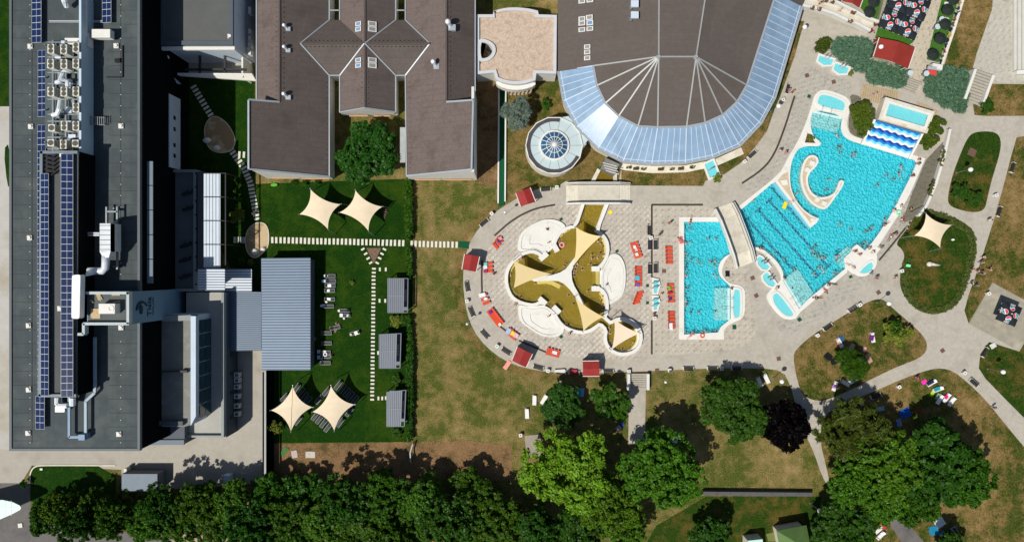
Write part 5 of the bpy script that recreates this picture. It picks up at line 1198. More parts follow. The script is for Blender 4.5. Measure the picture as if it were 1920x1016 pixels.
for a, b in (((1779, 243), (1768, 292)), ((1768, 292), (1752, 346)), ((1752, 346), (1735, 385)), ((1735, 385), (1720, 405))):
    m = MB(); m.bar(P(*a, .5), P(*b, .5), .45, 1.0); O('wall_segment', m, wallw, gwall)
for x, y in ((1770, 285), (1768, 294), (1764, 303), (1750, 345), (1746, 354), (1743, 363)):
    m = MB(); p = P(x, y, 1)
    for k in range(16): m.ball((p.x + random.gauss(0, .16), p.y + random.gauss(0, .4), .9 + random.random() * .3), .16, 5, 3)
    O('flower_box', m, M('wall_flowers', (84, 84, 34), .9, .6, 5), gwall)
cw = T('cafe_wall', 'white planter wall along the bar terrace with potted flowers', 'wall', P(1785, 60))
for a, b in (((1806, -10), (1785, 60)), ((1785, 60), (1762, 125))): m = MB(); m.bar(P(*a, .5), P(*b, .5), .5, 1.0); O('wall_segment', m, wallw, cw)
for k in range(12):
    m = MB(); p = P(1799 - k * 3.3, 8 + k * 9.8, 1)
    for q in range(8): m.ball((p.x + random.gauss(0, .12), p.y + random.gauss(0, .18), 1.1 + random.random() * .2), .15, 5, 3)
    O('potted_flowers', m, (M('yellow_flowers', (210, 170, 50), .9, .4, 6), black, M('red_flowers', 0), M('wall_flowers', 0))[(0, 1, 1, 2, 3, 1)[k % 6]], cw)
sw = T('south_fence', 'low grey panel fence under the parched grass at the bottom', 'fence', P(1420, 926))
for k in range(8):
    x = 1317 + k * 25.5; m = MB(); m.bar(P(x, 923 + k * .25, .55), P(x + 25, 923.2 + k * .25, .55), .7, 1.1); O('panel', m, M('fence_panel', (92, 92, 92), .7, .1, 1), sw)
    m = MB(); m.bar(P(x, 927.4 + k * .2, 1.0), P(x + 25, 927.6 + k * .2, 1.0), .08, .1); O('rail', m, white, sw)
for a, b, l in (((772, 836), (770, 868), 'bent steel fence rail at the lower end of the hedge'),):
    m = MB(); m.tube([P(774, 832, 1.2), P(769, 848, 1.2), P(770, 866, 1.2)], .15, 6); m.tube([P(774, 832, 0), P(774, 832, 1.2)], .08, 5); m.tube([P(770, 866, 0), P(770, 866, 1.2)], .08, 5); tag(O('fence_rail', m, steel, None, P(771, 850)), l, 'fence rail')

# ------------------------------------------------------------------ stepping stones in the lawn
stm = MB(); stm.box(0, 0, 0, .06, .42, 1.15); sm_ = O('stone', stm, stone).data; bpy.data.objects.remove([o for o in bpy.data.objects if o.data == sm_][0])
lawn_o = bpy.data.objects['garden_lawn']
def stones(path, sp, sc=(1, 1), jit=.03):
    q = [P(*a) for a in path]; L = [(b - a).length for a, b in zip(q[:-1], q[1:])]; tot = sum(L); n = int(tot / sp)
    for k in range(n):
        s = (k + .5) * tot / n; i = 0
        while s > L[i] and i < len(L) - 1: s -= L[i]; i += 1
        d = (q[i + 1] - q[i]).normalized(); p = q[i] + d * s
        o = bpy.data.objects.new('stone', sm_); COL.objects.link(o); o.parent = lawn_o
        o.location = (p.x + random.uniform(-jit, jit), p.y + random.uniform(-jit, jit), .02 + random.random() * .012); o.rotation_euler = (0, 0, math.atan2(d.y, d.x) + random.gauss(0, .02)); o.scale = (sc[0], sc[1], 1)
stones(((507, 450), (760, 456)), .75); stones(((768, 457), (860, 459)), .75); stones(((437, 450), (462, 450)), .6); stones(((445, 290), (462, 291)), .7)
stones(((431, 278), (458, 316), (470, 345), (483, 414)), .68); stones(((361, 160), (397, 219)), .72)
stones(((678, 463), (698, 497)), .8, (.8, .6)); stones(((723, 463), (705, 497)), .8, (.8, .6)); stones(((701, 500), (698, 752)), .71, (.8, .62)); stones(((707, 505), (729, 505)), .75, (.8, .6)); stones(((706, 564), (728, 564)), .75, (.8, .6)); stones(((706, 746), (727, 746)), .7, (.8, .6)); stones(((712, 661), (706, 661)), .5, (.8, .6))
def oval(s, lab, nm='sand_oval'):
    o = chaikin(pts(s), 3); c = sum(o, Vector()) / len(o); t = T(nm, lab, 'sitting area', (c.x, c.y, 0)); m = MB(); m.prism(o, 0, .16, [inset(o, .12)]); O('edge', m, cream, t); m = MB(); m.prism(inset(o, .11), 0, .14); O('floor', m, beige, t); return t
oval('460,440 468,425 482,416 498,418 505,432 505,460 497,472 480,486 468,480 460,464', 'beige oval sitting area at the crossing of stepping stones')
oval('383,238 392,222 404,217 416,222 430,235 442,258 441,275 430,286 410,288 393,281 384,262', 'shaded beige oval sitting area close to the hotel')
for x, y, rx, ry, l in ((478, 472, .75, .68, 'larger white boulder seat on the beige oval'), (495, 467, .5, .38, 'smaller white boulder seat on the beige oval'), (407, 278, .7, .5, 'rounded white seat on the shaded oval'), (389, 264, .8, .55, 'bean shaped white seat on the shaded oval')):
    m = MB(); p = P(x, y); m.ball((p.x, p.y, .2), 1, 14, 7, (rx, ry, .55)); tag(O('boulder_seat', m, white, None, p, sm=True), l, 'seat', 'white boulder seats')

# ------------------------------------------------------------------ shade sails
def sail(cs, lab, mt, pull=.16, n=14, dz=.35, seam=False, hs=None, gnd=0, cat='shade sail'):
    q = [P(*c) for c in cs]; c0 = sum(q, Vector()) / len(q); t = T('shade_sail', lab, cat, (c0.x, c0.y, gnd)); v = []; f = []
    if len(q) == 4:
        a, b, c, d = q
        for i in range(n + 1):
            for j in range(n + 1):
                u, w_ = i / n, j / n; p = a * (1 - u) * (1 - w_) + b * u * (1 - w_) + c * u * w_ + d * (1 - u) * w_
                k = 4 * pull * (u * (1 - u) * ((1 - w_) ** 2 + w_ ** 2) + w_ * (1 - w_) * ((1 - u) ** 2 + u ** 2))
                mid = (a + b) / 2 * (u * (1 - u) * (1 - w_) ** 2) + (b + c) / 2 * (w_ * (1 - w_) * u ** 2) + (c + d) / 2 * (u * (1 - u) * w_ ** 2) + (d + a) / 2 * (w_ * (1 - w_) * (1 - u) ** 2)
                s_ = u * (1 - u) * ((1 - w_) ** 2 + w_ ** 2) + w_ * (1 - w_) * ((1 - u) ** 2 + u ** 2)
                p += (c0 * s_ - mid) * 4 * pull * 1.5 if s_ > 0 else Vector()
                p.z += .05 * math.sin(u * 9 + w_ * 4) * math.sin(math.pi * u) * math.sin(math.pi * w_)
                v.append(p)
        f = [(i * (n + 1) + j, (i + 1) * (n + 1) + j, (i + 1) * (n + 1) + j + 1, i * (n + 1) + j + 1) for i in range(n) for j in range(n)]
    else:
        a, b, c = q; idx = {}
        for i in range(n + 1):
            for j in range(n + 1 - i):
                x, y = i / n, j / n; w_ = 1 - x - y; p = a * x + b * y + c * w_
                for (s_, e1, e2) in ((x * y, a, b), (y * w_, b, c), (w_ * x, c, a)): p += (c0 - (e1 + e2) / 2) * 4 * pull * 1.5 * s_ * (1 - min(1, 3 * (1 - {0: w_, 1: x, 2: y}[[x * y, y * w_, w_ * x].index(s_)])) * 0)
                idx[i, j] = len(v); v.append(p)
        for i in range(n):
            for j in range(n - i):
                f.append((idx[i, j], idx[i + 1, j], idx[i, j + 1]))
                if i + j < n - 1: f.append((idx[i + 1, j], idx[i + 1, j + 1], idx[i, j + 1]))
    m = MB(); b_ = len(v); m.add(v + [x - Vector((0, 0, .02)) for x in v], f + [tuple(b_ + k for k in r)[::-1] for r in f]); O('canvas', m, mt, t, sm=True)
    for k, p in enumerate(q):
        out_ = (p - c0); out_.z = 0; out_.normalize(); ft_ = p + out_ * (.7 if len(q) == 4 else .12); ft_.z = gnd
        m = MB(); m.tube([ft_, p + out_ * .12 + Vector((0, 0, .12))], .075, 6); O('post', m, steel, t)
    if seam:
        m = MB()
        for j in range(n):
            i1 = j * (n + 1) + (n - j); pass
        O('fold', MB().tube([v[i * (n + 1) + i] + Vector((0, 0, .04)) for i in range(n + 1)], .035, 5), M('sail_fold', (206, 180, 140), .85, .03, 1), t)
    return t
sail(((582, 355, 4.6), (638.7, 383, 3.4), (615, 430, 4.4), (561.4, 402, 3.2)), 'cream shade sail over the upper garden lawn, left one', sailm)
sail(((666.4, 357, 4.6), (717, 387.6, 3.4), (690.7, 433, 4.4), (636, 398.6, 3.2)), 'cream shade sail over the upper garden lawn, right one', sailm)
sail(((548.8, 723.6, 4.4), (585.7, 763, 3.2), (545.5, 808.7, 4.4), (508, 769, 3.2)), 'cream shade sail with a centre fold at the lower lawn corner', sailm, seam=True)
sail(((620.5, 723, 4.4), (664.5, 758, 3.2), (626.7, 807, 4.4), (586, 772, 3.2)), 'cream shade sail at the lower lawn ringed by black loungers', sailm)
sail(((1736, 400, 4.4), (1784.6, 422, 3.3), (1763, 464.5, 4.4), (1714, 442, 3.3)), 'cream shade sail above the ring hedge lawn', sailm)
sail(((1080, 426, 3.6), (1127, 442.6, 3.0), (1075.6, 498, 2.0)), 'ochre triangular sail over the upper thermal lobe', sailt, .10)
sail(((963, 488.7, 3.6), (1033.4, 513.8, 2.2), (963, 540, 3.4)), 'ochre triangular sail over the left thermal lobe', sailt, .10)
sail(((1078.6, 558.5, 2.2), (1131.7, 594, 3.4), (1094, 621, 3.6)), 'ochre triangular sail over the lower thermal lobe', sailt, .10)
sail(((1152, 598.5, 3.6), (1200, 624.5, 3.4), (1147, 655, 3.6)), 'cream triangular sail above the small round pool', M('pale_sail', (244, 224, 196), .85, .03, .5), .10)

# ------------------------------------------------------------------ red shelters, bar roofs, green and red huts
def shelter(s, lab, z=2.6, rise=.5, mt=redm, nm='red_shelter', cat='shelter', post=white, wallm=None):
    a, b, c, d = pts(s, z); c0 = (a + b + c + d) / 4; t = T(nm, lab, cat, (c0.x, c0.y, 0)); e, f = (a + b) / 2, (d + c) / 2; e = e + Vector((0, 0, rise)); f = f + Vector((0, 0, rise))
    m = MB(); m.slab([a, e, f, d], .12); O('roof_slope', m, mt, t); m = MB(); m.slab([e, b, c, f], .12); O('roof_slope', m, mt, t)
    m = MB()
    for p, q in ((a, d), (b, c)): m.bar(p + Vector((0, 0, .02)), q + Vector((0, 0, .02)), .12, .16)
    O('white_edge', m, white, t)
    for p in (a, b, c, d): p = p.lerp(c0, .12); m = MB(); m.box(p.x, p.y, 0, z, .12, .12); O('post', m, post, t)
    m = MB(); p, q = a.lerp(c0, .14), d.lerp(c0, .14); m.bar(Vector((p.x, p.y, 1.1)), Vector((q.x, q.y, 1.1)), .1, 2.0); O('back_wall', m, wallm or woodd, t); return t
shelter('967,362.4 994,351.7 1004.5,378.6 976,387.5', 'small red roofed shelter at the upper edge of the curved path')
shelter('871,476 899.5,481 893,509.6 866,505', 'small red roofed shelter at the left end of the plaza')
shelter('970,649.4 998.5,663.5 986.6,688.4 959.5,675.4', 'small red roofed shelter on the lower curved path')
shelter('1123,676 1123.7,705 1092.7,705 1092.7,676.5', 'small red roofed shelter at the bottom of the plaza')
shelter('1648,71 1716,90 1703,129 1637,106', 'large brick red bar roof below the dark parasols', 2.9, .6, redd, 'bar_roof', 'bar')
shelter('1584,-25 1622,-12 1612,15 1578,2', 'brick red hut roof at the top edge beside the ramp', 2.8, .6, redd, 'bar_hut', 'hut')
shelter('1606,-30 1655,-14 1648,12 1600,-5', 'second brick red roof cut by the top edge', 2.5, .5, redd, 'bar_hut', 'hut') if 0 else None
k_ = T('ice_cart', 'small kiosk with a grey lid and a red striped awning', 'kiosk', P(1747, 135)); p = P(1748, 130); m = MB(); m.box(p.x, p.y, 0, 1.6, 1.9, 1.0, R(-10)); O('body', m, wallw, k_)
m = MB(); m.slab([P(*a, 2.2) for a in ((1740, 124), (1757, 127), (1756, 132), (1739, 130))], .1); O('lid', m, M('grey_lid', (170, 174, 182), .5, .05, 1), k_); m = MB(); m.slab([P(1739, 131, 2.1), P(1756, 133, 2.1), P(1756, 142, 1.7), P(1737, 139, 1.7)], .08); O('awning', m, M('red_awning', (206, 66, 56), .7, .06, 2), k_)
gh2 = T('green_house', 'small house with a green hipped roof at the bottom edge', 'house', P(1490, 1010))
zg = 3.2; a, b, c, d = [P(x, y, zg) for x, y in ((1456, 994), (1512, 984), (1526, 1050), (1470, 1062))]; r1, r2 = P(1492, 1016, 5.0), P(1500, 1036, 5.0)
for s in ((a, b, r1), (b, c, r2, r1), (c, d, r2), (d, a, r1, r2)): m = MB(); m.slab(list(s), .15); O('roof', m, greenroof, gh2)
m = MB(); m.prism(inset([a, b, c, d], .4), 0, 3.1); O('wall', m, cream, gh2)
m = MB(); m.prism(pts('1436,1000 1454,996 1460,1014 1440,1014'), 0, .1); O('doorstep', m, M('mossy_slab', (112, 118, 66), .9, .1, 1), gh2)
h3 = bld('pale_hut', 'pale roofed hut cut off by the bottom edge', '1402,1013 1430,1010 1434,1060 1402,1060', 2.8, cream, greentr, None, 'hut')
bld('red_roofed_hut', 'salmon red roof half hidden under the lower tree row', '799,1000 862,1008 858,1080 799,1080', 3, cream, M('salmon_roof', (206, 126, 98), .8, .06, 1), None, 'hut')
# grilled snack tents lower right
t = T('food_stall', 'white topped stall with red and white stripes under the trees', 'stall', P(1645, 988)); m = MB(); m.slab([P(*a, 2.4) for a in ((1632, 979), (1655, 992), (1638, 1006), (1634, 1003))], .12); O('canopy', m, white, t)
for k in range(5): m = MB(); m.slab([P(1640 + k * 4.4, 972 + k * 3.1, 2.2), P(1644.4 + k * 4.4, 975.1 + k * 3.1, 2.2), P(1639.4 + k * 4.4, 981.1 + k * 3.1, 2.3), P(1635 + k * 4.4, 978 + k * 3.1, 2.3)], .08); O('stripe', m, M('red_awning', 0) if k % 2 == 0 else white, t)
for k in range(4): p = (P(1638, 984), P(1652, 992), P(1638, 1002), P(1650, 984))[k]; m = MB(); m.box(p.x, p.y, 0, 2.2, .1, .1); O('post', m, steel, t)

# ------------------------------------------------------------------ dark parasols with printed emblems
navy_c = M('navy_canvas', (30, 37, 44), .8, .08, 1, world=False); er = M('emblem_red', (214, 60, 76), .6, .03, 1); eb = M('emblem_blue', (40, 140, 190), .6, .03, 1)
pr = T('dark_parasol', 'dark parasol', 'parasol'); HS, zt, ze = 1.86, 3.1, 2.5
for k in range(4):
    c, s = math.cos(k * math.pi / 2), math.sin(k * math.pi / 2); Rz = lambda x, y, z: Vector((x * c - y * s, x * s + y * c, z))
    m = MB(); m.slab([Rz(0, 0, zt), Rz(-HS, -HS, ze), Rz(HS, -HS, ze)], .03); O('canopy_panel', m, navy_c, pr)
    m = MB(); m.slab([Rz(-HS, -HS, ze + .01), Rz(HS, -HS, ze + .01), Rz(HS, -HS - .02, ze - .24), Rz(-HS, -HS - .02, ze - .24)], .02); O('valance', m, navy_c, pr)
    sl_ = (zt - ze) / HS; zz_ = lambda y, o: zt + y * sl_ + o; cy, rr = -1.02, .50
    m = MB(); N = 28; disc = lambda r, o, f: [Rz(r * math.cos(t), cy + r * math.sin(t), zz_(cy + r * math.sin(t), o)) for t in f]
    m.face(disc(rr, .012, [2 * math.pi * i / N for i in range(N)])); m.cur = 1
    wave = lambda x, b_: b_ + .16 * math.sin(x * 5.2) * .55 + x * .28
    def cap(sign, base, cur):
        m.cur = cur; xs = [rr * .9 * (i / 9 - 1) for i in range(19)]; v = []; R9 = rr * .9
        for x in xs:
            ye = math.sqrt(max(0, R9 * R9 - x * x)) * sign; yb = wave(x, base); yb = min(yb, ye) if sign > 0 else max(yb, ye); yb = max(-abs(ye), min(abs(ye), yb))
            v += [Rz(x, cy + yb, zz_(cy + yb, .02)), Rz(x, cy + ye, zz_(cy + ye, .02))]
        f = [(2 * i, 2 * i + 2, 2 * i + 3, 2 * i + 1) if sign > 0 else (2 * i, 2 * i + 1, 2 * i + 3, 2 * i + 2) for i in range(18)]; m.add(v, f)
    cap(1, .04, 1); cap(-1, -.16, 2); O('emblem', m, [white, er, eb], pr)
    me = text_mesh('pepsi', .46, .004); me.name = 'lettering'; me.materials.clear(); me.materials.append(white)
    me.transform(Matrix.Rotation(k * math.pi / 2, 4, 'Z') @ Matrix.Translation((0, -1.64, zz_(-1.64, .02))) @ Matrix.Rotation(math.atan(sl_), 4, 'X')); o = bpy.data.objects.new('lettering', me); COL.objects.link(o); o.parent = pr
    for i in range(3):
        me = text_mesh('pepsi', .2, .004); me.name = 'lettering'; me.materials.clear(); me.materials.append(white); me.transform(Matrix.Rotation(k * math.pi / 2, 4, 'Z') @ Matrix.Translation((-1.2 + i * 1.2, -HS - .05, ze - .12)) @ Matrix.Rotation(math.pi / 2, 4, 'X')); o = bpy.data.objects.new('lettering', me); COL.objects.link(o); o.parent = pr
m = MB(); m.ball((0, 0, zt + .06), .13, 10, 6); O('finial', m, white, pr); m = MB(); m.cyl((0, 0), .04, 0, zt, 8); m.cyl((0, 0), .4, 0, .1, 12); O('pole', m, steel, pr)
PR = Many(pr)
for x, y, l in ((1675, 36, 'lower left of the group over artificial turf'), (1708, 49, 'lower right of the group over artificial turf'), (1690, 0, 'upper left of the group, cut by the top edge'), (1725, 13, 'upper right of the group over artificial turf'), (1739, -24, 'beyond the top edge above the bar path'), (1897, 588, 'alone on the stained concrete slab')):
    PR.put(P(x, y, zt) - Vector((0, 0, zt)), R(-22), 'navy square parasol with globe emblems, ' + l, 'dark parasols with globe emblems')
PR.done()
flat('turf', pts('1622,-25 1662,-20 1660,18 1646,52 1640,72 1700,88 1712,80 1735,10 1745,-25 1730,-30'), .07, turf)
flat('turf', pts('1600,0 1657,-20 1644,38 1625,30'), .08, turf)
flat('turf', pts('1770,-20 1802,-20 1785,40 1760,118 1737,112'), .07, turf)
m = MB(); m.bar(P(1660, -8, .5), P(1646, 46, .5), .55, 1); tag(O('stone_wall', m, M('rubble_wall', (160, 156, 136), .9, .2, 3), None, P(1653, 20)), 'low rubble wall left of the dark parasols', 'wall')
m = MB(); m.bar(P(1631, 110, .4), P(1683, 127, .4), .5, .8); tag(O('stone_wall', m, MATS['rubble_wall'], None, P(1657, 118)), 'low stone planter wall under the red bar roof', 'wall')
rp = T('round_parasol', 'parasol', 'parasol'); m = MB(); m.cyl((0, 0), 1.15, 2.3, 2.75, 8, .04); O('canopy', m, M('dark_green_canvas', (36, 44, 40), .85, .1, 1, world=False), rp); m = MB(); m.cyl((0, 0), .035, 0, 2.8, 6); O('pole', m, steel, rp)
RP = Many(rp)
for x, y in ((1632, 22), (1779, 18), (1774, 45), (1765, 72), (1752, 102), (1790, -2), (1640, 3)):
    RP.put(P(x, y, 2.5) - Vector((0, 0, 2.5)), 0, 'dark green parasol ' + {1632: 'left of the rubble wall', 1779: 'second down beside the bar terrace wall', 1774: 'third down beside the bar terrace wall', 1765: 'fourth down beside the bar terrace wall', 1752: 'lowest beside the bar terrace wall', 1790: 'highest beside the bar terrace wall', 1640: 'left of the rubble wall at the top edge'}[x], 'dark green parasols')
RP.done()
bt = T('bar_table', 'table', 'table'); m = MB(); m.cyl((0, 0), .52, 1.0, 1.05, 18); O('table_top', m, glassp, bt); m = MB(); m.cyl((0, 0), .05, 0, 1, 8); m.cyl((0, 0), .3, 0, .05, 12); O('pedestal', m, steel, bt); BT = Many(bt)
for x, y, l in ((1760, 40, 'upper mint round table on the bar path'), (1752, 54, 'middle mint round table on the bar path'), (1731, 141, 'mint round table beside the small kiosk'), (1701, 140, 'mint round table at the stone step top')): BT.put(P(x, y, 1), 0, l, 'mint bar tables')
for k in range(len([1])): pass
BT.done()
for x, y, a, l in ((1635, 10, 30, 'white garden chair left of the rubble wall'), (1771, 9, 0, 'white table beside the bar path'), (1747, 40, 0, ''), (1758, 78, 20, 'white chair near the bar terrace wall, lower'), (1770, 38, 50, 'white chair near the bar terrace wall, upper')):
    if l: m = MB(); p = P(x, y); m.box(p.x, p.y, .4, .46, .6, .6, R(a)); m.box(p.x, p.y, 0, .4, .08, .5, R(a)); m.box(p.x + .25, p.y, .46, .9, .05, .5, R(a)); tag(O('garden_chair', m, white, None, p), l, 'chair')

# ------------------------------------------------------------------ trees, shrubs, hedges
rng = np.random.default_rng(11)
def leaf_mesh(name, centers, radii, per, size, mat, flat_=.75, needle=1.0, up=.35):
    n = len(centers) * per; C = np.repeat(np.array(centers), per, 0); Rr = np.repeat(np.array(radii), per)
    d = rng.normal(size=(n, 3)); d[:, 2] += up; d /= np.linalg.norm(d, axis=1)[:, None]
    r = Rr * (rng.random(n) ** .45); p = C + d * r[:, None] * np.array([1, 1, flat_])
    nr = d * .9 + rng.normal(size=(n, 3)) * .55 + np.array([0, 0, .45]); nr /= np.linalg.norm(nr, axis=1)[:, None]
    t = np.cross(nr, rng.normal(size=(n, 3))); t /= np.linalg.norm(t, axis=1)[:, None]; b = np.cross(nr, t)
    s = size * rng.uniform(.6, 1.35, n); s1 = (s * needle)[:, None]; s2 = (s / needle)[:, None] * .62
    v = np.stack([p - t * s1, p + b * s2, p + t * s1, p - b * s2], 1).reshape(-1, 3)
    me = bpy.data.meshes.new(name); me.vertices.add(4 * n); me.vertices.foreach_set('co', v.astype(np.float32).ravel())
    me.loops.add(4 * n); me.loops.foreach_set('vertex_index', np.arange(4 * n, dtype=np.int32))
    me.polygons.add(n); me.polygons.foreach_set('loop_start', np.arange(0, 4 * n, 4, dtype=np.int32)); me.polygons.foreach_set('loop_total', np.full(n, 4, np.int32))
    me.update(); me.validate(); me.materials.append(mat); return me
def crown(seed, nl, nc, per, size, mat, hgt=1.0, needle=1.0, rag=.34):
    global rng; rng = np.random.default_rng(seed); cs, rs = [], []
    lob = []
    for k in range(nl):
        a = rng.random() * 6.283; r = .72 * math.sqrt(rng.random()); z = (rng.random() - .35) * .75 * math.sqrt(max(0, 1 - r * r)) + .1
        lob.append((r * math.cos(a), r * math.sin(a), z * hgt, rng.uniform(.2, .4) * (1.1 - .35 * r)))
    lob.append((0, 0, .45 * hgt, .42)); lob.append((0, 0, 0, .55))
    for k in range(nc):
        L = lob[rng.integers(len(lob))]; d = rng.normal(size=3); d[2] = abs(d[2]) * 1.1 - .25; d /= np.linalg.norm(d); q = L[3] * (.8 + rag * rng.random())
        cs.append((L[0] + d[0] * q, L[1] + d[1] * q, L[2] + d[2] * q * .9)); rs.append(rng.uniform(.055, .13))
    return leaf_mesh('crown', cs, rs, per, size, mat, needle=needle)
g_mid = M_leaf('leaf_mid_green', (.02, .07, .002), (.05, .125, .005)); g_dark = M_leaf('leaf_dark_green', (.014, .058, .003), (.032, .1, .006)); g_lime = M_leaf('leaf_bright_green', (.09, .19, .006), (.19, .32, .016))
g_plum = M_leaf('leaf_dark_purple', (.0018, .001, .0014), (.004, .0024, .003), 1.3, .003); g_oliv = M_leaf('leaf_olive', (.032, .06, .006), (.068, .098, .01)); g_blue = M_leaf('leaf_blue_green', (.12, .17, .13), (.22, .28, .22)); g_yel = M_leaf('leaf_yellow_green', (.10, .15, .012), (.2, .24, .03)); g_jun = M_leaf('leaf_juniper', (.065, .15, .085), (.13, .235, .15), 2)
CR = {'midl': [crown(21, 16, 360, 46, .044, M_leaf('leaf_light_green', (.032, .095, .004), (.07, .155, .008)))], 'midd': [crown(22, 18, 360, 46, .04, g_dark, rag=.3)], 'mid': [crown(s, 20, 420, 46, .042, g_mid) for s in (1, 2, 3)], 'dark': [crown(s, 34, 640, 40, .046, g_dark, rag=.2) for s in (4, 5)], 'lime': [crown(6, 22, 480, 50, .034, g_lime)],
      'green': [crown(7, 34, 640, 46, .036, M_leaf('leaf_fresh_green', (.034, .108, .004), (.082, .18, .008)))], 'plum': [crown(8, 26, 560, 40, .05, g_plum, rag=.12)], 'olive': [crown(9, 30, 520, 46, .05, g_oliv, needle=1.7)],
      'blue': [crown(10, 16, 260, 46, .06, g_blue, needle=2.2)], 'yel': [crown(12, 10, 200, 36, .07, g_yel)], 'bush': [crown(13, 10, 220, 36, .07, g_mid, rag=.15)], 'bushy': [crown(17, 10, 300, 40, .055, M_leaf('leaf_warm_green', (.045, .08, .005), (.095, .135, .01)), rag=.12)], 'bushd': [crown(14, 10, 220, 36, .07, g_dark, rag=.1)],
      'spruce': [crown(15, 16, 300, 40, .075, g_mid, needle=2.4)]}
def trunk_mesh():
    m = MB(); m.tube([(0, 0, 0), (.02, .01, .35), (0, .02, .75)], .05, 8, .03)
    for k in range(7):
        a = k * .9; z = .4 + .05 * k; m.tube([(0, .01, z), (.18 * math.cos(a), .18 * math.sin(a), z + .14), (.42 * math.cos(a), .42 * math.sin(a), z + .24)], .022, 5, .008)
    o = O('trunk', m, bark); me = o.data; bpy.data.objects.remove(o); return me
TRK = trunk_mesh()
def tree(px, py, rad, ztop, kind, label, group=None, cat='tree', nm='tree', hr=None):
    r = rad / 10.0; hr = hr or min(ztop * .48, r * .95); zc = ztop - hr * .95; c = P(px, py, zc); r *= (CAM_H - zc) / CAM_H
    t = T(nm, label, cat, (c.x, c.y, 0), 0, group); me = random.choice(CR[kind]); o = bpy.data.objects.new('crown' if cat == 'tree' else 'foliage', me); COL.objects.link(o); o.parent = t
    o.location = (0, 0, zc); o.scale = (r, r, hr); o.rotation_euler = (0, 0, random.random() * 6.28)
    k = bpy.data.objects.new('trunk' if cat == 'tree' else 'stem', TRK); COL.objects.link(k); k.parent = t; k.scale = (max(.6, r), max(.6, r), max(.5, zc * 1.25)); return t
row = [(88, 962, 32), (118, 938, 34), (150, 972, 36), (180, 942, 38), (215, 968, 38), (250, 948, 40), (285, 975, 42), (310, 930, 40), (340, 968, 44), (375, 932, 44), (410, 975, 46), (440, 930, 46), (470, 972, 48), (505, 928, 48), (540, 975, 52), (570, 925, 50), (610, 970, 54), (645, 922, 52), (685, 968, 56), (720, 922, 52), (765, 970, 56), (800, 925, 52), (845, 968, 58), (880, 920, 50), (925, 970, 56), (900, 1005, 46), (560, 1008, 44), (480, 1008, 40), (650, 1010, 44), (740, 1010, 44)]
for i, (x, y, r) in enumerate(row):
    k = sorted(q[0] for q in row).index(x); tree(x, y + (8 if y < 952 else 4), r * 1.06, 6.2 + (i * 37 % 5) * .95, ('mid', 'mid', 'midl', 'mid', 'midd')[(i * 7) % 5], 'green tree in the dense bottom row, %s' % rank(k, len(row), True), 'trees in the dense bottom row', hr=4.2 + (i * 37 % 5) * .3)
TR = [(1058, 880, 88, 14, 'lime', 'big bright lime green tree below the round tree'), (1235, 880, 82, 13, 'green', 'tall fresh green tree beside the lower path end'), (1135, 940, 62, 12, 'green', 'green tree between the bright tree and the tall one'),
      (1010, 990, 52, 9.5, 'dark', 'dark tree at the bottom edge left of centre'), (1085, 1000, 55, 9, 'dark', 'dark tree at the bottom edge under the bright tree'), (1165, 985, 50, 9, 'green', 'green tree at the bottom edge below the tall green tree'),
      (1056, 757, 47, 6, 'dark', 'round dark green tree on the dry grass below the plaza'), (1139, 758, 45, 6, 'bush', 'bushy olive green tree left of the lower stairs'),
      (1374, 768, 70, 8.5, 'dark', 'full dark green tree beside the purple leaved tree'), (1463, 790, 57, 7, 'plum', 'dark purple leaved tree by the curved path'),
      (1598, 808, 66, 10, 'olive', 'olive toned conifer like tree beside the path bend'), (1650, 880, 80, 12, 'green', 'wide fresh green tree, nearest the path bend'), (1600, 900, 56, 11, 'green', 'lighter green tree under the olive toned tree'), (1748, 868, 84, 12, 'dark', 'dark spreading tree in the right cluster'),
      (1795, 895, 64, 11, 'mid', 'rightmost tree of the right cluster'), (1715, 925, 60, 11, 'mid', 'tree at the lower middle of the right cluster'), (1650, 935, 48, 10, 'green', 'tree above the striped food stall'), (1578, 990, 64, 9, 'dark', 'dark green tree between the green house and the food stall'), (1780, 1020, 34, 6, 'dark', 'dark tree at the lower right edge'), (1330, 1010, 44, 7, 'dark', 'dark tree on the lower lawn left of the green house'),
      (688, 290, 66, 8, 'dark', 'dark green courtyard tree between the guest house wings'), (966, 213, 31, 6, 'blue', 'silvery blue conifer beside the green ramp'), (445, 404, 15, 3, 'yel', 'small yellow green tree beside the glass pergola'), (517, 800, 14, 3, 'yel', 'small yellow green tree near the lower left sail'), (1592, 683, 30, 5, 'spruce', 'feathery green conifer on the lounger lawn')]
for x, y, r, z, k, l in TR: tree(x, y, r, z, k, l)
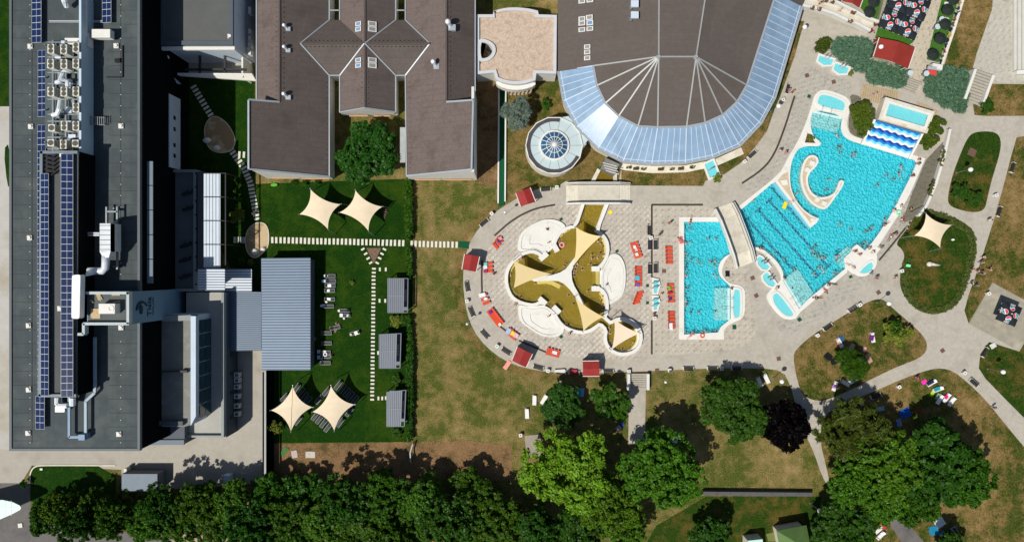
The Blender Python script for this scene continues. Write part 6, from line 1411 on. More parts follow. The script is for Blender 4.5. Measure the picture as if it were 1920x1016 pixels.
SH = [(1680, 624, 27, 3, 'yel', 'yellow green shrub at the right end of the lounger lawn'), (1676, 618, 20, 3.3, 'bush', 'darker green shrub top amid the yellow green shrub'), (1800, 360, 21, 2.4, 'bushd', 'left dark shrub of the pair on the rounded lawn'), (1824, 373, 20, 2.4, 'bushd', 'right dark shrub of the pair on the rounded lawn'), (1848, 200, 17, 2, 'bushd', 'round dark shrub at the foot of the upper stairs'),
      (1022, 196, 12, 1.6, 'bush', 'small round shrub between silvery conifer and glass hall'), (1615, 206, 27, 2.8, 'bushy', 'tall bush left of the wave slide, upper part'), (1619, 230, 27, 2.6, 'bushy', 'tall bush left of the wave slide, lower part'), (1750, 237, 24, 2.6, 'bushy', 'bush right of the wave slide, upper part'), (1742, 265, 22, 2.4, 'bushy', 'bush right of the wave slide, lower part'),
      (47, 906, 9, 2, 'bushd', 'small dark shrub at the front lawn corner'), (343, 255, 6, 1.2, 'bush', 'small shrub near the shaded oval'), (1345, 334, 9, 1, 'yel', 'spiky yellow green plant by the square foot basin'), (1517, 184, 0, 0, '', ''), (1519, 259, 7, 1.2, 'yel', 'palm like plant in the pool planter'), (1601, 213, 7, 2.9, 'yel', 'yellow flowering tuft on the tall bush'), (1746, 262, 6, 2.9, 'yel', 'yellow flowering tuft on the right bush'), (1555, 138, 0, 0, '', ''), (1595, 138, 6, .9, 'yel', 'yellow flower clump beside the right shower basin'),
      (446, 338, 9, 1.4, 'bush', 'upper shrub in the bed along the pergola'), (446, 360, 8, 1.4, 'bush', 'middle shrub in the bed along the pergola'), (448, 375, 8, 1.4, 'bush', 'lower shrub in the bed along the pergola'), (385, 315, 6, 1, 'bush', 'left small shrub above the pergola'), (396, 316, 6, 1, 'bush', 'middle small shrub above the pergola'), (405, 316, 6, 1, 'bush', 'right small shrub above the pergola'), (455, 490, 9, 1, 'bush', 'flowering shrub below the stone crossing'), (470, 492, 7, 1, 'yel', 'bright plant beside the large shed corner'),
      (742, 602, 12, 1.2, 'yel', 'leafy bed between top and middle cabins, left part'), (758, 600, 11, 1.4, 'bush', 'leafy bed between top and middle cabins, right part'), (745, 712, 12, 1.3, 'bush', 'leafy bed between middle and bottom cabins'), (742, 812, 12, 1.2, 'bush', 'leafy bed under the bottom cabin'), (1699, 442, 6, .7, 'bushd', 'small grass tuft left of the lawn sail'), (551, 343, 7, 1, 'bushd', 'left dark shrub under the guest house gable'), (572, 343, 7, 1, 'bushd', 'middle dark shrub under the guest house gable'), (595, 343, 7, 1, 'bushd', 'right dark shrub under the guest house gable'), (660, 530, 5, .7, 'yel', 'lone spiky plant on the garden lawn')]
for x, y, r, z, k, l in SH:
    if l: tree(x, y, r, z, k, l, cat='shrub', nm='shrub', hr=z * .55)
def bed(name, lab, s, h, n, size, mat, needle=1.0, cat='hedge', par=None, per=22, rad=.4, bx=None):
    global rng; rng = np.random.default_rng(len(lab)); o = chaikin(pts(s), 1); xs = [p.x for p in o]; ys = [p.y for p in o]; cs = []
    def inside(x, y):
        c = False
        for i in range(len(o)):
            a, b = o[i], o[i - 1]
            if (a.y > y) != (b.y > y) and x < (b.x - a.x) * (y - a.y) / (b.y - a.y) + a.x: c = not c
        return c
    while len(cs) < n:
        x, y = random.uniform(min(xs), max(xs)), random.uniform(min(ys), max(ys))
        if inside(x, y): cs.append((x, y, h * random.uniform(.55, 1.0)))
    c = sum(o, Vector()) / len(o); t = T(name, lab, cat, (c.x, c.y, 0)); me = leaf_mesh('foliage', [(a - c.x, b - c.y, z) for a, b, z in cs], [rad] * n, per, size, mat, .6, needle, .6)
    k = bpy.data.objects.new('foliage', me); COL.objects.link(k); k.parent = t; m = MB(); m.prism(inset(o, .3), 0, h * .55); O('branches', m, bx or M('inner_twigs', (.012, .025, .008), .95, .2, 3), t); return t
jx = M('juniper_inside', (.05, .09, .05), .95, .2, 3)
bed('juniper_bed', 'spreading grey green juniper bed behind the shower basins', '1558,76 1590,73 1625,74 1636,85 1633,105 1628,125 1615,140 1598,132 1590,120 1565,110 1556,95', .8, 420, .2, g_jun, 2.2, 'juniper bed', bx=jx)
bed('juniper_bed', 'spreading grey green juniper bed under the red bar roof', '1633,115 1665,123 1700,133 1698,150 1690,166 1650,160 1617,154', .8, 330, .2, g_jun, 2.2, 'juniper bed', bx=jx)
bed('juniper_bed', 'spreading grey green juniper bed beside the upper stairs', '1738,138 1765,125 1800,130 1812,135 1812,170 1806,210 1795,213 1760,198 1730,178 1730,155', .8, 520, .2, g_jun, 2.2, 'juniper bed', bx=jx)
bed('flower_bed', 'small planted bed with flowers left of the juniper', '1526,95 1532,78 1545,71 1560,74 1552,90 1548,102', .3, 110, .16, g_oliv, 1, 'flower bed')
bed('hedge', 'tall clipped hedge along the garden edge, upper stretch', '762,336 773,336 774,400 773,450 763,450 762,400', 1.5, 330, .17, g_mid, 1)
bed('hedge', 'tall clipped hedge along the garden edge, middle stretch', '764,466 773,466 773,520 766,520', 1.4, 130, .17, g_mid, 1)
bed('hedge', 'tall hedge along the garden edge, stretch beside the cabins', '766,590 774,590 775,825 765,825', 1.3, 420, .17, g_dark, 1)
def band(s, wd_): return ' '.join('%f,%f' % (960 + p.x * 10, 508 - p.y * 10) for p in strip_outline(chaikin(pts(s), 2, False), wd_))
bed('hedge', 'low clipped ring hedge curling around the lawn with the sail', band('1727,396 1760,403 1798,420 1822,440 1824,470 1812,515 1795,562 1770,580 1742,583 1712,570 1696,545 1694,520 1697,495 1704,483', 1.15), .3, 1100, .09, M_leaf('leaf_hedge', (.075, .105, .018), (.12, .15, .032)), 1, rad=.3, per=20)

# ------------------------------------------------------------------ lamps, bins, benches
lamp = T('globe_lamp', 'lamp', 'street lamp'); m = MB(); m.cyl((0, 0), .05, 0, 4.0, 8, .04); m.cyl((0, 0), .14, 0, .25, 10); O('pole', m, steel, lamp); m = MB(); m.ball((0, 0, 4.25), .42, 16, 10); O('globe', m, globe, lamp, sm=True); m = MB(); m.cyl((0, 0), .12, 3.8, 3.95, 10); O('collar', m, dark, lamp)
LP = Many(lamp); lps = [(1509, 51), (1460, 199), (1820, 318), (1667, 569), (1881, 697), (1466, 715), (1652, 88), (1537, 957), (876, 607), (1051, 716), (1248, 716), (947, 398)]
for (x, y), l in zip(lps, where([(x, y, 'white globe street lamp') for x, y in lps])):
    p = P(x, y, 4.25); p.z = 0; LP.put(p, 0, l, 'globe street lamps', (1 if x > 1400 else .62, 1 if x > 1400 else .62, 1))
LP.done()
binr = T('litter_bin', 'bin', 'litter bin'); m = MB(); m.box(0, 0, 0, .8, .5, .5); O('body', m, wallw, binr); m = MB(); m.box(0, 0, .8, .86, .62, .62); O('lid', m, white, binr); m = MB(); m.cyl((0, 0), .12, .86, .87, 10); O('opening', m, dark, binr)
BN = Many(binr); bins = [(1043.6, 352, 5), (922, 401, 40), (876, 564, 10), (932, 648, -35), (1027, 694, -10), (1219, 446, 0), (1226, 596, 0), (1178, 695, 5), (1254, 693, 5), (1351, 690, 5), (1530, 628, 30), (1609, 571, 30), (1612, 755, 25), (1682, 724, 30), (1804, 698, 40), (1863, 367, 20), (1687, 508, 10), (1394, 304, 35), (1466, 189, 15), (1849, 550, 30), (976, 814, 5), (1209, 826, 0)]
for (x, y, a), l in zip(bins, where([(x, y, 'square white litter bin') for x, y, a in bins])): BN.put(P(x, y), R(a), l, 'white litter bins')
BN.done()
benr = T('bench', 'bench', 'bench')
for k in range(4): m = MB(); m.box(0, -.24 + .16 * k, .42, .46, 1.85, .12); O('slat', m, dark, benr)
for k in range(2): m = MB(); m.box(0, .3, .55 + .17 * k, .67 + .17 * k, 1.85, .04); O('back_slat', m, dark, benr)
for s in (-1, 1): m = MB(); m.box(s * .95, 0, 0, .47, .1, .72); m.box(s * .95, .33, .4, .88, .1, .08); O('end_frame', m, wallw, benr)
BE = Many(benr); bens = [(1023, 356, 5), (908, 418, 40), (876, 537, 100), (884, 584, 112), (909, 626, 132), (949, 658, 147), (1009, 688, 165), (1050, 696, 175), (1076, 697, 178), (1140, 695, 180), (1216, 432, 90), (1217, 459, 90), (1217, 504, 90), (1227.5, 459, -90), (1227.5, 503, -90), (1290, 690, 180), (1335, 690, 180), (1380, 689, 180), (1550, 612, -146), (1597, 578, -146), (1640, 741, 200), (1896, 315, 72), (1871, 397, 72), (1844, 660, 62), (1823, 717, -40), (1409, 290, 222), (1475, 168, 75)]
for (x, y, a), l in zip(bens, where([(x, y, 'dark slatted bench with white ends') for x, y, a in bens])): BE.put(P(x, y), R(a), l, 'dark slatted benches')
BE.done()

# ------------------------------------------------------------------ loungers and things lying on them
def lounger(name, lab, frame, fab, L=1.9, W=.62, rise=32, h=.34, arms=False):
    t = T(name, lab, 'sun lounger'); bl = .68; sx = L - bl
    m = MB(); m.box(-bl / 2, 0, h, h + .05, sx, W - .08); O('seat', m, fab, t)
    a = Vector((L / 2 - bl, 0, h + .03)); b = a + Vector((bl * math.cos(R(rise)), 0, bl * math.sin(R(rise)))); m = MB(); m.slab([a + Vector((0, -W / 2 + .04, 0)), b + Vector((0, -W / 2 + .04, 0)), b + Vector((0, W / 2 - .04, 0)), a + Vector((0, W / 2 - .04, 0))], .05); O('backrest', m, fab, t)
    m = MB()
    for s in (-1, 1): m.box(0, s * W / 2, h - .02, h + .05, L, .07)
    m.box(-L / 2, 0, h - .02, h + .05, .07, W); m.box(L / 2, 0, h - .02, h + .05, .07, W); O('frame', m, frame, t)
    for x in (-.75, .6):
        for s in (-1, 1): m = MB(); m.box(x * L / 2, s * W / 2, 0, h, .06, .06); O('leg', m, frame, t)
    return t
blk = lounger('black_lounger', 'x', M('grey_frame', (150, 156, 158), .5, .05, 2, world=False), dark); BL = Many(blk)
bl = [(620, 517.5, 180, 1), (621, 527, 180, 1), (620, 535.5, 180, 1), (619, 545, 180, 1), (619, 561, 180, 1), (617, 574, 180, 1), (613, 624, 180, 0), (613, 643, 180, 0), (611, 660, 180, 1), (611, 668, 180, 1), (611, 680, 180, 0), (646, 582, 0, 1), (648, 591, 0, 1), (629, 614, 190, 1), (666, 624, 15, 1),
      (557, 727, 55, 0), (565, 734, 50, 0), (572, 743, 50, 0), (534.6, 744, 45, 0), (560, 787, 50, 0), (578, 750, 45, 0), (635, 721, 52, 0), (643, 728, 52, 0), (651, 735, 52, 0), (658, 742, 52, 0), (666, 749, 52, 0), (613, 733, 50, 0), (599, 748, 50, 0), (592, 778.6, 52, 0), (600, 785, 52, 0), (608, 792, 52, 0), (616, 800, 52, 0), (656, 771, 52, 0), (639, 791, 52, 0)]
for (x, y, a, w_), l in zip(bl, where([(x, y, 'black lounger with grey frame') for x, y, a, w_ in bl])): BL.put(P(x, y), R(a), l, 'black loungers on the hotel lawn')
BL.done()
org = T('orange_lounger', 'x', 'sun lounger'); od = M('orange_underside', (110, 40, 24), .8, .06, 3, world=False)
m = MB(); m.box(-.22, 0, .3, .34, .85, .58); O('seat', m, orange, org); m = MB(); a_ = [Vector((.22, -.29, .33)), Vector((.66, -.29, .66)), Vector((.66, .29, .66)), Vector((.22, .29, .33))]; m.slab(a_, .04); O('backrest', m, orange, org)
m = MB()
for s in (-1, 1): m.box(-.2, s * .3, .27, .31, .95, .05); m.bar((.1, s * .3, .3), (.62, s * .3, .0), .05, .05); m.bar((-.6, s * .3, .0), (-.1, s * .3, .3), .05, .05)
O('frame', m, steel, org); OG = Many(org)
rowsO = [((938, 449), (929, 461), 3, 128), ((916.5, 494), (916.5, 508.5), 3, 5), ((906, 554), (912, 568), 3, 20), ((919, 582), (938, 607), 7, 38), ((953, 620), (967, 631), 4, 40), ((1027, 658), (1046, 663), 4, 75), ((1188, 457), (1196, 481), 5, 15), ((1196, 502), (1196, 534), 6, 180), ((1199, 549), (1192, 567), 4, 195), ((1253, 464), (1254, 492), 5, 180), ((1256, 534), (1258, 564), 5, 180), ((1257.5, 586), (1258.5, 613), 5, 180)]
og = []
for a, b, n, r in rowsO:
    for k in range(n): f = k / (n - 1); og.append((a[0] + (b[0] - a[0]) * f, a[1] + (b[1] - a[1]) * f, r))
for (x, y, a), l in zip(og, where([(x, y, 'orange folding lounger') for x, y, a in og])): OG.put(P(x, y), R(a), l, 'orange folding loungers', (1.08, .86, .9))
OG.done()
wl2 = lounger('white_lounger', 'x', white, M('white_plastic', (238, 238, 236), .5, .03, 2, world=False), 1.9, .68, 28, .32); WL = Many(wl2)
wls = [(1573, 642, 118), (1634.5, 632, 100), (1564, 723, 70), (1583, 717, 150), (1598, 713, 30), (1745, 717, 30), (1757, 729, 20), (1773, 745, 55), (1782.5, 752, 55), (1423, 715, 115), (1436, 709, 115), (1002, 749, 88), (988, 774, 92), (1020, 748, 60), (1263, 822, 100), (1650, 1002, 45), (1760, 748, 60)]
for (x, y, a), l in zip(wls, where([(x, y, 'white plastic sun lounger') for x, y, a in wls])): WL.put(P(x, y), R(a), l, 'white plastic loungers')
WL.done()
TW = [(1573, 644, 0, 6, 5, 30, 'pink cushion on a white lounger', (236, 150, 160), .45), (1634.5, 633, 0, 11, 8, 75, 'purple towel on a white lounger', (110, 40, 120), .42), (1564, 724, 0, 7, 6, 60, 'lilac towel on a white lounger', (190, 130, 200), .42), (1745, 717, 0, 15, 6, 32, 'navy towel on a white lounger', (20, 40, 80), .42), (1757, 729, 0, 12, 7, 22, 'teal towel on a white lounger', (40, 150, 160), .42), (1775, 743, 0, 10, 6, 55, 'magenta towel on a white lounger', (220, 40, 140), .42), (1733, 716, 0, 10, 8, 30, 'hot pink towel laid on the grass', (250, 60, 180), .12), (1748, 737, 0, 12, 6, 60, 'lime green towel laid on the grass', (170, 220, 30), .12), (1758, 743, 0, 12, 5, 60, 'mint towel laid on the grass', (150, 200, 150), .12),
      (1697, 774, 0, 20, 17, 22, 'bright blue picnic blanket on the grass', (20, 90, 190), .1), (1722, 768, 0, 15, 11, -15, 'rust brown blanket on the grass', (120, 62, 20), .1), (1686, 792, 0, 9, 14, 10, 'pale blue towel in the tree shade', (140, 160, 210), .1), (1085, 735, 0, 20, 16, -5, 'light blue striped blanket under the round tree', (150, 205, 235), .1), (1086, 735, 0, 8, 15, -5, 'turquoise stripe towel on the light blue blanket', (50, 180, 215), .13), (1160, 803, 0, 10, 9, 40, 'patterned rug under the bushy tree', (180, 170, 160), .1), (1166, 795, 0, 9, 7, 30, 'blue towel under the bushy tree', (40, 70, 180), .1), (1037, 788, 0, 8, 8, -40, 'blue towel left of the round tree', (30, 90, 190), .1), (1263, 820, 0, 14, 20, 8, 'pale blue blanket by the tall green tree', (170, 190, 225), .1), (1553, 668, 0, 14, 12, -40, 'black blanket on the parched grass', (14, 14, 18), .1), (1564, 677, 0, 13, 11, 20, 'black bag heap beside the black blanket', (18, 18, 22), .2), (1629, 672, 0, 17, 8, -60, 'dusty pink mat on the lawn', (190, 150, 130), .1), (1621, 655, 0, 9, 6, 80, 'pink cushion on the lawn', (226, 170, 160), .15), (1597, 651, 0, 8, 15, -25, 'beige folded mat in the conifer shade', (190, 170, 130), .15), (1577, 636, 0, 9, 13, 20, 'blue towel beside the white lounger', (30, 90, 150), .1), (1571, 769, 0, 15, 8, 15, 'multicolour towel at the olive tree edge', (190, 210, 170), .1), (1593, 770, 0, 8, 6, 0, 'lilac bag at the olive tree edge', (180, 150, 190), .2), (1650, 766, 0, 16, 8, 10, 'pale blanket beside the path under the trees', (150, 190, 190), .1),
      (1762, 979, 0, 18, 17, 35, 'white blanket on the lower right grass', (226, 232, 236), .1), (1751, 994, 0, 17, 16, 10, 'teal blanket on the lower right grass', (20, 130, 170), .11), (1766, 1002, 0, 14, 13, 30, 'slate blue mat on the lower right grass', (70, 110, 160), .1), (1789, 995, 0, 13, 16, 30, 'lilac rug with bags at the lower right', (150, 130, 160), .1), (1277, 450, 0, 6, 14, 0, 'pink mat on the rectangular pool coping', (240, 110, 110), .2), (1075, 697, 0, 14, 8, 0, 'red towel on a bench', (200, 60, 70), .5), (1050, 696, 0, 19, 7, 3, 'white towel spread over a bench', (226, 222, 216), .5), (910, 495, 0, 7, 6, 5, 'turquoise towel on the orange row', (120, 195, 200), .5), (910, 501, 0, 7, 6, 5, 'white towel on the orange row', (235, 230, 225), .5), (910, 508.5, 0, 7, 6, 5, 'magenta towel on the orange row', (170, 50, 110), .5), (904, 553, 0, 12, 7, 15, 'white towel on the left orange arc', (240, 240, 240), .5), (910.5, 560, 0, 8, 5, 15, 'white bag on the left orange arc', (245, 245, 245), .5), (920, 585, 0, 6, 6, 30, 'purple towel on the orange arc', (100, 50, 150), .5), (937, 608, 0, 5, 5, 30, 'white folded towel on the orange arc', (240, 220, 210), .5), (953, 621, 0, 8, 11, -30, 'light blue towel on the lower orange arc', (170, 195, 230), .5), (961, 625, 0, 7, 8, -30, 'yellow towel on the lower orange arc', (240, 215, 70), .5), (968, 629, 0, 8, 9, -30, 'checked towel on the lower orange arc', (220, 190, 200), .5), (1040, 661, 0, 9, 6, -15, 'white towel on the bottom orange row', (230, 230, 240), .5), (938, 447, 0, 6, 6, 30, 'pink towel on the upper orange row', (235, 150, 160), .5), (936, 452, 0, 6, 5, 30, 'blue towel on the upper orange row', (30, 60, 150), .5),
      (1195, 521, 0, 8, 8, 0, 'turquoise towel on the orange rows', (60, 190, 220), .5), (1196, 534, 0, 6, 6, 0, 'violet towel on the orange rows', (120, 90, 190), .5), (1190, 463, 0, 5, 6, 20, 'white towel on the top orange row', (240, 236, 230), .5), (1193, 468, 0, 5, 6, 20, 'pink towel on the top orange row', (240, 190, 190), .5), (1194, 477, 0, 6, 6, 20, 'cream towel on the top orange row', (240, 230, 215), .5), (1258, 612, 0, 6, 13, 0, 'white towel on the lowest orange strip', (236, 236, 240), .5), (1257, 549, 0, 7, 6, 0, 'red bag on the orange strip', (200, 20, 50), .5), (1255, 540, 0, 5, 7, 10, 'green towel on the orange strip', (90, 190, 60), .5), (1257, 560, 0, 6, 6, 10, 'blue bag on the orange strip', (40, 60, 130), .5), (611, 517, 0, 8, 4, 0, 'white towel on the topmost black lounger', (235, 240, 248), .45), (607, 527, 0, 7, 5, 0, 'pale blue towel on the second black lounger', (200, 220, 245), .45), (616, 535.5, 0, 10, 6, 0, 'white towel on the third black lounger', (245, 245, 250), .45), (614, 545, 0, 9, 5, 10, 'white towel on the fourth black lounger', (245, 245, 245), .45), (615, 560.5, 0, 10, 5, 0, 'white towel on the fifth black lounger', (245, 245, 245), .45), (612, 566, 0, 5, 4, 0, 'small white table among the black loungers', (240, 240, 235), .5), (604, 573, 0, 7, 5, 0, 'light blue towel on the sixth black lounger', (200, 225, 240), .45),
      (598, 659, 0, 6, 7, 0, 'lilac towel at the shed corner', (215, 205, 215), .5), (607.5, 659, 0, 8, 4, 0, 'white towel at the shed corner', (240, 240, 225), .5), (600, 669.5, 0, 10, 7, 0, 'light blue robe at the shed corner', (170, 210, 245), .5), (635.5, 582.5, 0, 5, 5, 0, 'white side table by the upper lawn chair', (240, 235, 220), .5), (640, 591, 0, 6, 6, 0, 'white towel on the second lawn chair', (245, 245, 245), .5), (653, 591, 0, 8, 5, 30, 'white bag heap on the second lawn chair', (225, 225, 230), .5), (645, 597, 0, 4, 4, 20, 'white stool by the second lawn chair', (240, 240, 240), .4), (669, 624, 0, 9, 7, 22, 'cream towel on the right lawn chair', (250, 246, 238), .5), (658, 627, 0, 4, 4, 10, 'small round table by the right lawn chair', (225, 225, 200), .5), (1245, 372, 0, 0, 0, 0, '', 0, 0), (1703, 498, 0, 8, 5, -10, 'bright mint sign board on the ring hedge', (130, 250, 190), .9), (1786.5, 449.5, 0, 6, 4, 0, 'white spot light on the sail lawn', (240, 240, 235), .3), (1862, 648, 0, 11, 9, 30, 'pale square board on the grass corner', (214, 214, 210), .2), (1691, 425, 0, 9, 8, 30, 'grey paving slab near the lawn sail', (172, 168, 150), .12), (1700, 421, 0, 9, 8, 30, 'second grey paving slab under the lawn sail', (172, 168, 150), .12), (1214, 535.5, 0, 5, 5.5, 0, 'upper small green mat by the wall basins', (8, 84, 50), .08), (1214, 567.5, 0, 5, 5.5, 0, 'lower small green mat by the wall basins', (8, 84, 50), .08), (1157, 471, 0, 6, 5, 30, 'small green mat beside the right white basin', (8, 84, 50), .08), (1052, 411, 0, 6, 5, 40, 'small green mat beside the upper white basin', (8, 84, 50), .08), (1052, 631, 0, 6, 6, 40, 'small green mat beside the lower white basin', (8, 84, 50), .08), (1517, 181, 0, 6, 6, -15, 'small green mat beside the top children basin', (8, 84, 50), .08), (1595, 519, 0, 6, 5, 30, 'small green mat beside the half round basin', (8, 84, 50), .1), (1499, 599, 0, 7, 7, 35, 'small green mat beside the lower children basin', (8, 84, 50), .1), (1377, 613, 0, 7, 8, 0, 'small green mat below the side basin', (8, 84, 50), .1), (1713, 203, 0, 6, 6, 15, 'small green mat beside the slide start', (8, 84, 50), .08), (1364, 513, 0, 8, 11, 0, 'black mat inside the white pool bend', (14, 20, 22), .1), (533, 846, 0, 9, 18, -40, 'green sheet lying on the bare earth', (70, 120, 60), .1), (552, 851, 0, 11, 14, 10, 'white rubble patch on the bare earth', (190, 180, 170), .08), (582, 852, 0, 18, 12, 0, 'broken white slabs on the bare earth', (200, 192, 180), .08), (514, 347, 0, 14, 6, 5, 'lime green boat shaped planter under the gable', (90, 180, 60), .4), (951, 684, 0, 18, 8, 55, 'pink surf shaped board on the dry grass', (250, 160, 150), .12), (1000, 835, 0, 30, 40, 5, 'concrete base with a grey seat at the tree edge', (160, 150, 136), .08)]
def rag(lx, ly, rz, z, seed):
    global rng; r_ = random.Random(seed); m = MB(); n = 6; v = []
    for i in range(n + 1):
        for j in range(n + 1):
            u, w_ = i / n - .5, j / n - .5; v.append((lx * u + r_.uniform(-.03, .03), ly * w_ + r_.uniform(-.03, .03), .03 + .03 * math.sin(u * 7 + seed) * math.cos(w_ * 8) + r_.uniform(0, .02)))
    q = (n + 1) ** 2; f = [(i * (n + 1) + j, (i + 1) * (n + 1) + j, (i + 1) * (n + 1) + j + 1, i * (n + 1) + j + 1) for i in range(n) for j in range(n)]
    c, s = math.cos(rz), math.sin(rz); v = [(x * c - y * s, x * s + y * c, z_) for x, y, z_ in v]; m.add(v, f)
    e = [i * (n + 1) for i in range(n + 1)] + [n * (n + 1) + j for j in range(1, n + 1)] + [i * (n + 1) + n for i in range(n - 1, -1, -1)] + [j for j in range(n - 1, 0, -1)]
    m.add([v[k] for k in e] + [(v[k][0], v[k][1], -.02) for k in e], [(k, len(e) + k, len(e) + (k + 1) % len(e), (k + 1) % len(e)) for k in range(len(e))]); return m
lt_ = [(it[0], it[1], it[6]) for it in TW]
for i, (x, y, _, lx, ly, rz, l, col, z) in enumerate(TW):
    if not l: continue
    p = P(x, y, z); kind = 'board' if 'board' in l else 'mat' if ' mat' in l else 'slab' if 'slab' in l else 'table' if 'table' in l or 'stool' in l else 'blanket' if 'blanket' in l or 'rug' in l or 'sheet' in l else 'bag' if 'bag' in l else 'cushion' if 'cushion' in l else 'planter' if 'planter' in l else 'light' if 'light on' in l else 'rubble' if 'rubble' in l else 'base' if 'base with' in l else 'robe' if 'robe' in l else 'towel'
    m = rag(lx / 10, ly / 10, R(rz), 0, i)
    if kind in ('table', 'bag', 'light', 'planter'): m = MB(); k_ = 12; m.cyl((0, 0), 1, -z + .02 if kind == 'table' else -.05, .12, k_, .9); m.v = [((a * math.cos(R(rz)) * lx - b * math.sin(R(rz)) * ly) / 20, (a * math.sin(R(rz)) * lx + b * math.cos(R(rz)) * ly) / 20, c) for a, b, c in m.v]
    mt = M('cloth_%d_%d_%d' % col, col, .85, .12, 4, world=False)
    m.v = [(a + p.x, b + p.y, c + p.z) for a, b, c in m.v]; o = O({'light': 'spot_light', 'slab': 'paving_slab', 'base': 'concrete_pad'}.get(kind, kind), m, mt, None, p, sm=False); tag(o, l, kind)
m = MB(); p = P(1676, 450)

# sculpture, well covers, rings
m = MB(); p = P(1749, 496); m.tube([p + Vector((-.9, .1, .2)), p + Vector((-.5, .1, .5)), p + Vector((.4, -.05, .35)), p + Vector((1.3, -.1, .12))], .42, 10, .14); m.ball((p.x - .95, p.y + .1, .5), .5, 12, 7); tag(O('stone_sculpture', m, cream, None, p, sm=True), 'pale lying stone sculpture on the ring hedge lawn', 'sculpture')
def ring_obj(x, y, r, col, lab, z=.15):
    m = MB(); p = P(x, y, z)
    for k in range(20): pass
    m.tube([p + Vector((r * math.cos(a), r * math.sin(a), 0)) for a in [2 * math.pi * k / 20 for k in range(21)]], r * .38, 7); tag(O('swim_ring', m, M('vinyl_%d' % col[0], col, .35, .04, 2), None, p, sm=True), lab, 'swim ring')
ring_obj(1053.5, 459, .42, (250, 170, 170), 'pink swim ring in the upper thermal lobe', .05); ring_obj(1317, 629, .35, (230, 110, 90), 'red swim ring on the rectangular pool coping', .25); ring_obj(1685, 399, .4, (150, 235, 190), 'mint swim ring on the right pool edge', .3); ring_obj(610, 664, .32, (240, 240, 242), 'white ring on a lounger at the shed corner', .55); ring_obj(1240, 572, 0.3, (50, 90, 160), 'blue swim ring beside the orange strip', .3) if 0 else None
m = MB(); p = P(1144.5, 398); m.cyl(p, .42, 0, .12, 16, .36); tag(O('yellow_float', m, M('yellow_vinyl', (250, 224, 40), .4, .04, 2), None, p), 'round yellow float lying beside the canal', 'float')
m = MB(); p = P(1471, 384, 0); m.slab([p + Vector((-.5, -.6, .08)), p + Vector((.1, -.9, .08)), p + Vector((.55, .35, .08)), p + Vector((0, .7, .08))], .12); tag(O('yellow_float', m, M('yellow_vinyl', 0), None, p), 'yellow air bed by the white divider', 'air bed')

# ------------------------------------------------------------------ people
def body(J, Rd, E):
    me = bpy.data.meshes.new('b'); names = list(J); ix = {n: i for i, n in enumerate(names)}
    me.from_pydata([J[n] for n in names], [(ix[a], ix[b]) for a, b in E], []); o = bpy.data.objects.new('b', me); COL.objects.link(o)
    md = o.modifiers.new('s', 'SKIN'); md.use_smooth_shade = True; o.modifiers.new('u', 'SUBSURF').levels = 1
    for i, n in enumerate(names):
        sv = me.skin_vertices[0].data[i]; r = Rd.get(n.rstrip('LR'), .05); sv.radius = r if isinstance(r, tuple) else (r, r); sv.use_root = n == 'pel'
    dg = bpy.context.evaluated_depsgraph_get(); out = bpy.data.meshes.new_from_object(o.evaluated_get(dg)); bpy.data.objects.remove(o); out.name = 'person'; smooth(out); return out
EDG = [('pel', 'che'), ('che', 'nek'), ('nek', 'hd'), ('hd', 'top')] + [e for s in 'LR' for e in (('che', 'sh' + s), ('sh' + s, 'el' + s), ('el' + s, 'wr' + s), ('wr' + s, 'ha' + s), ('pel', 'hp' + s), ('hp' + s, 'kn' + s), ('kn' + s, 'an' + s), ('an' + s, 'to' + s))]
RAD = {'pel': (.15, .11), 'che': (.17, .12), 'nek': .06, 'hd': .1, 'top': .07, 'sh': .07, 'el': .045, 'wr': .034, 'ha': .04, 'hp': .1, 'kn': .062, 'an': .042, 'to': .035}
def sym(**k):
    J = {}
    for n, v in k.items():
        if n in ('pel', 'che', 'nek', 'hd', 'top') or n[-1] in 'LR': J[n] = v
        else: J[n + 'L'] = (-v[0], v[1], v[2]); J[n + 'R'] = v
    return J
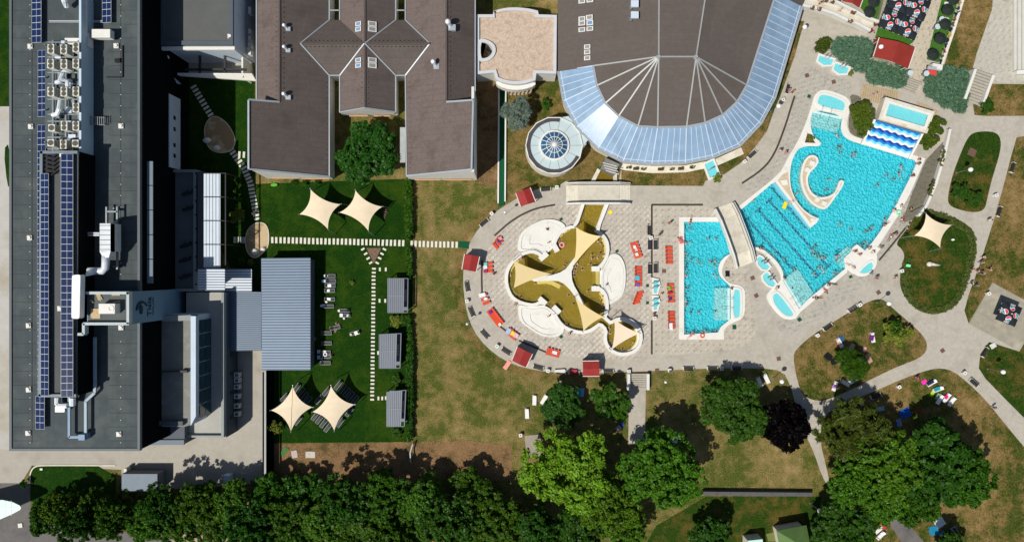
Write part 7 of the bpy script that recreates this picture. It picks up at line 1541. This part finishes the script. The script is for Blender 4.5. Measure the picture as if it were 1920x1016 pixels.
POSES = {'stand': sym(pel=(0, 0, .95), che=(0, .01, 1.28), nek=(0, .02, 1.48), hd=(0, .04, 1.6), top=(0, .04, 1.7), sh=(.19, 0, 1.4), elL=(-.27, -.08, 1.14), wrL=(-.27, .06, .93), haL=(-.27, .1, .85), elR=(.27, .06, 1.14), wrR=(.27, .2, .97), haR=(.27, .27, .92), hp=(.1, 0, .88), knL=(-.1, .16, .5), anL=(-.1, .18, .08), toL=(-.11, .34, .04), knR=(.1, -.02, .48), anR=(.1, -.24, .12), toR=(.11, -.1, .04)),
         'sit': sym(pel=(0, 0, .12), che=(0, -.04, .45), nek=(0, -.02, .65), hd=(0, .02, .77), top=(0, .02, .87), sh=(.19, -.03, .57), el=(.27, -.1, .33), wr=(.27, .06, .18), ha=(.26, .14, .14), hp=(.1, .05, .12), kn=(.14, .45, .2), an=(.13, .55, -.2), to=(.13, .7, -.25)),
         'lie': sym(pel=(0, 0, .13), che=(0, .34, .14), nek=(0, .54, .13), hd=(0, .66, .14), top=(0, .76, .14), sh=(.19, .45, .13), el=(.36, .22, .09), wr=(.3, -.02, .06), ha=(.28, -.1, .05), hp=(.1, -.08, .12), kn=(.13, -.5, .1), an=(.14, -.9, .06), to=(.17, -.98, .12)),
         'prone': sym(pel=(0, 0, .13), che=(0, .34, .13), nek=(0, .54, .14), hd=(0, .66, .14), top=(0, .76, .14), sh=(.19, .46, .12), el=(.36, .62, .07), wr=(.2, .8, .06), ha=(.1, .86, .06), hp=(.1, -.08, .12), kn=(.1, -.5, .09), an=(.1, -.9, .07), to=(.1, -1.02, .04)),
         'tread': sym(pel=(0, -.08, -.5), che=(0, 0, -.14), nek=(0, .03, .06), hd=(0, .05, .17), top=(0, .05, .27), sh=(.2, 0, -.03), el=(.34, .12, -.1), wr=(.3, .34, -.1), ha=(.26, .42, -.08), hp=(.1, -.1, -.55), kn=(.16, .05, -.9), an=(.14, -.15, -1.2), to=(.14, -.02, -1.25)),
         'swim': sym(pel=(0, -.32, -.12), che=(0, .02, -.02), nek=(0, .2, .04), hd=(0, .32, .1), top=(0, .4, .16), sh=(.19, .12, 0), el=(.36, .28, -.04), wr=(.24, .5, -.03), ha=(.16, .58, -.03), hp=(.1, -.4, -.14), kn=(.2, -.76, -.12), an=(.26, -1.1, -.14), to=(.3, -1.22, -.16)),
         'soak': sym(pel=(0, 0, -.42), che=(0, -.06, -.08), nek=(0, -.06, .12), hd=(0, -.04, .24), top=(0, -.04, .34), sh=(.2, -.06, .04), el=(.34, .12, -.06), wr=(.26, .34, -.08), ha=(.22, .42, -.08), hp=(.1, .05, -.42), kn=(.15, .45, -.3), an=(.14, .62, -.6), to=(.14, .76, -.64))}
BOD = {k: body(J, RAD, EDG) for k, J in POSES.items()}
def addon(fn, nm): m = MB(); fn(m); o = O(nm, m, white, sm=True); me = o.data; bpy.data.objects.remove(o); return me
HAIR, SUIT, TOPM = {}, {}, {}
for k, J in POSES.items():
    h, tp = Vector(J['hd']), Vector(J['top']); d = (tp - h).normalized(); back = Vector((0, -1, 0)) if abs(d.z) > .6 else Vector((0, 0, 1 if k in ('prone', 'swim') else 0))
    c = h + d * .06 + back * .025; HAIR[k] = addon(lambda m: m.ball(c, .125, 12, 8, (.95, 1, 1)), 'hair')
    p, q = Vector(J['pel']), Vector(J['che']); u = (q - p).normalized(); SUIT[k] = addon(lambda m: (m.tube([p - u * .15, p - u * .02, p + u * .1], .175, 10, .165)), 'swimwear')
    TOPM[k] = addon(lambda m: m.tube([q - u * .06, q + u * .07], .185, 10, .18), 'top')
skin = [M('skin_%s' % n, c, .55, .06, 6, world=False) for n, c in (('light', (222, 190, 176)), ('tan', (194, 152, 134)), ('ruddy', (202, 154, 146)), ('brown', (150, 110, 94)))]
hairm = [M('hair_%s' % n, c, .7, .15, 8, world=False) for n, c in (('dark', (46, 34, 28)), ('brown', (92, 62, 42)), ('blonde', (196, 160, 104)), ('grey', (170, 166, 160)))]
suitm = [M('suit_%s' % n, c, .6, .06, 4, world=False) for n, c in (('black', (24, 24, 28)), ('navy', (26, 40, 96)), ('red', (186, 36, 48)), ('pink', (230, 90, 140)), ('turquoise', (30, 150, 170)), ('white', (232, 232, 230)))]
hn = ['dark', 'brown', 'blonde', 'grey']; sn = ['black', 'navy', 'red', 'pink', 'turquoise', 'white']
verb = {'tread': 'wading', 'swim': 'swimming', 'soak': 'soaking', 'sit': 'sitting', 'lie': 'reclining', 'prone': 'prone', 'stand': 'walking'}
def L2(s): return [tuple(float(v) for v in t.split(',')) for t in s.split()]
PE = []
def ppl(s, poses, z, ang=None):
    for i, (x, y) in enumerate(L2(s)): PE.append((x, y, z, random.choice(poses), random.random() * 360 if ang is None else ang + random.gauss(0, 14)))
ppl('1567.5,236 1569,254 1572.6,276 1578,274 1577,286 1603.4,286 1599.5,292.6 1690,313.6 1686.6,327 1663.5,329 1677,336 1646,347 1555.5,336.6 1551.4,356 1494.6,362 1681.5,381 1659,413.5 1576,421 1597,430 1636,425.5 1633,431 1626,433.5 1618,458 1626,454 1529.6,461 1524,469 1525.5,476.5 1534.5,476 1536.5,484 1543,480.5 1547,484 1572,479 1568,488 1536.5,502 1544,509 1565.5,512 1527,514 1413,376 1472,487 1490,504.6 1484.6,540 1449,482.5', ['tread', 'tread', 'tread', 'swim'], -.12)
ppl('1293,429 1329,447 1343,447 1286,457 1285,475 1288,481.5 1296,488 1309,492 1333,491 1339.5,490 1340,499 1340,517 1286,497 1285.5,505 1290,540 1286,550.5 1286,573 1285,565 1296,585 1310.6,586 1341,583 1286,621 1316.5,622 1323,621.5 1342,621', ['tread', 'tread', 'tread', 'swim'], -.12)
ppl('1064,431 1055,439 1049,448 1044,453 1061,494 1058,499 1110,477 1111,484 1120.6,482.5 1106,495 1126,474 1131,477 1131,485 1126,494 1120,451 1127,456 1130.5,462 1092,478 1083,494.5 1080,500 1078,505.5 1076,511 1077,516 1091,503.7 1074.5,533 1077.5,540 1082,546 1066,553 1076,569 1102.7,545 1130,555 1128,563 1130,571 1129.5,578 1129.5,585 1123,545 1142.7,615 1143,624 1167,654 1188,642 1144,642 957,515 975,556 1003,530 1051,535 1036,513 1023,460 1030,464 1079,489 1086,484 1072,522', ['soak', 'soak', 'tread'], -.02)
ppl('1722,300 1722,307 1688,386.6 1710,330 1629.5,465 1603,471 1612,477 1285,516 1425,465 1469,522 1457,539 1552,535', ['sit'], .2)
ppl('1675,394 1690,412 1706,391 1678,437 1689,416 1698.6,427 1025.7,430 1029,592 1137,533 978,484 1029,455 1240,551 1226,588 1718,707 926,513 968,568 1062,610 1653,463 1636,472 622,667 1370,541', ['sit'], .1)
ppl('1295,413 1295,629 1660,420 1560,532 1547,544 1532,558 1595,498 1277,450 1670,444 1637,177 1657,181 722,400 1693,409 1484,378 631,613 588,640', ['lie', 'prone'], .12)
ppl('1254,419 1850,413 1839,482 1834,492 1817,505 1828,508 1836,512 1851,505 1817,531 1825,535 1675,521 1858,762 1531,2 1533,10 1540,6 1572,22 1476,171 1483,175 1459.5,284 1470,288 479,400 1715,707 1235,440 1068,624 1640,521 1630,512', ['stand'], .03)
Z3 = {(1660, 420): 0}
desc = []
for i, (x, y, z, po, a) in enumerate(PE):
    rr_ = random.Random(i * 7 + 3); PE[i] = (x, y, z, po, a, rr_.randrange(4), rr_.choice((0, 0, 1, 1, 2, 3)), rr_.randrange(6), rr_.random() < .5)
    desc.append((x, y, 'person %s, %s hair, %s swimwear' % (verb[po], hn[PE[i][6]], sn[PE[i][7]])))
for (x, y, z, po, a, sk, ha, su, bik), l in zip(PE, where(desc)):
    if 1535 <= x <= 1645 and y > 495 and po == 'lie': z += .12
    if x in (1531, 1533, 1540, 1572): z = zr(x)
    if x in (1295, 1560, 1547, 1532, 1595, 1277): z = .18
    p = P(x, y, z); o = bpy.data.objects.new('person', BOD[po]); COL.objects.link(o); o.location = p; o.rotation_euler = (0, 0, R(a)); s_ = random.uniform(.92, 1.08); o.scale = (s_ * 1.06, s_ * 1.06, s_)
    tag(o, l, 'person', 'bathers and visitors')
    if not BOD[po].materials: BOD[po].materials.append(skin[0])
    o.material_slots[0].link = 'OBJECT'; o.material_slots[0].material = skin[sk]
    for nm, src, mt in (('hair', HAIR, hairm[ha]), ('swimwear', SUIT, suitm[su])) + ((('top', TOPM, suitm[su]),) if bik else ()):
        c = bpy.data.objects.new(nm, src[po]); COL.objects.link(c); c.parent = o; c.material_slots[0].link = 'OBJECT'; c.material_slots[0].material = mt
